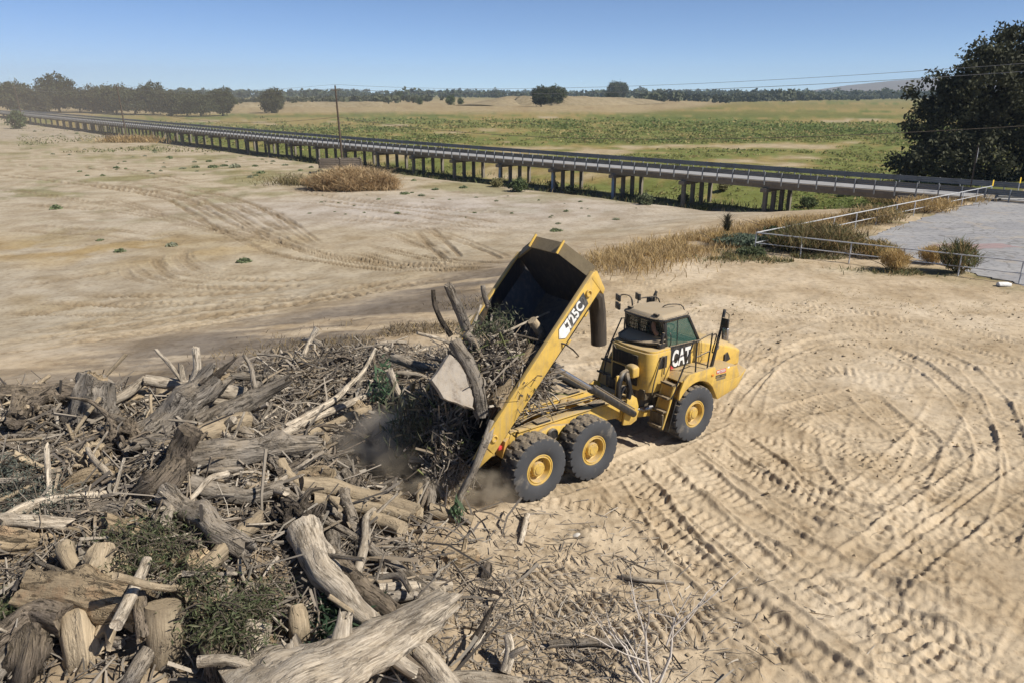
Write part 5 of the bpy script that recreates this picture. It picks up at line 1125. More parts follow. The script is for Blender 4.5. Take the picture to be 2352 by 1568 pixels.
def join_geo(gs):
    V = []; Q = []; Tt = []; uq = []; ut = []; o = 0
    for v, (q, t), u in gs:
        V.append(v); Q.append(q + o); Tt.append(t + o); uq.append(u[:len(q) * 4]); ut.append(u[len(q) * 4:]); o += len(v)
    return np.vstack(V), [np.vstack(Q), np.vstack(Tt)], np.vstack(uq + ut)

SEED = [100]
def log(name, label, cat, pts, r0, r1=None, mat='log_grey', stubs=(), group=None, endmat=None, world=False, **kw):
    """pts: (photo x, photo y, height) triples unless world; stubs: (t, direction, length, radius)"""
    SEED[0] += 7; r1 = r0 * 0.85 if r1 is None else r1
    if not world:
        zs = [p[2] for p in pts]; tall = max(zs) - min(zs) > 0.8; q_ = []
        for p in pts:
            z_ = p[2]
            if not (tall and p[2] == min(zs)) and not kw.get('sunk'):
                for _ in range(14):
                    w_ = W(p[0], p[1], z_); g_ = float(gh(w_.x, w_.y))
                    if g_ > -.5 and z_ < g_ + r0 * .55 + (.13 if mound(w_.x, w_.y) > .25 else -r0 * .2): z_ += .07
                    else: break
            q_.append((p[0], p[1], z_))
        pts = q_
    kw.pop('sunk', None)
    P = [Vector(p) if world else W(*p) for p in pts]; o = P[0].copy(); loc = [p - o for p in P]
    gs = [log_geo([tuple(p) for p in loc], r0, r1, SEED[0], **kw)]
    C, tt = catmull([tuple(p) for p in loc], 0.1)
    for t, d, l, r in stubs:
        c = C[int(t * (len(C) - 1))]; d = np.array(d, float); d /= np.linalg.norm(d); gs.append(log_geo([c, c + d * l * .5 + np.array([0, 0, .04 * l]), c + d * l], r, r * .6, SEED[0] + 3, n=9, step=.1, jag1=r * .8))
    v, f, u = join_geo(gs) if len(gs) > 1 else gs[0]
    ob = mesh_obj(name, fast_mesh(name, v, f, uvs=u, sharp=55), M[mat]); ob.location = o
    if endmat:
        ob.data.materials.append(M[endmat]); nq = len(f[0]); ln = len(ob.data.polygons); mi = np.zeros(ln, np.int32); mi[nq:] = 1; ob.data.polygons.foreach_set('material_index', mi)
    return tag(ob, label, cat, group)

J = dict(jag0=0.12, jag1=0.15)
def rootwad(label, c, r, seed, nroot=16, mat='log_bark'):
    """earthy root plate: lumpy core with bent tapering roots all round"""
    rng = np.random.default_rng(seed); o0 = np.array(W(*c)); u = np.linspace(.03, math.pi - .03, 34); w_ = np.linspace(0, 2 * math.pi, 56, endpoint=False); U, Wd = np.meshgrid(u, w_, indexing='ij'); d = np.stack([np.sin(U) * np.cos(Wd), np.sin(U) * np.sin(Wd), np.cos(U)], -1).reshape(-1, 3)
    k = 1 + sum(am * vnoise(d[:, 0] * fq, d[:, 1] * fq, d[:, 2] * fq + .01, seed + int(fq)) for fq, am in ((2, .35), (5, .24), (11, .16), (23, .09)))
    V = d * k[:, None] * np.array(r); nn = 56; i_ = np.arange(33)[:, None] * nn; j_ = np.arange(nn)[None]; j2_ = (j_ + 1) % nn; Q = np.stack([i_ + j_, i_ + nn + j_, i_ + nn + j2_, i_ + j2_], -1).reshape(-1, 4)
    uv = np.stack([V[Q.ravel()][:, 0] + V[Q.ravel()][:, 1], V[Q.ravel()][:, 2] * 3], 1); gs = [(V, [Q, np.zeros((0, 3), int)], uv)]
    for _ in range(nroot):
        e = rng.normal(size=3); e[2] = abs(e[2]) * .5 + .1; e /= np.linalg.norm(e); s0 = e * np.array(r) * .6; l_ = rng.uniform(.6, 1.5) * max(r); b_ = rng.normal(size=3) * .35; rr0 = rng.uniform(.035, .10)
        gs.append(log_geo([s0, s0 + (e + b_ * .5) * l_ * .45, s0 + (e + b_) * l_ * .75, s0 + (e * .6 + b_ * 1.6 - np.array([0, 0, .35])) * l_], rr0, rr0 * .25, seed + _ * 3, n=8, step=.12, bumpy=.3))
    v, f, uu = join_geo(gs); ob = mesh_obj('root_mass', fast_mesh('root_mass', v, f, uvs=uu), M[mat]); ob.location = o0; return tag(ob, label, 'root')
# the big pieces, left to right (photograph coordinates, height above the pad)
log('driftwood_log', 'long thick log lying flat along the left edge at the back of the pile', 'log', [(-60, 912, 1.55), (80, 905, 1.6), (205, 898, 1.65)], 0.27, 0.30, 'log_bark', n=18, knots=5)
log('tree_stump', 'upright stump with a crumbled tan top beside the long back log', 'stump', [(190, 985, 1.15), (205, 925, 1.75), (222, 868, 2.35)], 0.36, 0.40, 'log_grey', n=20, jag1=0.12, bumpy=.26, endmat='log_tan', knots=6)
rootwad('rough earthy root mass below the upright stump', (285, 1015, 1.35), (.62, .55, .5), 811, 18)
rootwad('lighter gnarled root mass in the middle left of the pile', (215, 1065, 1.15), (.5, .45, .42), 821, 16, 'log_dusty')
log('forked_branch', 'pale forked branch with a stub rising at the back of the pile', 'branch', [(335, 872, 1.9), (400, 880, 1.75), (470, 892, 1.7), (560, 905, 1.5)], 0.15, 0.2, 'log_pale', jag0=.1, stubs=((.42, (-.05, .1, 1), .55, .10), (.45, (-.75, .2, .9), 1.25, .075)))
log('driftwood_branch', 'pale crooked branch standing upright behind the big broken trunk', 'branch', [(432, 925, 1.6), (440, 880, 2.05), (452, 845, 2.45), (450, 800, 2.95)], 0.12, 0.09, 'log_pale', jag1=.06)
log('broken_trunk', 'big trunk snapped to a dark splinter at its upper end', 'log', [(345, 1010, 1.35), (400, 960, 1.75), (455, 905, 2.2), (498, 862, 2.6)], 0.42, 0.35, 'log_grey', n=20, jag1=.25, knots=3, bumpy=.2, endmat='log_tan')
log('splinter', 'dark pointed splinter jutting from the top of the snapped trunk', 'log', [(470, 885, 2.45), (505, 853, 2.75), (536, 826, 3.0)], 0.20, 0.04, 'log_dark', n=12, flat=.45, jag1=.15, bumpy=.4)
log('driftwood_log', 'slim pale pole lying level just behind the snapped trunk', 'log', [(250, 925, 1.6), (290, 905, 1.7), (330, 872, 1.8)], 0.12, .13, 'log_pale', jag1=.06)
log('driftwood_log', 'smooth dark grey trunk tapering up to the right behind the bent root', 'log', [(470, 985, 1.45), (530, 945, 1.75), (590, 910, 2.0), (645, 880, 2.3)], 0.38, 0.14, 'log_grey', n=20, jag1=.3, bumpy=.18)
log('driftwood_log', 'tan chunk of log tucked under the smooth dark grey trunk', 'log', [(440, 1005, 1.3), (490, 985, 1.3), (560, 965, 1.25)], .24, .22, 'log_dusty', **J)
log('driftwood_log', 'heavy dark log lying level in the middle of the pile', 'log', [(440, 1050, 1.35), (520, 1035, 1.5), (610, 1025, 1.55), (690, 1022, 1.45)], 0.33, 0.24, 'log_grey', n=20, jag0=.2, jag1=.5, knots=3)
log('bent_root', 'thick bent root rising like an elbow in front of the heavy dark log', 'root', [(330, 1140, 1.35), (378, 1112, 1.5), (405, 1070, 1.75), (420, 1025, 2.1), (437, 985, 2.5)], 0.32, 0.23, 'log_bark', n=18, bumpy=.2, knots=4, stubs=((.9, (.9, -.4, -.1), .22, .07),))
log('driftwood_log', 'barked log sloping down right from the foot of the bent root', 'log', [(380, 1135, 1.35), (430, 1175, 1.25), (500, 1215, 1.15), (562, 1258, 1.0)], 0.25, 0.2, 'log_grey', n=18, jag1=.15, knots=3)
log('driftwood_log', 'curved grey log lying level to the right of the bent root', 'log', [(432, 1108, 1.3), (500, 1128, 1.25), (570, 1135, 1.2), (640, 1118, 1.15)], 0.19, 0.15, 'log_grey', n=14, jag1=.1)
log('driftwood_branch', 'long thin pole crossing in front of the heavy dark log', 'branch', [(430, 1078, 1.45), (500, 1078, 1.45), (560, 1076, 1.4)], .075, .06, 'log_grey')
log('driftwood_log', 'smooth pale log end entering from the left edge', 'log', [(-50, 1192, 1.5), (60, 1196, 1.5), (150, 1203, 1.45)], 0.135, .13, 'log_pale', jag1=.14)
log('driftwood_branch', 'split grey stake standing upright near the blue-grey brush', 'branch', [(118, 1205, .95), (112, 1120, 1.5), (108, 1040, 2.1)], .085, .06, 'log_pale', jag1=.25, flat=.6)
log('driftwood_branch', 'stub of log pointing at the viewer above the big tan log', 'branch', [(150, 1255, 1.55), (160, 1285, 1.5), (170, 1300, 1.4)], .16, .12, 'log_dusty', jag1=.1)
log('knotty_stump', 'small knotty stump shaped like a boot above the big tan log', 'stump', [(228, 1320, 1.35), (236, 1280, 1.65), (240, 1245, 1.85)], .20, .11, 'log_dusty', n=16, bumpy=.4, knots=6)
log('driftwood_log', 'big decaying tan log lying level in the left foreground', 'log', [(75, 1350, 1.25), (170, 1362, 1.25), (265, 1378, 1.2), (330, 1395, 1.15)], 0.33, 0.30, 'log_tan', n=22, jag0=.12, bumpy=.22, fluted=.05, knots=4)
log('driftwood_log', 'rough bark log end on the left of the decaying tan log', 'log', [(150, 1420, 1.15), (90, 1400, 1.15), (30, 1440, .95), (-40, 1500, .7)], 0.25, 0.22, 'log_bark', n=18, jag0=.15, knots=4)
log('driftwood_log', 'slanting grey log under the left foreground stump end', 'log', [(115, 1420, .95), (60, 1470, .75), (0, 1530, .55), (-60, 1580, .3)], 0.16, .17, 'log_grey', jag0=.1)
log('driftwood_log', 'smooth round stake lying across the green willow leaves', 'log', [(338, 1285, 1.6), (308, 1350, 1.55), (268, 1432, 1.5)], 0.088, .10, 'log_pale', n=14, jag1=.03)
log('driftwood_log', 'short barked stub hanging next to the smooth round stake', 'log', [(318, 1362, 1.45), (323, 1400, 1.3), (329, 1458, 1.05)], 0.115, .105, 'log_bark', n=14, jag1=.1, endmat='log_tan')
log('driftwood_log', 'wide pale log standing almost upright at the bottom edge', 'log', [(374, 1385, 1.35), (376, 1460, .75), (380, 1560, -.15)], 0.27, 0.29, 'log_dusty', n=22, bumpy=.07)
log('driftwood_log', 'dusty upright log in the dark hollow at the lower left', 'log', [(165, 1400, 1.0), (178, 1480, .45), (192, 1580, -.25)], 0.24, 0.30, 'log_dusty', n=20, knots=3)
log('driftwood_log', 'gnarled upright log at the lower left corner', 'log', [(70, 1455, .75), (62, 1520, .2), (50, 1600, -.3)], 0.24, 0.30, 'log_bark', n=20, bumpy=.35, knots=7)
log('driftwood_log', 'dark grey log slanting through the lower left hollow', 'log', [(345, 1490, .75), (310, 1540, .4), (265, 1620, -.1)], .13, .15, 'log_grey')
log('driftwood_log', 'leaning log with flaking bark near the bottom edge', 'log', [(488, 1470, .9), (500, 1520, .5), (515, 1600, -.1)], .21, .24, 'log_bark', n=18, bumpy=.2)
log('driftwood_log', 'pale round log end catching the sun beside the flaking log', 'log', [(595, 1430, .95), (575, 1500, .5), (555, 1600, -.1)], .22, .27, 'log_pale', n=20, bumpy=.08, jag0=.08)
log('driftwood_branch', 'pale curved branch arching along the bottom edge', 'branch', [(455, 1518, 1.0), (520, 1512, 1.0), (580, 1532, .9), (640, 1565, .75)], .095, .055, 'log_pale')
log('driftwood_log', 'narrow upright log in the gap left of the great pale trunk', 'log', [(682, 1390, .9), (690, 1440, .5), (690, 1510, -.1)], .15, .17, 'log_dusty', n=16)
log('driftwood_log', 'long smooth log running down from the matted roots to the great pale trunk', 'log', [(700, 1215, 1.25), (728, 1285, 1.1), (770, 1350, .95), (848, 1422, .7)], 0.30, 0.18, 'log_pale', n=22, bumpy=.12, knots=2, flare=.2, jag1=.1)
rootwad('matted root clump at the top of the long smooth log', (688, 1195, 1.2), (.36, .36, .34), 831, 26, 'log_dark')
log('driftwood_log', 'barked log with a knot hole beside the long smooth log', 'log', [(775, 1292, .85), (830, 1345, .72), (900, 1402, .55)], 0.21, 0.17, 'log_bark', n=18, jag1=.12, knots=4)
log('driftwood_log', 'long stripped pinkish pole slanting down to the open sand', 'log', [(640, 1120, 1.35), (720, 1175, 1.1), (800, 1225, .85), (880, 1285, .55), (945, 1330, .3)], .10, .09, 'log_grey', n=12, jag1=.1, fluted=.1)
log('driftwood_log', 'second stripped pole lying just above the pinkish one', 'log', [(735, 1150, 1.0), (800, 1200, .8), (870, 1270, .5), (1000, 1365, .2)], .095, .10, 'log_grey', n=12, fluted=.1)
log('driftwood_log', 'clean pale pole lying level by the great pale trunk', 'log', [(868, 1348, .55), (950, 1344, .5), (1037, 1344, .4)], .085, .10, 'log_pale', n=14)
log('driftwood_log', 'shorter grey pole lying just below the clean pale pole', 'log', [(880, 1370, .5), (945, 1368, .45), (1008, 1364, .38)], .10, .085, 'log_grey', jag1=.1, endmat='log_tan')
log('great_trunk', 'great pale weathered trunk lying across the bottom centre', 'log', [(560, 1640, .55), (700, 1545, .75), (820, 1490, .75), (920, 1440, .6), (1010, 1385, .4)], 0.80, 0.34, 'log_pale', n=36, step=.1, bumpy=.26, flat=.6, fluted=.06, jag1=.3, knots=5, stubs=((.42, (.1, .6, .9), .55, .2), (.55, (.9, -.35, -.2), .9, .17), (.25, (-.4, .8, .5), .5, .2)))
log('driftwood_log', 'split pale log pointing down at the bottom centre edge', 'log', [(965, 1492, .55), (1010, 1545, .4), (1060, 1610, .2)], .17, .19, 'log_pale', n=18, bumpy=.1)
log('driftwood_log', 'dark log lying between the great trunk and the split pale log', 'log', [(900, 1500, .5), (960, 1545, .35), (1010, 1590, .2)], .16, .16, 'log_dark', n=14)
log('driftwood_log', 'smooth fawn log lying level on the bottom edge', 'log', [(1040, 1560, .2), (1120, 1560, .2), (1200, 1575, .15)], .13, .13, 'log_pale', n=16)
log('driftwood_log', 'long dusty log lying in front of the falling dust', 'log', [(690, 1112, .85), (780, 1122, .6), (870, 1145, .4), (955, 1175, .22)], 0.20, 0.19, 'log_dusty', n=18, bumpy=.1, jag1=.05, stubs=((.8, (.5, .4, .6), .3, .06),))
log('driftwood_log', 'shorter dusty log lying against the front of the long dusty one', 'log', [(725, 1148, .6), (800, 1155, .45), (880, 1170, .3), (942, 1187, .2)], 0.15, 0.13, 'log_dusty', n=14, jag0=.1)
log('driftwood_log', 'sawn log end facing the sand below the two dusty logs', 'log', [(850, 1185, .35), (890, 1200, .3), (925, 1215, .22)], .16, .17, 'log_dusty', n=16)
log('driftwood_post', 'short pale post standing upright in the dust', 'branch', [(962, 1192, -.1), (963, 1150, .28), (966, 1113, .62)], .10, .095, 'log_dusty', n=12, stubs=((.55, (-1, 0, .1), .25, .05),))
log('driftwood_log', 'dusty log half buried beside the leaning long branch', 'log', [(985, 1168, .25), (1030, 1182, .2), (1085, 1195, .1)], .15, .13, 'log_dusty', n=14, jag0=.08)
log('leaning_branch', 'long bare branch leaning from the truck tail to the sand', 'branch', [(1132, 965, 2.35), (1112, 1020, 1.9), (1085, 1085, 1.25), (1062, 1130, .75), (1036, 1205, .0)], .092, .078, 'log_pale', n=14, knots=3, jag1=.1, sunk=True)
log('driftwood_branch', 'short dusty stick lying alone on the sand behind the rear wheels', 'branch', [(1211, 1182, .14), (1204, 1212, .10), (1195, 1247, .05)], .07, .055, 'log_pale', n=12, jag1=.05)
log('driftwood_branch', 'thin stick lying on the sand near the bulldozer marks', 'branch', [(1430, 1322, .08), (1480, 1330, .1), (1570, 1338, .04)], .055, .035, 'log_pale', n=10, jag0=.1)
log('driftwood_log', 'reddish stub of root lying on the sand', 'root', [(1015, 1275, .12), (1060, 1285, .14), (1095, 1272, .16)], .11, .15, 'log_tan', n=14, bumpy=.5, knots=5, stubs=((.7, (.2, .6, .9), .4, .07),))
log('driftwood_log', 'mossy dark chunk standing on the sand', 'log', [(1115, 1320, 0.02), (1118, 1308, .12), (1120, 1296, .2)], .10, .09, 'log_dark', n=12, bumpy=.35)
log('driftwood_log', 'long bundle of bark-stripped wood at the lower right of the pile', 'log', [(1265, 1478, .12), (1350, 1472, .13), (1440, 1476, .12)], .075, .07, 'log_grey', n=12, jag0=.2, jag1=.15)
log('driftwood_log', 'dark slab of broken wood near the lower right sand', 'log', [(1085, 1470, .35), (1105, 1440, .5), (1118, 1415, .65)], .11, .06, 'log_dark', n=10, flat=.4, jag1=.25)
log('driftwood_branch', 'pale upright chunk leaning among the chips at the lower right', 'branch', [(1160, 1540, .1), (1172, 1490, .4), (1165, 1455, .62)], .10, .07, 'log_pale', n=12, stubs=((.4, (.8, -.3, .8), .4, .07),))
# behind and beside the truck tail
log('driftwood_branch', 'long slender pole slanting over the right-hand mound', 'branch', [(655, 980, 1.35), (755, 925, 1.5), (800, 885, 1.6), (835, 850, 1.75), (862, 800, 2.0)], .10, .045, 'log_pale', n=10)
log('driftwood_branch', 'pale pole lying below the long slender one', 'branch', [(640, 1000, 1.15), (720, 960, 1.25), (800, 925, 1.3), (850, 905, 1.25)], .12, .08, 'log_pale', n=12, jag0=.15)
log('driftwood_branch', 'thick pale limb next to the dark hollow behind the truck', 'branch', [(700, 1000, 1.0), (770, 970, 1.05), (850, 935, 1.1)], .12, .10, 'log_dusty', n=12)
log('driftwood_branch', 'crooked grey stick sticking up from the crest of the right-hand mound', 'branch', [(600, 925, 1.7), (583, 880, 2.05), (575, 840, 2.3), (560, 815, 2.5)], .085, .045, 'log_grey', n=10)
log('driftwood_branch', 'stout broken limb jutting left towards the slab', 'branch', [(1010, 848, 1.7), (960, 838, 1.75), (908, 822, 1.85)], .16, .14, 'log_grey', n=14, jag1=.25)
log('driftwood_branch', 'slanting grey pole in front of the heavy dark log', 'branch', [(600, 1128, 1.15), (650, 1100, 1.25), (710, 1055, 1.35), (735, 1040, 1.4)], .095, .06, 'log_grey', n=10, jag1=.1)
log('driftwood_branch', 'splintered brown pole lying behind the slanting grey one', 'branch', [(640, 1085, 1.3), (690, 1060, 1.35), (725, 1040, 1.35)], .10, .05, 'log_dark', n=9, jag0=.2, jag1=.2)
log('driftwood_branch', 'rounded branch bending down beside the splintered pole', 'branch', [(645, 1060, 1.35), (665, 1095, 1.2), (700, 1125, 1.0)], .13, .12, 'log_dusty', n=12)
log('stump_chunk', 'small dark stump at the edge of the dust behind the long dusty log', 'stump', [(810, 1130, .5), (816, 1110, .68), (820, 1090, .85)], .14, .12, 'log_dark', n=12, bumpy=.4, jag1=.1)
log('driftwood_branch', 'barked log hanging under the truck tail in the shade', 'branch', [(965, 1075, .9), (1000, 1110, .65), (1022, 1140, .45)], .09, .08, 'log_grey', n=10, endmat='log_tan', jag1=.08)
log('driftwood_branch', 'pale horizontal limb in the shade under the falling load', 'branch', [(940, 1052, 1.05), (985, 1055, 1.05), (1035, 1062, 1.0)], .09, .08, 'log_pale', n=10)
# load in the raised body: points in truck coordinates
def tl(pts): return [tuple(TP(*p)) for p in pts]
def T2(dx, dy, y):                               # photograph point on the plane y = const of the truck
    r = ray(dx, dy); o = np.array([0, 0, CAM_H]); lf = np.array([-math.sin(TH), math.cos(TH), 0]); q = (o - np.array(TO)) @ lf
    return tuple(o + r * ((y - q) / (r @ lf)))
def tlog(name, label, cat, pts, r0, r1, mat, **kw): return log(name, label, cat, [T2(*p) for p in pts], r0, r1, mat, world=True, **kw)
tlog('driftwood_log', 'long curved log sliding out over the tail on top of the load', 'log', [(1045, 785, -.15), (1070, 830, -.55), (1092, 880, -.8), (1106, 945, -1.0)], .15, .17, 'log_grey', n=16, jag1=.12)
tlog('wood_slab', 'wide pale slab of wood hanging from the tail of the load', 'slab', [(1043, 822, .35), (1040, 865, .3), (1052, 925, .2)], .36, .45, 'log_pale', n=14, flat=.16, bumpy=.1) if False else None
tlog('driftwood_log', 'thick log with a torn orange end lying along the near side of the load', 'log', [(1228, 800, -.85), (1190, 860, -1.0), (1150, 918, -1.12)], .20, .23, 'log_tan', n=18, jag1=.35, endmat='broken', bumpy=.2)
tlog('driftwood_branch', 'stout pale branch standing up from the far side of the load', 'branch', [(1072, 755, .5), (1050, 705, .6), (1032, 660, .7)], .13, .11, 'log_grey', n=12, jag1=.1)
tlog('driftwood_branch', 'dark thin branch curving up at the far left of the load', 'branch', [(1035, 770, .75), (1012, 735, .85), (998, 700, .95), (995, 665, 1.0)], .07, .05, 'log_dark', n=9)
tlog('driftwood_branch', 'short upright stick by the far rail of the body', 'branch', [(1122, 705, .6), (1113, 680, .65), (1109, 655, .7)], .07, .065, 'log_grey', n=9)
tlog('driftwood_branch', 'thin grey branch slanting up beside the stout pale one', 'branch', [(1075, 770, .4), (1092, 735, .4), (1105, 700, .45)], .05, .035, 'log_pale', n=8)
tlog('driftwood_branch', 'bright bare stick lying across the top of the load', 'branch', [(1128, 775, -.2), (1190, 748, -.2), (1262, 716, -.2)], .035, .022, 'log_pale', n=8)
tlog('driftwood_branch', 'thin dark branch reaching out over the near rail', 'branch', [(1185, 768, -.5), (1245, 782, -1.0), (1300, 790, -1.5), (1330, 817, -1.7)], .035, .015, 'log_dark', n=7)
tlog('driftwood_branch', 'pale stick pointing left from the far side of the load', 'branch', [(1062, 800, .35), (1010, 778, .4), (958, 764, .45)], .05, .035, 'log_pale', n=8)
tlog('driftwood_branch', 'thick brown limb across the lower load', 'branch', [(1068, 765, .1), (1095, 790, -.05), (1125, 805, -.15)], .12, .1, 'log_grey', n=12)
tlog('driftwood_branch', 'pale wedge of wood near the front edge of the load', 'branch', [(1222, 735, -.35), (1238, 760, -.35), (1243, 772, -.35)], .11, .13, 'log_dusty', n=12)
tlog('driftwood_branch', 'curved grey limb lying across the middle of the load', 'branch', [(1150, 825, -.4), (1190, 815, -.45), (1228, 795, -.5)], .09, .08, 'log_grey', n=12, jag0=.1)
tlog('driftwood_branch', 'flat grey board lying in the load below the bright stick', 'board', [(1150, 785, -.2), (1165, 810, -.25), (1180, 835, -.3)], .10, .09, 'log_grey', n=8, flat=.25)
tlog('driftwood_branch', 'grey limb pointing down through the middle of the load', 'branch', [(1170, 775, -.2), (1182, 800, -.25), (1193, 830, -.3)], .08, .07, 'log_dusty', n=10)
tlog('driftwood_branch', 'branch crossing in the shade from the load to the leaning branch', 'branch', [(1040, 985, .2), (1075, 1010, -.2), (1110, 1050, -.5)], .06, .05, 'log_pale', n=9)
# the wide slab: a real thick board with a ragged edge
sp = [T2(*p) for p in ((1027, 812, -.45), (988, 872, -.55), (1012, 912, -.75), (1050, 930, -.85), (1082, 938, -.9), (1078, 905, -.8), (1066, 868, -.65), (1052, 838, -.5))]
b = MB(); c_ = sum((Vector(p) for p in sp), Vector()) / len(sp); nrm = (Vector(sp[2]) - Vector(sp[0])).cross(Vector(sp[5]) - Vector(sp[0])).normalized()
ed_ = []
for p, q in zip(sp, sp[1:] + sp[:1]):
    for t_ in (0, .25, .5, .75): ed_.append(Vector(p).lerp(Vector(q), t_) + Vector(RNG.normal(0, .012, 3)))
m_ = len(ed_); b.add([p for p in ed_] + [p + nrm * .14 for p in ed_], [tuple(range(m_)), tuple(range(2 * m_ - 1, m_ - 1, -1))] + [(i, (i + 1) % m_, m_ + (i + 1) % m_, m_ + i) for i in range(m_)])
M['slab'] = paint('slab_wood', (0.34, 0.295, 0.245), 0.9, (0.15, 0.11, 0.08), 1.0, 0.3, 4.5, bump=.4, dirt=.3)
o = b.build('wood_slab', M['slab'], None, 0.012, smooth_sh=False); tag(o, 'wide pale slab of wood hanging at the tail of the load', 'slab')
b = MB(); vv = RNG.normal(size=(60, 3)); vv /= np.linalg.norm(vv, axis=1)[:, None]; g = W(1323, 1228, .07)
b.hull([(g.x + p[0] * .10 + .04 * p[2], g.y + p[1] * .07, g.z + p[2] * .06 + .02 * p[0]) for p in vv]); tag(b.build('stone', M['stone'], None, angle=50), 'small white stone lying on the sand', 'stone')
b = MB(); g = W(2305, 656, .02)
b.hull([(g.x + x_ * .3, g.y + y_ * .18, g.z + z_ * (1 + .3 * x_)) for x_ in (-1, 1) for y_ in (-1, 1) for z_ in (0, .12)] + [(g.x - .3, g.y, g.z + .2)]); tag(b.build('litter', M['white'], None, .03, seg=2), 'crumpled white litter lying by the near fence post', 'litter')

# load heap and loose debris -------------------------------------------------------------
def heap(name, c, r, seed, mat, label, n=36, flat_bottom=-9.0):
    rng = np.random.default_rng(seed); v = []; u = np.linspace(0, math.pi, n // 2); w = np.linspace(0, 2 * math.pi, n, endpoint=False)
    U, Wd = np.meshgrid(u, w, indexing='ij'); d = np.stack([np.sin(U) * np.cos(Wd), np.sin(U) * np.sin(Wd), np.cos(U)], -1).reshape(-1, 3)
    k = 1 + 0.22 * vnoise(d[:, 0] * 2.5, d[:, 1] * 2.5, d[:, 2] * 2.5 + .01, seed) + 0.12 * vnoise(d[:, 0] * 7, d[:, 1] * 7, d[:, 2] * 7 + .01, seed + 1)
    P = d * k[:, None] * np.array(r); P = P @ np.array(TMAT.to_3x3()).T + np.array(TP(*c)); P[:, 2] = np.maximum(P[:, 2], flat_bottom)
    m_ = len(w); i = np.arange(len(u) - 1)[:, None] * m_; j = np.arange(m_)[None]; j2 = (j + 1) % m_
    f = np.stack([i + j, i + m_ + j, i + m_ + j2, i + j2], -1).reshape(-1, 4)
    o = mesh_obj(name, fast_mesh(name, P, [f], col=np.tile(np.array([[.10, .078, .055]]), (len(P), 1))), mat); tag(o, label, kind='stuff'); return P, d
HA = heap('load_debris', (-1.15, 0, 2.78), (1.12, 1.12, 0.66), 3, M['ground'], 'packed mass of wood and earth in the raised body')
HB_ = heap('falling_debris', (-2.5, 0.45, 1.05), (0.50, 0.95, 0.95), 4, M['ground'], 'wood and reeds spilling from the tail of the body', flat_bottom=-.1)

def twigs(name, B, D, Ln, Rd, col, rng, curve=0.12, mat='twig', label=None):
    """many thin bent sticks in one mesh (B base centres, D directions)"""
    n = len(B); D = D / np.linalg.norm(D, axis=1)[:, None]; u = rng.normal(size=(n, 3)); s = np.cross(D, u); s /= np.linalg.norm(s, axis=1)[:, None]; t = np.cross(D, s); k = 4
    rings = []
    for q in (0, .35, .7, 1.0):
        c = B + D * (Ln * (q - .5))[:, None] + s * (curve * Ln * rng.uniform(.4, 1, n) * math.sin(q * math.pi))[:, None]; rr_ = Rd * (1.05 - .55 * q)
        for a in range(3): rings.append(c + (s * math.cos(a * 2.094) + t * math.sin(a * 2.094)) * rr_[:, None])
    V = np.stack(rings, 1).reshape(-1, 3); base = np.arange(n)[:, None] * 12
    F = np.concatenate([base + np.array([[r * 3 + a, r * 3 + (a + 1) % 3, r * 3 + 3 + (a + 1) % 3, r * 3 + 3 + a]]) for r in range(3) for a in range(3)])
    E_ = np.concatenate([base + np.array([[0, 2, 1]]), base + np.array([[9, 10, 11]])])
    o = mesh_obj(name, fast_mesh(name, V, [F, E_], col=np.repeat(col, 12, 0), smooth_sh=False), M[mat]); o['kind'] = 'stuff'
    if label: o['label'] = label
    return o
PAL = np.array([(.30, .24, .17), (.24, .19, .135), (.36, .29, .21), (.17, .135, .10), (.27, .20, .13), (.40, .33, .24), (.11, .088, .07), (.33, .24, .14)])
PAL = PAL * .62 + PAL.mean(1)[:, None] * .27
def pal(n, rng): return PAL[rng.integers(0, len(PAL), n)] * rng.uniform(.55, 1.2, (n, 1))
def scatter_mound(n, rng, lo=0.10):
    x = rng.uniform(-17, 2.0, n * 6); y = rng.uniform(8.3, 27, n * 6); m_ = mound(x, y); k = rng.random(len(x)) < np.clip((m_ - lo) / .5, 0, 1); x = x[k][:n]; y = y[k][:n]
    return x, y
rng = np.random.default_rng(77)
x, y = scatter_mound(21000, rng); n = len(x); z = gh(x, y) + rng.uniform(-.02, .30, n) * rng.random(n)
D = rng.normal(size=(n, 3)); D[:, 2] *= .38; Ln = np.exp(rng.normal(-.75, .55, n)); Ln = np.clip(Ln, .12, 2.0)
twigs('driftwood_twigs', np.stack([x, y, z], 1), D, Ln, rng.uniform(.005, .020, n) * (.6 + .5 * Ln), pal(n, rng), rng, label='tangle of thin sticks and twigs covering the pile')
x, y = scatter_mound(7600, rng, .05); n = len(x); z = gh(x, y) + rng.uniform(0, .34, n) * rng.random(n); D = rng.normal(size=(n, 3)); D[:, 2] *= .34
twigs('driftwood_sticks', np.stack([x, y, z], 1), D, np.clip(np.exp(rng.normal(-.25, .5, n)), .25, 2.6), rng.uniform(.014, .042, n), pal(n, rng), rng, label='tangle of medium sticks covering the pile')
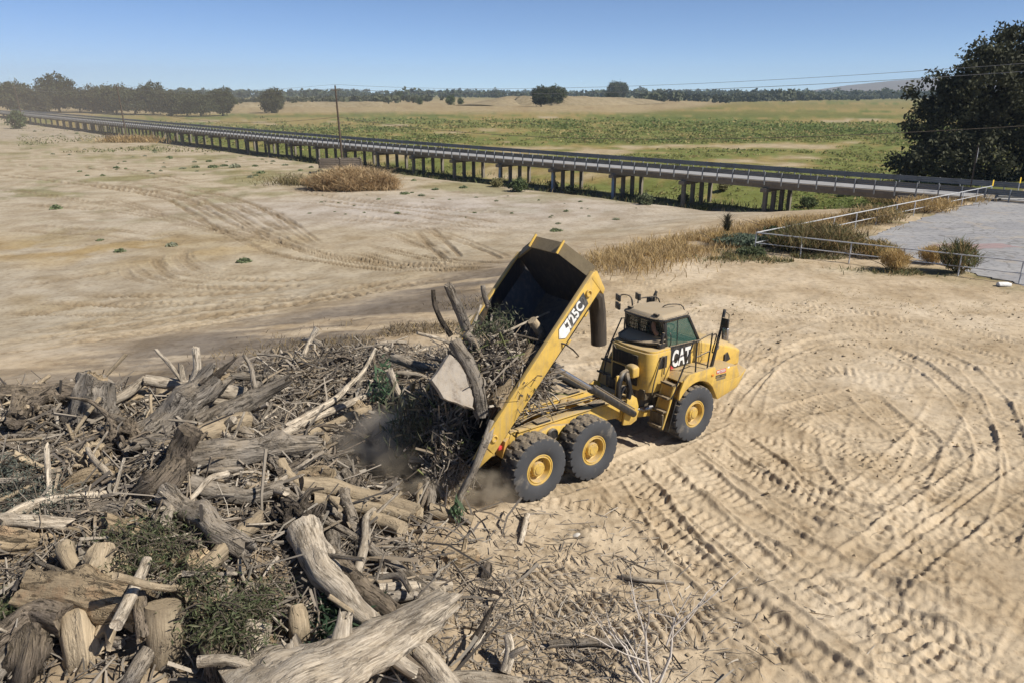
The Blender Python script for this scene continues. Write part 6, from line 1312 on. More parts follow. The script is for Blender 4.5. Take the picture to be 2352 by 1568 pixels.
# chips and sticks thinning out over the sand
n = 4600; x = np.concatenate([rng.normal(.0, 1.9, n // 2), rng.normal(.7, 1.9, n // 2)]); y = np.concatenate([rng.normal(11.0, 1.1, n // 2), rng.normal(12.2, 1.7, n // 2)]); k = (x > -3) & (y > 8.5) & (x + .6 * (y - 11) < 6.5); x = x[k]; y = y[k]; n = len(x)
D = rng.normal(size=(n, 3)); D[:, 2] *= .12; Ln = np.clip(np.exp(rng.normal(-1.45, .6, n)), .06, 1.3)
twigs('wood_chips', np.stack([x, y, gh(x, y) + rng.uniform(-.012, .018, n)], 1), D, Ln, rng.uniform(.005, .018, n), pal(n, rng) * 1.15, rng, .05, label='chips and broken sticks scattered over the sand')
n = 650; x = rng.uniform(1, 22, n); y = rng.uniform(10, 40, n); k = fbm(x * .35, y * .35, 3, 88) > .12; x = x[k]; y = y[k]; n = len(x); D = rng.normal(size=(n, 3)); D[:, 2] *= .1
twigs('wood_crumbs', np.stack([x, y, gh(x, y) - .002], 1), D, np.clip(np.exp(rng.normal(-2.4, .6, n)), .03, .4), rng.uniform(.004, .012, n), pal(n, rng) * .7, rng, label='small wood crumbs pressed into the sand')
# crumbled dirt clods lying in and between the ruts
n = 9000; x = rng.uniform(-1, 24, n); y = rng.uniform(9, 34, n); k = (fbm(x * .45, y * .45, 3, 91) + .25 * rng.normal(size=n) > .18) & (mound(x, y) < .4); x, y = x[k], y[k]; n = len(x); sz = np.clip(np.exp(rng.normal(-3.7, .5, n)), .01, .085)
oc_ = np.array([(1, 0, 0), (0, 1, 0), (-1, 0, 0), (0, -1, 0), (0, 0, 1), (0, 0, -1)], float); V = oc_[None] * (sz[:, None, None] * rng.uniform(.55, 1.25, (n, 6, 1))) * np.array([1, 1, .75]) + rng.normal(0, .2, (n, 6, 3)) * sz[:, None, None]; V += np.stack([x, y, gh(x, y) + sz * .25], 1)[:, None]
of_ = np.array([(0, 1, 4), (1, 2, 4), (2, 3, 4), (3, 0, 4), (1, 0, 5), (2, 1, 5), (3, 2, 5), (0, 3, 5)]); F = (np.arange(n)[:, None, None] * 6 + of_[None]).reshape(-1, 3)
tag(mesh_obj('dirt_clods', fast_mesh('dirt_clods', V.reshape(-1, 3), [F], col=np.repeat(np.array([[.36, .28, .18]]) * rng.uniform(.6, 1.15, (n, 1)), 6, 0), smooth_sh=False), M['twig']), 'crumbled clods of dry earth lying in the wheel ruts', kind='stuff')
# twigs on the load and on the spill
for (P, d), nm, n, lb in ((HA, 'load_twigs', 5200, 'tangle of sticks on top of the load'), (HB_, 'spill_twigs', 2600, 'sticks and reeds hanging out of the body tail')):
    k = rng.integers(0, len(P), n * 2); k = k[(d[k][:, 2] > -.5)][:n]; B = P[k] + rng.normal(0, .10, (len(k), 3)); D = rng.normal(size=(len(k), 3))
    if nm == 'spill_twigs': D[:, 2] -= 1.1
    Ln = np.clip(np.exp(rng.normal(-.8, .5, len(k))), .12, 1.5); B[:, 2] = np.maximum(B[:, 2], .05)
    c = pal(len(k), rng); c *= 1.15; g_ = rng.random(len(k)) < (.03 if nm == 'load_twigs' else .06); c[g_] = np.array((.16, .17, .07)) * rng.uniform(.6, 1.3, (g_.sum(), 1)); twigs(nm, B, D, Ln * 1.15, rng.uniform(.006, .030, len(k)), c, rng, label=lb)
# loose branches lying on the pile: one of each shape, copied
protos = []
for k in range(10):
    r_ = [.035, .05, .06, .045, .075, .09, .04, .055, .07, .11][k]; l_ = [1.5, 2.2, 1.3, 1.8, 1.6, 1.9, 1.0, 2.6, 1.1, 1.4][k]; g = np.random.default_rng(500 + k)
    pt = [(-l_ / 2, 0, 0), (-l_ / 6, g.normal(0, .12), g.normal(0, .08)), (l_ / 5, g.normal(0, .15), g.normal(0, .1)), (l_ / 2, g.normal(0, .1), g.normal(0, .08))]
    gs = [log_geo(pt, r_, r_ * .6, 900 + k, step=.16, n=9, jag0=.05, jag1=.08, knots=1)]
    for q in range(k % 3): 
        s = np.array(pt[1 + q]); gs.append(log_geo([s, s + np.array([g.uniform(-.1, .4), g.choice([-1, 1]) * .25, .15]), s + np.array([g.uniform(0, .6), g.choice([-1, 1]) * .5, .22])], r_ * .5, r_ * .25, 950 + k, step=.15, n=6))
    v, f, u = join_geo(gs) if len(gs) > 1 else gs[0]
    me = fast_mesh('driftwood_branch', v, f, uvs=u, sharp=55); me.materials.append(M[['log_pale', 'log_grey', 'log_dusty', 'log_bark', 'log_grey'][k % 5]]); protos.append(me)
x, y = scatter_mound(225, rng, .15)
for i in range(len(x)):
    z = float(gh(x[i], y[i])) + rng.uniform(.06, .32); pr_ = protos[int(rng.integers(10))]
    o = link(bpy.data.objects.new('driftwood_branch', pr_)); o.location = (x[i], y[i], z); o.rotation_euler = (rng.uniform(0, 6.28), rng.normal(0, .26) + (.8 if rng.random() < .08 else 0), rng.uniform(0, 6.28)); s = rng.uniform(.7, 1.35); o.scale = (s, s, s)
    pi_ = protos.index(pr_)
    zone = ('in the left foreground of the pile' if y[i] < 12.5 else 'in the left middle of the pile' if y[i] < 16.5 else 'at the far left back of the pile') if x[i] < -6 else ('in the foreground right of the willow leaves' if y[i] < 12.5 else 'around the long smooth log and the dusty logs' if y[i] < 16.5 else 'on the right-hand mound behind the truck tail' if y[i] > 19 else 'in the shade near the truck tail')
    look = ['pale slim branch', 'long grey branch', 'short dusty branch with a side twig', 'barked crooked branch', 'grey branch with one side twig', 'thick pale branch with side twigs', 'small thin grey stick', 'very long dusty branch', 'short barked stick with side twigs', 'stout grey chunk'][pi_]
    tag(o, look + ' lying ' + zone, 'branch', look + ' ' + zone)
lprot = []
for k in range(6):
    g = np.random.default_rng(700 + k); l_ = [1.6, 2.3, 1.2, 2.8, 1.9, .8][k]; r_ = [.14, .11, .19, .13, .16, .2][k]
    v, f, u = log_geo([(-l_ / 2, 0, 0), (0, g.normal(0, .1), g.normal(0, .06)), (l_ / 2, g.normal(0, .08), 0)], r_, r_ * g.uniform(.7, .95), 980 + k, n=14, jag0=.1, jag1=.2, knots=3, bumpy=.2); me = fast_mesh('driftwood_log', v, f, uvs=u, sharp=55); me.materials.append(M[['log_grey', 'log_pale', 'log_bark', 'log_grey', 'log_dusty', 'log_tan'][k]]); lprot.append(me)
x, y = scatter_mound(64, rng, .3)
for i in range(len(x)):
    if x[i] > -1.0: continue
    k = int(rng.integers(6)); o = link(bpy.data.objects.new('driftwood_log', lprot[k])); o.location = (x[i], y[i], float(gh(x[i], y[i])) + rng.uniform(.08, .28)); o.rotation_euler = (rng.uniform(0, 6.28), rng.normal(0, .22), rng.uniform(0, 6.28)); s = rng.uniform(.75, 1.25); o.scale = (s, s, s)
    look = ['grey log of middle length', 'long thin pale log', 'short thick barked log', 'very long grey log', 'dusty log of middle length', 'short tan stub of log'][k]; zone = ('in the left foreground' if y[i] < 12.5 else 'in the left middle of the pile' if y[i] < 16.5 else 'at the far left back of the pile') if x[i] < -6 else ('in front of the great pale trunk' if y[i] < 11 else 'in the middle of the pile' if y[i] < 17 else 'on the right-hand mound')
    tag(o, look + ' half sunk ' + zone, 'log', look + ' ' + zone)
# thin dead sapling with pale twigs in the foreground
b = MB(); g = W(1500, 1600, 0.0)
def sap(p, d, l, r, dep):
    q = p + d * l; m2 = p.lerp(q, .5) + Vector(RNG.normal(0, .03, 3)); b.tube([p, m2, q], [r, r * .8, r * .5], 6)
    if dep:
        for _ in range(2 + (dep > 1)): sap(p.lerp(q, RNG.uniform(.35, 1.0)), (d + Vector(RNG.normal(0, .45, 3)) + Vector((0, 0, .12))).normalized(), l * RNG.uniform(.5, .8), r * .55, dep - 1)
for d_, l_ in (((.25, .35, .8), 1.3), ((-.1, .3, .9), 1.2), ((-.35, .3, .55), .9)): sap(g, Vector(d_).normalized(), l_, .028, 2)
M['sapwood'] = paint('pale_dead_wood', (.52, .46, .40), .9, (.4, .34, .27), .4, 0, 9.0); tag(b.build('dead_sapling', M['sapwood'], None, angle=60), 'bare pale sapling with thin twigs standing at the bottom edge', 'sapling')

# leafy branches in the pile
def leafy(name, label, patches, size, cols, seed, per=900, elong=4.5, stems=14):
    """patches: (photo x, y, height, spread)"""
    rng = np.random.default_rng(seed); C = []; t = None; b = MB()
    for dx, dy, z, sp_ in patches:
        q = np.array(W(dx, dy, z)); C.append(q + rng.normal(size=(per, 3)) * np.array([sp_, sp_ * .8, sp_ * .32]) + np.array([0, 0, sp_ * .12]))
        for _ in range(stems // len(patches) + 1):
            e = rng.normal(size=3) * np.array([sp_, sp_ * .8, sp_ * .35]); b.tube(catmull([q - np.array([0, 0, .25]), q + e * .5 + np.array([0, 0, .08]), q + e * 1.3], .2)[0], [.012] * len(catmull([q - np.array([0, 0, .25]), q + e * .5 + np.array([0, 0, .08]), q + e * 1.3], .2)[0]), 5)
    C = np.vstack(C); v, f = leaf_quads(C, size, rng, elong, .2); c = np.array(cols)[rng.integers(0, len(cols), len(C))] * rng.uniform(.7, 1.3, (len(C), 1))
    o0 = W(*patches[0][:3]); t = thing(name, label, 'leafy branch', o0)
    lv_ = mesh_obj('leaves', fast_mesh('leaves', v - np.array(o0), [f], col=np.repeat(c, 4, 0), smooth_sh=False), M['leaf'], t); lv_['kind'] = 'stuff'
    b.v = [tuple(np.array(p) - np.array(o0)) for p in b.v]; b.build('stem', M['log_dark'], t)
    return t
GRN = [(.115, .135, .062), (.085, .105, .048), (.15, .165, .085), (.17, .165, .10), (.20, .17, .11)]; GRY = [(.17, .19, .15), (.13, .15, .12), (.20, .215, .175)]
leafy('willow_brush', 'green willow leaves spread above the smooth round stake', [(290, 1235, 1.7, .30), (350, 1215, 1.65, .35), (400, 1255, 1.55, .32), (320, 1285, 1.55, .25)], .022, GRN, 21, 420, 5.5, 50)
leafy('willow_brush', 'large green willow branch drooping in the left foreground', [(440, 1325, 1.45, .26), (490, 1390, 1.3, .28), (525, 1420, 1.15, .28), (560, 1465, .95, .26), (490, 1450, 1.1, .22)], .024, GRN, 22, 430, 5.5, 80)
leafy('willow_brush', 'small patch of green leaves right of the large willow branch', [(600, 1360, 1.0, .26), (585, 1395, 1.0, .22)], .024, GRN, 23, 300, 5.5, 24)
leafy('willow_brush', 'dark green reeds in the gap before the great pale trunk', [(790, 1400, .65, .26), (800, 1450, .6, .22)], .05, [(.05, .09, .05), (.07, .11, .06)], 24, 420)
leafy('sage_brush', 'blue-grey feathery brush at the left edge of the pile', [(30, 1120, 1.55, .42), (90, 1160, 1.5, .40), (0, 1075, 1.6, .35), (60, 1210, 1.4, .3)], .020, GRY, 25, 900, 4, 80)
leafy('willow_brush', 'few green leaves at the lower left edge', [(5, 1400, 1.1, .2)], .035, GRN, 26, 350)
leafy('willow_brush', 'green and grey leaves lying on top of the load', [], .03, GRN, 27) if False else None
q0 = [T2(1130, 755, .0), T2(1115, 800, -.05), T2(1105, 830, -.05), T2(1095, 770, .2), T2(1150, 730, .2)]
def leafy_at(name, label, pts, sp_, size, cols, seed, per, elong, cat='leafy branch', droop=.2):
    rng = np.random.default_rng(seed); C = np.vstack([np.array(q) + rng.normal(size=(per, 3)) * np.array(sp_) for q in pts]); v, f = leaf_quads(C, size, rng, elong, droop)
    c = np.array(cols)[rng.integers(0, len(cols), len(C))] * rng.uniform(.7, 1.3, (len(C), 1)); o0 = np.array(pts[0]); t = thing(name, label, cat, tuple(o0))
    lv_ = mesh_obj('leaves', fast_mesh('leaves', v - o0, [f], col=np.repeat(c, 4, 0), smooth_sh=False), M['leaf'], t); lv_['kind'] = 'stuff'
    b = MB()
    for p, q in zip(pts, pts[1:] + pts[:1]): b.tube([Vector(p) - Vector(o0) - Vector((0, 0, .1)), (Vector(p) + Vector(q)) / 2 - Vector(o0), Vector(q) - Vector(o0)], .012, 5)
    b.build('stem', M['log_dark'], t); return t
leafy_at('willow_brush', 'green leaves hanging down the middle of the load', q0, (.22, .2, .16), .03, [(.13, .15, .085), (.10, .12, .065), (.20, .19, .13)], 31, 190, 5)
q0 = [T2(1052, 1178, -1.3), T2(1056, 1195, -1.3), T2(1050, 1165, -1.3)]
leafy_at('reed_leaves', 'bright green reed leaves at the foot of the leaning branch', q0, (.06, .05, .10), .07, [(.12, .18, .09), (.15, .21, .12)], 32, 14, 4.5, 'reed', 1.5)
q0 = [T2(960, 960, .4), T2(940, 1000, .5), T2(985, 1000, .3), T2(1010, 1020, .1), T2(930, 930, .6), T2(930, 985, .6), T2(1000, 960, .3)]
leafy_at('reed_bundle', 'drooping green reeds in the shade below the truck tail', q0[:6], (.30, .25, .22), .045, [(.11, .12, .07), (.14, .14, .09), (.20, .17, .12), (.17, .145, .10)], 33, 90, 9, 'reed', 1.4)
leafy_at('reed_leaves', 'wisp of green reed leaves on the right-hand mound', [W(885, 850, 1.6), W(895, 880, 1.5), W(870, 905, 1.4)], (.14, .14, .2), .05, [(.12, .20, .11), (.10, .16, .09)], 34, 60, 6, 'reed', .8)

# ------------------------------------------------------------------ ground vegetation
def blades(name, label, pts, hgt, wid, cols, rng, lean=.35, kind='stuff', parent=None):
    """thin upright blades (two joined triangles each) standing on the ground"""
    n = len(pts); a = rng.uniform(0, 6.28, n); h = hgt * rng.uniform(.5, 1.25, n); w = wid * rng.uniform(.6, 1.3, n); s = np.stack([np.cos(a), np.sin(a), 0 * a], 1) * w[:, None]
    d = rng.normal(0, lean, (n, 3)); d[:, 2] = 1; top = pts + d * h[:, None]; mid = pts + d * (h * .5)[:, None] * np.array([.7, .7, 1.1])
    V = np.stack([pts - s * .5, pts + s * .5, mid + s * .4, top, mid - s * .4], 1).reshape(-1, 3); b5 = np.arange(n)[:, None] * 5
    c = np.array(cols)[rng.integers(0, len(cols), n)] * rng.uniform(.75, 1.25, (n, 1))
    o = mesh_obj(name, fast_mesh(name, V, [b5 + np.array([[0, 1, 2, 4]]), b5 + np.array([[4, 2, 3]])], col=np.repeat(c, 5, 0), smooth_sh=False), M['drygrass'], parent)
    if kind: o['kind'] = kind
    if label: o['label'] = label
    return o
rng = np.random.default_rng(404)
STRAW = [(.44, .32, .16), (.38, .27, .13), (.50, .37, .19), (.34, .25, .14), (.42, .29, .12)]; OLIVE = [(.14, .145, .065), (.17, .16, .075), (.11, .12, .055), (.20, .18, .09)]
def strip_pts(line, n, spread, rng):
    L_ = [np.array(plane_pt(a, b, 0)[:2]) for a, b in line]; seg = rng.integers(0, len(L_) - 1, n); t = rng.random(n)[:, None]; A = np.array(L_)[seg]; B_ = np.array(L_)[seg + 1]
    q = A + (B_ - A) * t + rng.normal(size=(n, 2)) * np.array(spread); return q
def on_ground(q): return np.stack([q[:, 0], q[:, 1], gh(q[:, 0], q[:, 1]) - .03], 1)
# tall dry grass on the bank between the truck and the lot
q = strip_pts([(1390, 606), (1480, 582), (1560, 562), (1640, 545), (1730, 528), (1830, 512), (1900, 505)], 15000, (1.6, 1.9), rng); keep = vnoise(q[:, 0] * .5, q[:, 1] * .5, 0, 3) > -.45
blades('dry_grass', 'tall straw-coloured grass on the bank behind the truck', on_ground(q[keep]), .5, .04, STRAW, rng, .5)
q = strip_pts([(1640, 590), (1760, 590), (1900, 600), (2020, 612), (2120, 622)], 7000, (1.1, .8), rng); keep = vnoise(q[:, 0] * .7, q[:, 1] * .7, 0, 5) > -.1
blades('green_weeds', 'low olive weeds along the foot of the near fence', on_ground(q[keep]), .30, .05, OLIVE + [(.30, .22, .11)], rng, .6)
q = strip_pts([(1770, 545), (1850, 520), (1950, 500), (2060, 482), (2180, 470), (2260, 452)], 7500, (.9, .8), rng); keep = vnoise(q[:, 0] * .6, q[:, 1] * .6, 0, 7) > -.15
blades('dry_grass', 'straw tufts growing along the far pipe fence', on_ground(q[keep]), .55, .045, STRAW, rng)
q = strip_pts([(1130, 705), (1060, 735), (960, 770), (850, 790), (760, 815), (640, 830)], 7000, (1.6, 1.8), rng); keep = vnoise(q[:, 0] * .5, q[:, 1] * .5, 0, 9) > .0
blades('dry_grass', 'thin burnt stubble on the dark slope behind the pile', on_ground(q[keep]), .25, .03, [(.16, .125, .085), (.24, .18, .10), (.10, .085, .07), (.28, .21, .11)], rng, .8)
n = 4200; q = np.stack([rng.uniform(2, 30, n), rng.uniform(32, 48, n)], 1); k = (fbm(q[:, 0] * .25, q[:, 1] * .25, 3, 12) > .1); q = q[k]
sdq, _ = polydist(q[:, 0], q[:, 1], EDGE); q = q[sdq < 1]
blades('dry_grass', 'sparse straw on the sand by the lot', on_ground(q), .12, .03, STRAW + OLIVE, rng, 1.0)

bl = []
for s_ in np.linspace(46, 170, 5200):
    c_, a_, f_ = BRAT(s_ + rng.normal(0, 1.0)); bl.append(c_ + f_ * rng.normal(2.0, 3.4))
bl = np.array(bl); bl = bl[vnoise(bl[:, 0] * .3, bl[:, 1] * .3, 0, 15) > -.2]
blades('green_weeds', 'dark weeds in the shade under the bridge', on_ground(bl), .75, .11, [(.13, .15, .06), (.17, .17, .075), (.10, .12, .05), (.28, .22, .11)], rng, .6)
# brush mound at the pole
mq = W(815, 434); k = 9000; d = rng.normal(size=(k, 3)); d /= np.linalg.norm(d, axis=1)[:, None]; d[:, 2] = np.abs(d[:, 2]); lump = 1 + .25 * vnoise(d[:, 0] * 3, d[:, 1] * 3, d[:, 2] * 3 + .01, 4)
P = np.array(mq) + d * (lump * rng.uniform(.55, 1.0, k) ** .5)[:, None] * np.array([6.2, 3.2, 2.0]) + rng.normal(0, .12, (k, 3)); t = thing('brush_mound', 'rounded mound of tan dry brush in front of the pole crib', 'brush', mq)
o = blades('twigs', None, P - np.array(mq), .75, .085, [(.50, .36, .20), (.42, .30, .17), (.56, .42, .25), (.36, .27, .15)], rng, 1.3, 'stuff', t)
gq = np.array(W(730, 424)); P = gq + rng.normal(size=(2600, 3)) * np.array([3.0, 1.2, .5]); P[:, 2] = np.abs(P[:, 2] - gq[2]) * .8 + gq[2]; t = thing('brush_mound', 'low olive brush at the left end of the tan brush mound', 'brush', tuple(gq))
blades('twigs', None, P - gq, .7, .09, [(.20, .17, .085), (.17, .15, .075), (.24, .19, .10)], rng, .9, 'stuff', t)
mq = W(300, 326); P = np.array(mq) + rng.normal(size=(1800, 3)) * np.array([3.5, 1.2, .45]); t = thing('brush_mound', 'flat tan brush beside the smaller timber crib', 'brush', mq); blades('twigs', None, P - np.array(mq), 1.1, .16, STRAW, rng, .9, 'stuff', t)

# shrubs by the lot fence
def shrub(name, label, dx, dy, w, h, cols, n, wid=.05, seed=1, z=0.0, leafy_=False):
    rng = np.random.default_rng(seed); g = np.array(W(dx, dy)); g[2] = float(gh(g[0], g[1])); t = thing(name, label, 'shrub', tuple(g)); b = MB()
    for _ in range(9):
        e = rng.normal(size=3) * np.array([w * .45, w * .4, h * .25]) + np.array([0, 0, h * .75]); b.tube([(0, 0, -.1), tuple(e * .5 + np.array([0, 0, h * .05])), tuple(e)], [.03, .02, .008], 5)
    b.build('stem', M['log_dark'], t)
    d = rng.normal(size=(n, 3)); d /= np.linalg.norm(d, axis=1)[:, None]; cl = 1 + .35 * vnoise(d[:, 0] * 2.6, d[:, 1] * 2.6, d[:, 2] * 2.6 + .01, seed); P = d * (rng.uniform(.25, 1, n) ** .6 * cl)[:, None] * np.array([w * .5, w * .42, h * .52]) + np.array([0, 0, h * .5]); P = P[P[:, 2] > -.02]
    if leafy_:
        v, f = leaf_quads(P, wid * 2.2, rng, 2.2); c = np.array(cols)[rng.integers(0, len(cols), len(P))] * rng.uniform(.7, 1.3, (len(P), 1)); o = mesh_obj('foliage', fast_mesh('foliage', v, [f], col=np.repeat(c, 4, 0), smooth_sh=False), M['leaf'], t); o['kind'] = 'stuff'
    else: blades('foliage', None, P, h * .33, wid, cols, rng, .7, 'stuff', t)
    return t
BRW = [(.20, .165, .075), (.15, .135, .06), (.24, .19, .09), (.12, .115, .05)]; GLD = [(.46, .32, .13), (.40, .27, .11), (.52, .38, .18)]; SAG = [(.14, .175, .12), (.11, .145, .10), (.17, .20, .14)]
shrub('fence_shrub', 'big brown-green shrub growing through the corner of the pipe fence', 1880, 578, 5.4, 1.55, BRW + [(.30, .20, .10)], 4200, .05, 41)
shrub('fence_shrub', 'olive half of the big shrub leaning over the near rail', 1820, 575, 3.2, 1.15, [(.13, .135, .05), (.17, .165, .065)], 1800, .05, 42)
shrub('fence_shrub', 'dark leafy weed right behind the fence corner', 1775, 565, 1.4, 1.2, [(.05, .07, .03), (.07, .09, .04)], 500, .07, 43, leafy_=True)
shrub('golden_bush', 'round golden bush at the near fence, left of the two', 2052, 622, 1.5, 1.05, GLD, 1500, .03, 44)
shrub('golden_bush', 'smaller golden bush behind the near rail', 2137, 606, 1.5, .9, GLD, 1300, .03, 45)
shrub('fence_shrub', 'upright olive shrub with leafy spikes at the near rail', 2195, 628, 1.9, 1.5, [(.16, .16, .07), (.12, .13, .055), (.34, .24, .12)], 1500, .045, 46)
shrub('fence_shrub', 'pale brown shrub beside the golden bushes', 2010, 590, 2.6, .9, BRW + GLD, 1300, .05, 47)
shrub('sage_clump', 'grey-green low clump outside the fence corner', 1703, 566, 3.3, .75, SAG, 1700, .06, 48, leafy_=True)
shrub('sage_clump', 'dark green low clump in front of the fence corner', 1722, 588, 1.9, .5, [(.09, .11, .055), (.12, .14, .07)], 800, .06, 49, leafy_=True)
shrub('golden_bush', 'golden grass clump on the bank left of the fence corner', 1665, 562, 2.2, .7, GLD, 1300, .035, 50)
shrub('golden_bush', 'straw clump behind the far fence near the corner', 1800, 537, 3.6, .9, GLD + STRAW, 2000, .05, 51)
shrub('golden_bush', 'straw clump on the asphalt edge by the far fence', 2125, 486, 5.0, 1.0, GLD + STRAW, 2200, .05, 52)
shrub('mullein', 'tall dark dead weed stalk left of the fence', 1668, 545, .35, 1.5, [(.05, .05, .03), (.08, .075, .04)], 380, .035, 53)
shrub('fence_shrub', 'brown weeds at the asphalt edge inside the far fence', 2010, 512, 4.2, 1.1, BRW + STRAW, 1800, .05, 54)
shrub('fence_shrub', 'brown brush under the near end of the bridge', 2040, 470, 6.0, 1.3, BRW + STRAW, 1800, .07, 55)

# weeds dotted over the river bed: one plant of each kind, copied
def weed_mesh(seed, cols):
    rng = np.random.default_rng(seed); n = 150; d = rng.normal(size=(n, 3)); d /= np.linalg.norm(d, axis=1)[:, None]; P = d * (rng.random(n) ** .5)[:, None] * np.array([.5, .45, .3]); P[:, 2] = np.abs(P[:, 2]); v, f = leaf_quads(P, .12, rng, 2.4, -.6)
    c = np.array(cols)[rng.integers(0, len(cols), n)] * rng.uniform(.7, 1.3, (n, 1)); me = fast_mesh('weed', v, [f], col=np.repeat(c, 4, 0), smooth_sh=False); me.materials.append(M['leaf']); return me
WM = [weed_mesh(60 + k, c) for k, c in enumerate(([(.24, .28, .14), (.27, .30, .17)], [(.30, .31, .20), (.33, .33, .23)], [(.21, .25, .13), (.18, .21, .11)]))]
WL_ = ['small green weed on the open river bed', 'grey-green weed tuft on the open river bed', 'dark green weed on the open river bed']
SPOT = [(1278, 530, 1.6), (1282, 514, .8), (1064, 432, 1.7), (930, 446, 1.6), (968, 450, 1.4), (1000, 436, 1.4), (870, 458, .8), (1415, 505, 1.0), (1175, 490, .6), (913, 490, .9), (1140, 462, .8), (275, 578, 1.3), (230, 553, .9), (395, 565, 1.5), (560, 602, 1.5), (130, 480, 2), (540, 385, 2.6), (490, 385, 2.4), (450, 385, 1.8), (420, 388, 1.6), (515, 382, 2), (600, 398, 2), (575, 408, 1.6), (480, 372, 1.5), (390, 362, 1.8), (355, 350, 1.4), (1300, 486, .8), (950, 415, 1.2), (735, 395, 1.5), (715, 385, 1.2), (690, 392, 1.3), (655, 380, 1.6)]
for _ in range(70): SPOT.append((RNG.uniform(60, 700), RNG.uniform(300, 410), RNG.uniform(.5, 1.6)))
for _ in range(30): SPOT.append((RNG.uniform(700, 1500), RNG.uniform(440, 500), RNG.uniform(.3, .7)))
for i, (a_, b_, s_) in enumerate(SPOT):
    k = i % 3; q = W(a_, b_); o = link(bpy.data.objects.new('river_weed', WM[k])); o.location = (q.x, q.y, float(gh(q.x, q.y))); o.rotation_euler = (0, 0, RNG.uniform(0, 6.28)); s_ *= .75; o.scale = (s_, s_, s_ * RNG.uniform(.6, 1.0)); wz = 'near the right end of the bridge' if a_ > 1100 else 'between the brush mound and the raised body' if a_ > 700 else 'on the far left near the bridge' if b_ < 420 else 'on the left sand flat'; tag(o, WL_[k].replace('on the open river bed', wz), 'weed', 'weeds dotted over the river bed')
tag(bpy.data.objects['river_weed'], 'largest green weed alone on the sand behind the raised body', 'weed', 'weeds dotted over the river bed')
q = np.stack([RNG.uniform(40, 640, 5000), RNG.uniform(280, 350, 5000)], 1); q = np.array([plane_pt(a, b, BED)[:2] for a, b in q]); k = fbm(q[:, 0] * .06, q[:, 1] * .06, 3, 14) > .05; q = q[k]
blades('green_weeds', 'faint green growth on the far left river bed', on_ground(q), .35, .28, [(.17, .18, .08), (.22, .20, .10), (.14, .155, .065)], rng, .8)

# growth of the field beyond the bridge: low clumps thinning with distance
n = 44000; r_ = 70 * np.exp(rng.random(n) * math.log(400 / 70.0)); a_ = rng.uniform(-.62, .66, n); x = r_ * np.sin(a_); y = r_ * np.cos(a_); sb, _ = polydist(x, y, BR); sbk, _ = polydist(x, y, BANK); se, _ = polydist(x, y, EDGE)
v_ = .55 * fbm(x * .012, y * .012, 4, 23) + .5 * fbm(x * .05, y * .05, 4, 21) + .35 * fbm(x * .11, y * .11, 4, 24); k = (sb < -8.5) & (sbk < 0) & (se > 6) & (v_ > -.28 + .42 * rng.random(n)); k &= rng.random(len(k)) > smooth(180, 400, r_); x, y, r_, v_ = x[k], y[k], r_[k], v_[k]
per = 7; n = len(x); sz = np.clip(r_ * .0026, .22, 1.0); P = np.repeat(np.stack([x, y, hz(x, y)], 1), per, 0) + rng.normal(size=(n * per, 3)) * np.repeat(sz, per)[:, None] * np.array([1.5, 1.5, .22]); P[:, 2] += np.repeat(sz, per) * .15
lv, lf = leaf_quads(P, 1.0, rng, 1.6); cen = np.repeat(P, 4, 0); lv = cen + (lv - cen) * np.repeat(np.repeat(sz, per), 4)[:, None] * .9
tone = np.where(v_[:, None] > .12, np.array([[.19, .225, .075]]), np.array([[.245, .245, .09]])) * rng.uniform(.85, 1.2, (n, 1)); tone = np.where((rng.random(n) < .16)[:, None], np.array([[.40, .32, .14]]), tone)
tag(mesh_obj('field_growth', fast_mesh('field_growth', lv, [lf], col=np.repeat(np.repeat(tone, per, 0), 4, 0), smooth_sh=False), M['leaf']), 'low green and straw growth covering the field beyond the bridge', kind='stuff')
# bushes under and just behind the bridge
FB = [(1190, 440, 2.2), (1240, 448, 2.0), (1140, 430, 1.6), (1420, 462, 2.0), (1480, 470, 1.6), (1540, 474, 1.4), (1620, 476, 1.3), (1680, 470, 1.8), (1660, 440, 1.5), (1010, 415, 1.8), (1310, 440, 1.6), (1730, 455, 1.6), (1855, 470, 1.8), (1900, 455, 1.5), (1270, 425, 1.6), (905, 395, 1.5), (960, 400, 1.6), (1370, 452, 1.3), (1570, 455, 1.5), (1950, 470, 1.6)]
for i, (a_, b_, s_) in enumerate(FB[::2]):
    q = W(a_, b_); tree('bridge_bush', BUSH[i % 3], (q.x, q.y, q.z), i * 1.3, s_ * .5, ['dark green bush in the shade of the bridge', 'yellowish bush under the bridge', 'grey-green bush under the bridge'][i % 3], 'bush', 'bushes under the bridge', s_ * .42)

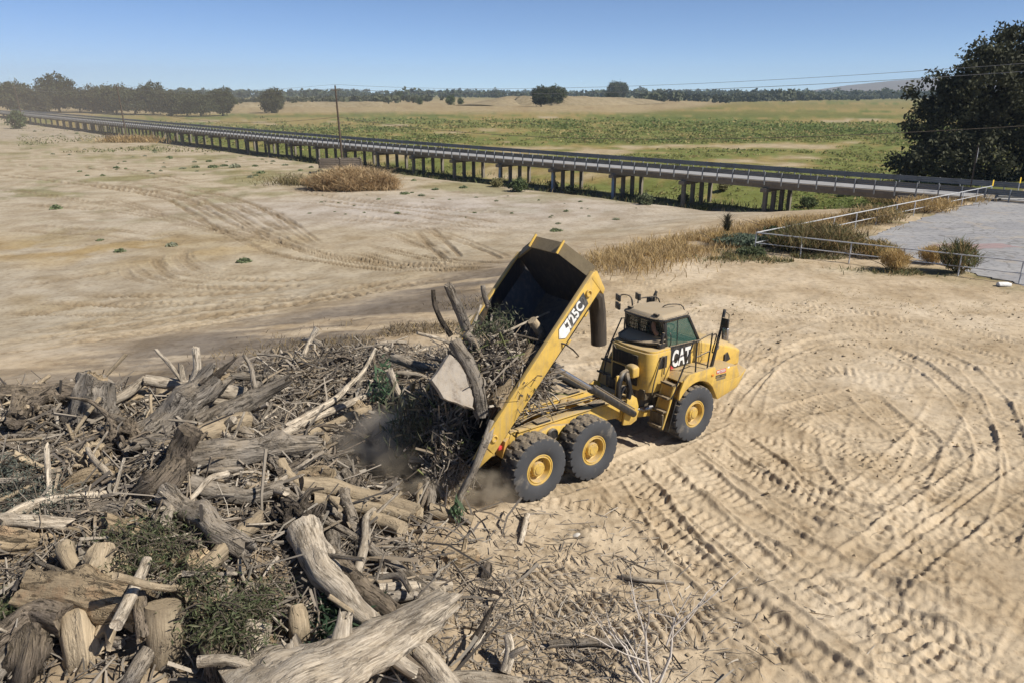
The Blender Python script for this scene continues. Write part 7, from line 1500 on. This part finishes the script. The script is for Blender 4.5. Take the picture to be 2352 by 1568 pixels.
# ------------------------------------------------------------------ air and dust
def volume_mat(name, col, dens, noise_scale=0.0, soft=None, aniso=0.2):
    m = bpy.data.materials.new(name); m.use_nodes = True; nt = m.node_tree; nt.nodes.remove(nt.nodes['Principled BSDF']); v = nt.nodes.new('ShaderNodeVolumePrincipled'); v.inputs['Color'].default_value = (*col, 1); v.inputs['Density'].default_value = dens; v.inputs['Anisotropy'].default_value = aniso
    nt.links.new(v.outputs[0], nt.nodes['Material Output'].inputs['Volume'])
    if soft:
        oc = coord(nt); ln = nt.nodes.new('ShaderNodeVectorMath'); ln.operation = 'LENGTH'; nt.links.new(oc, ln.inputs[0]); f = ramp(nt, ln.outputs['Value'], 1.0, soft); d = mathn(nt, 'MULTIPLY', f, dens)
        if noise_scale: n = noise(nt, oc, noise_scale, 4, .6); d = mathn(nt, 'MULTIPLY', d, ramp(nt, n, .42, .68))
        nt.links.new(d, v.inputs['Density'])
    return m
def blob(name, label, c, r, mat):
    b = MB(); prof = [(max(1e-3, math.sin(t)), -math.cos(t)) for t in np.linspace(.02, math.pi - .02, 14)]; b.lathe(prof, (0, 0, 0), (0, 0, 1), 24); o = b.build(name, mat); o.location = c; o.scale = r; tag(o, label, kind='stuff'); return o
HAZE_D = 0.00010
b = MB(); b.box((0, 0, 100), (14600, 14600, 230)); hz_o = b.build('haze', volume_mat('air_haze', (.64, .80, 1.0), HAZE_D, aniso=0.0), smooth_sh=False); tag(hz_o, kind='stuff')

dm_ = volume_mat('dust_air', (.86, .76, .62), 9.0, 1.5, 0.15, .3)
for dx, dy, z_, r_, lb in ((880, 1035, 1.0, (1.7, 1.2, 1.3), 'dust cloud rising in the shade behind the truck tail'), (955, 1110, .5, (1.5, .8, .7), 'low dust spreading in front of the pale post'), (1112, 1130, .4, (.95, .6, .7), 'small dust puff at the rear wheel')):
    blob('dust_cloud', lb, W(dx, dy, z_), r_, dm_)
blob('dust_cloud', 'thin dust drifting over the left side of the river bed', (-150, 215, 4), (175, 185, 34), volume_mat('dust_veil', (.86, .77, .66), 0.0017, 0, 0.05, .3))
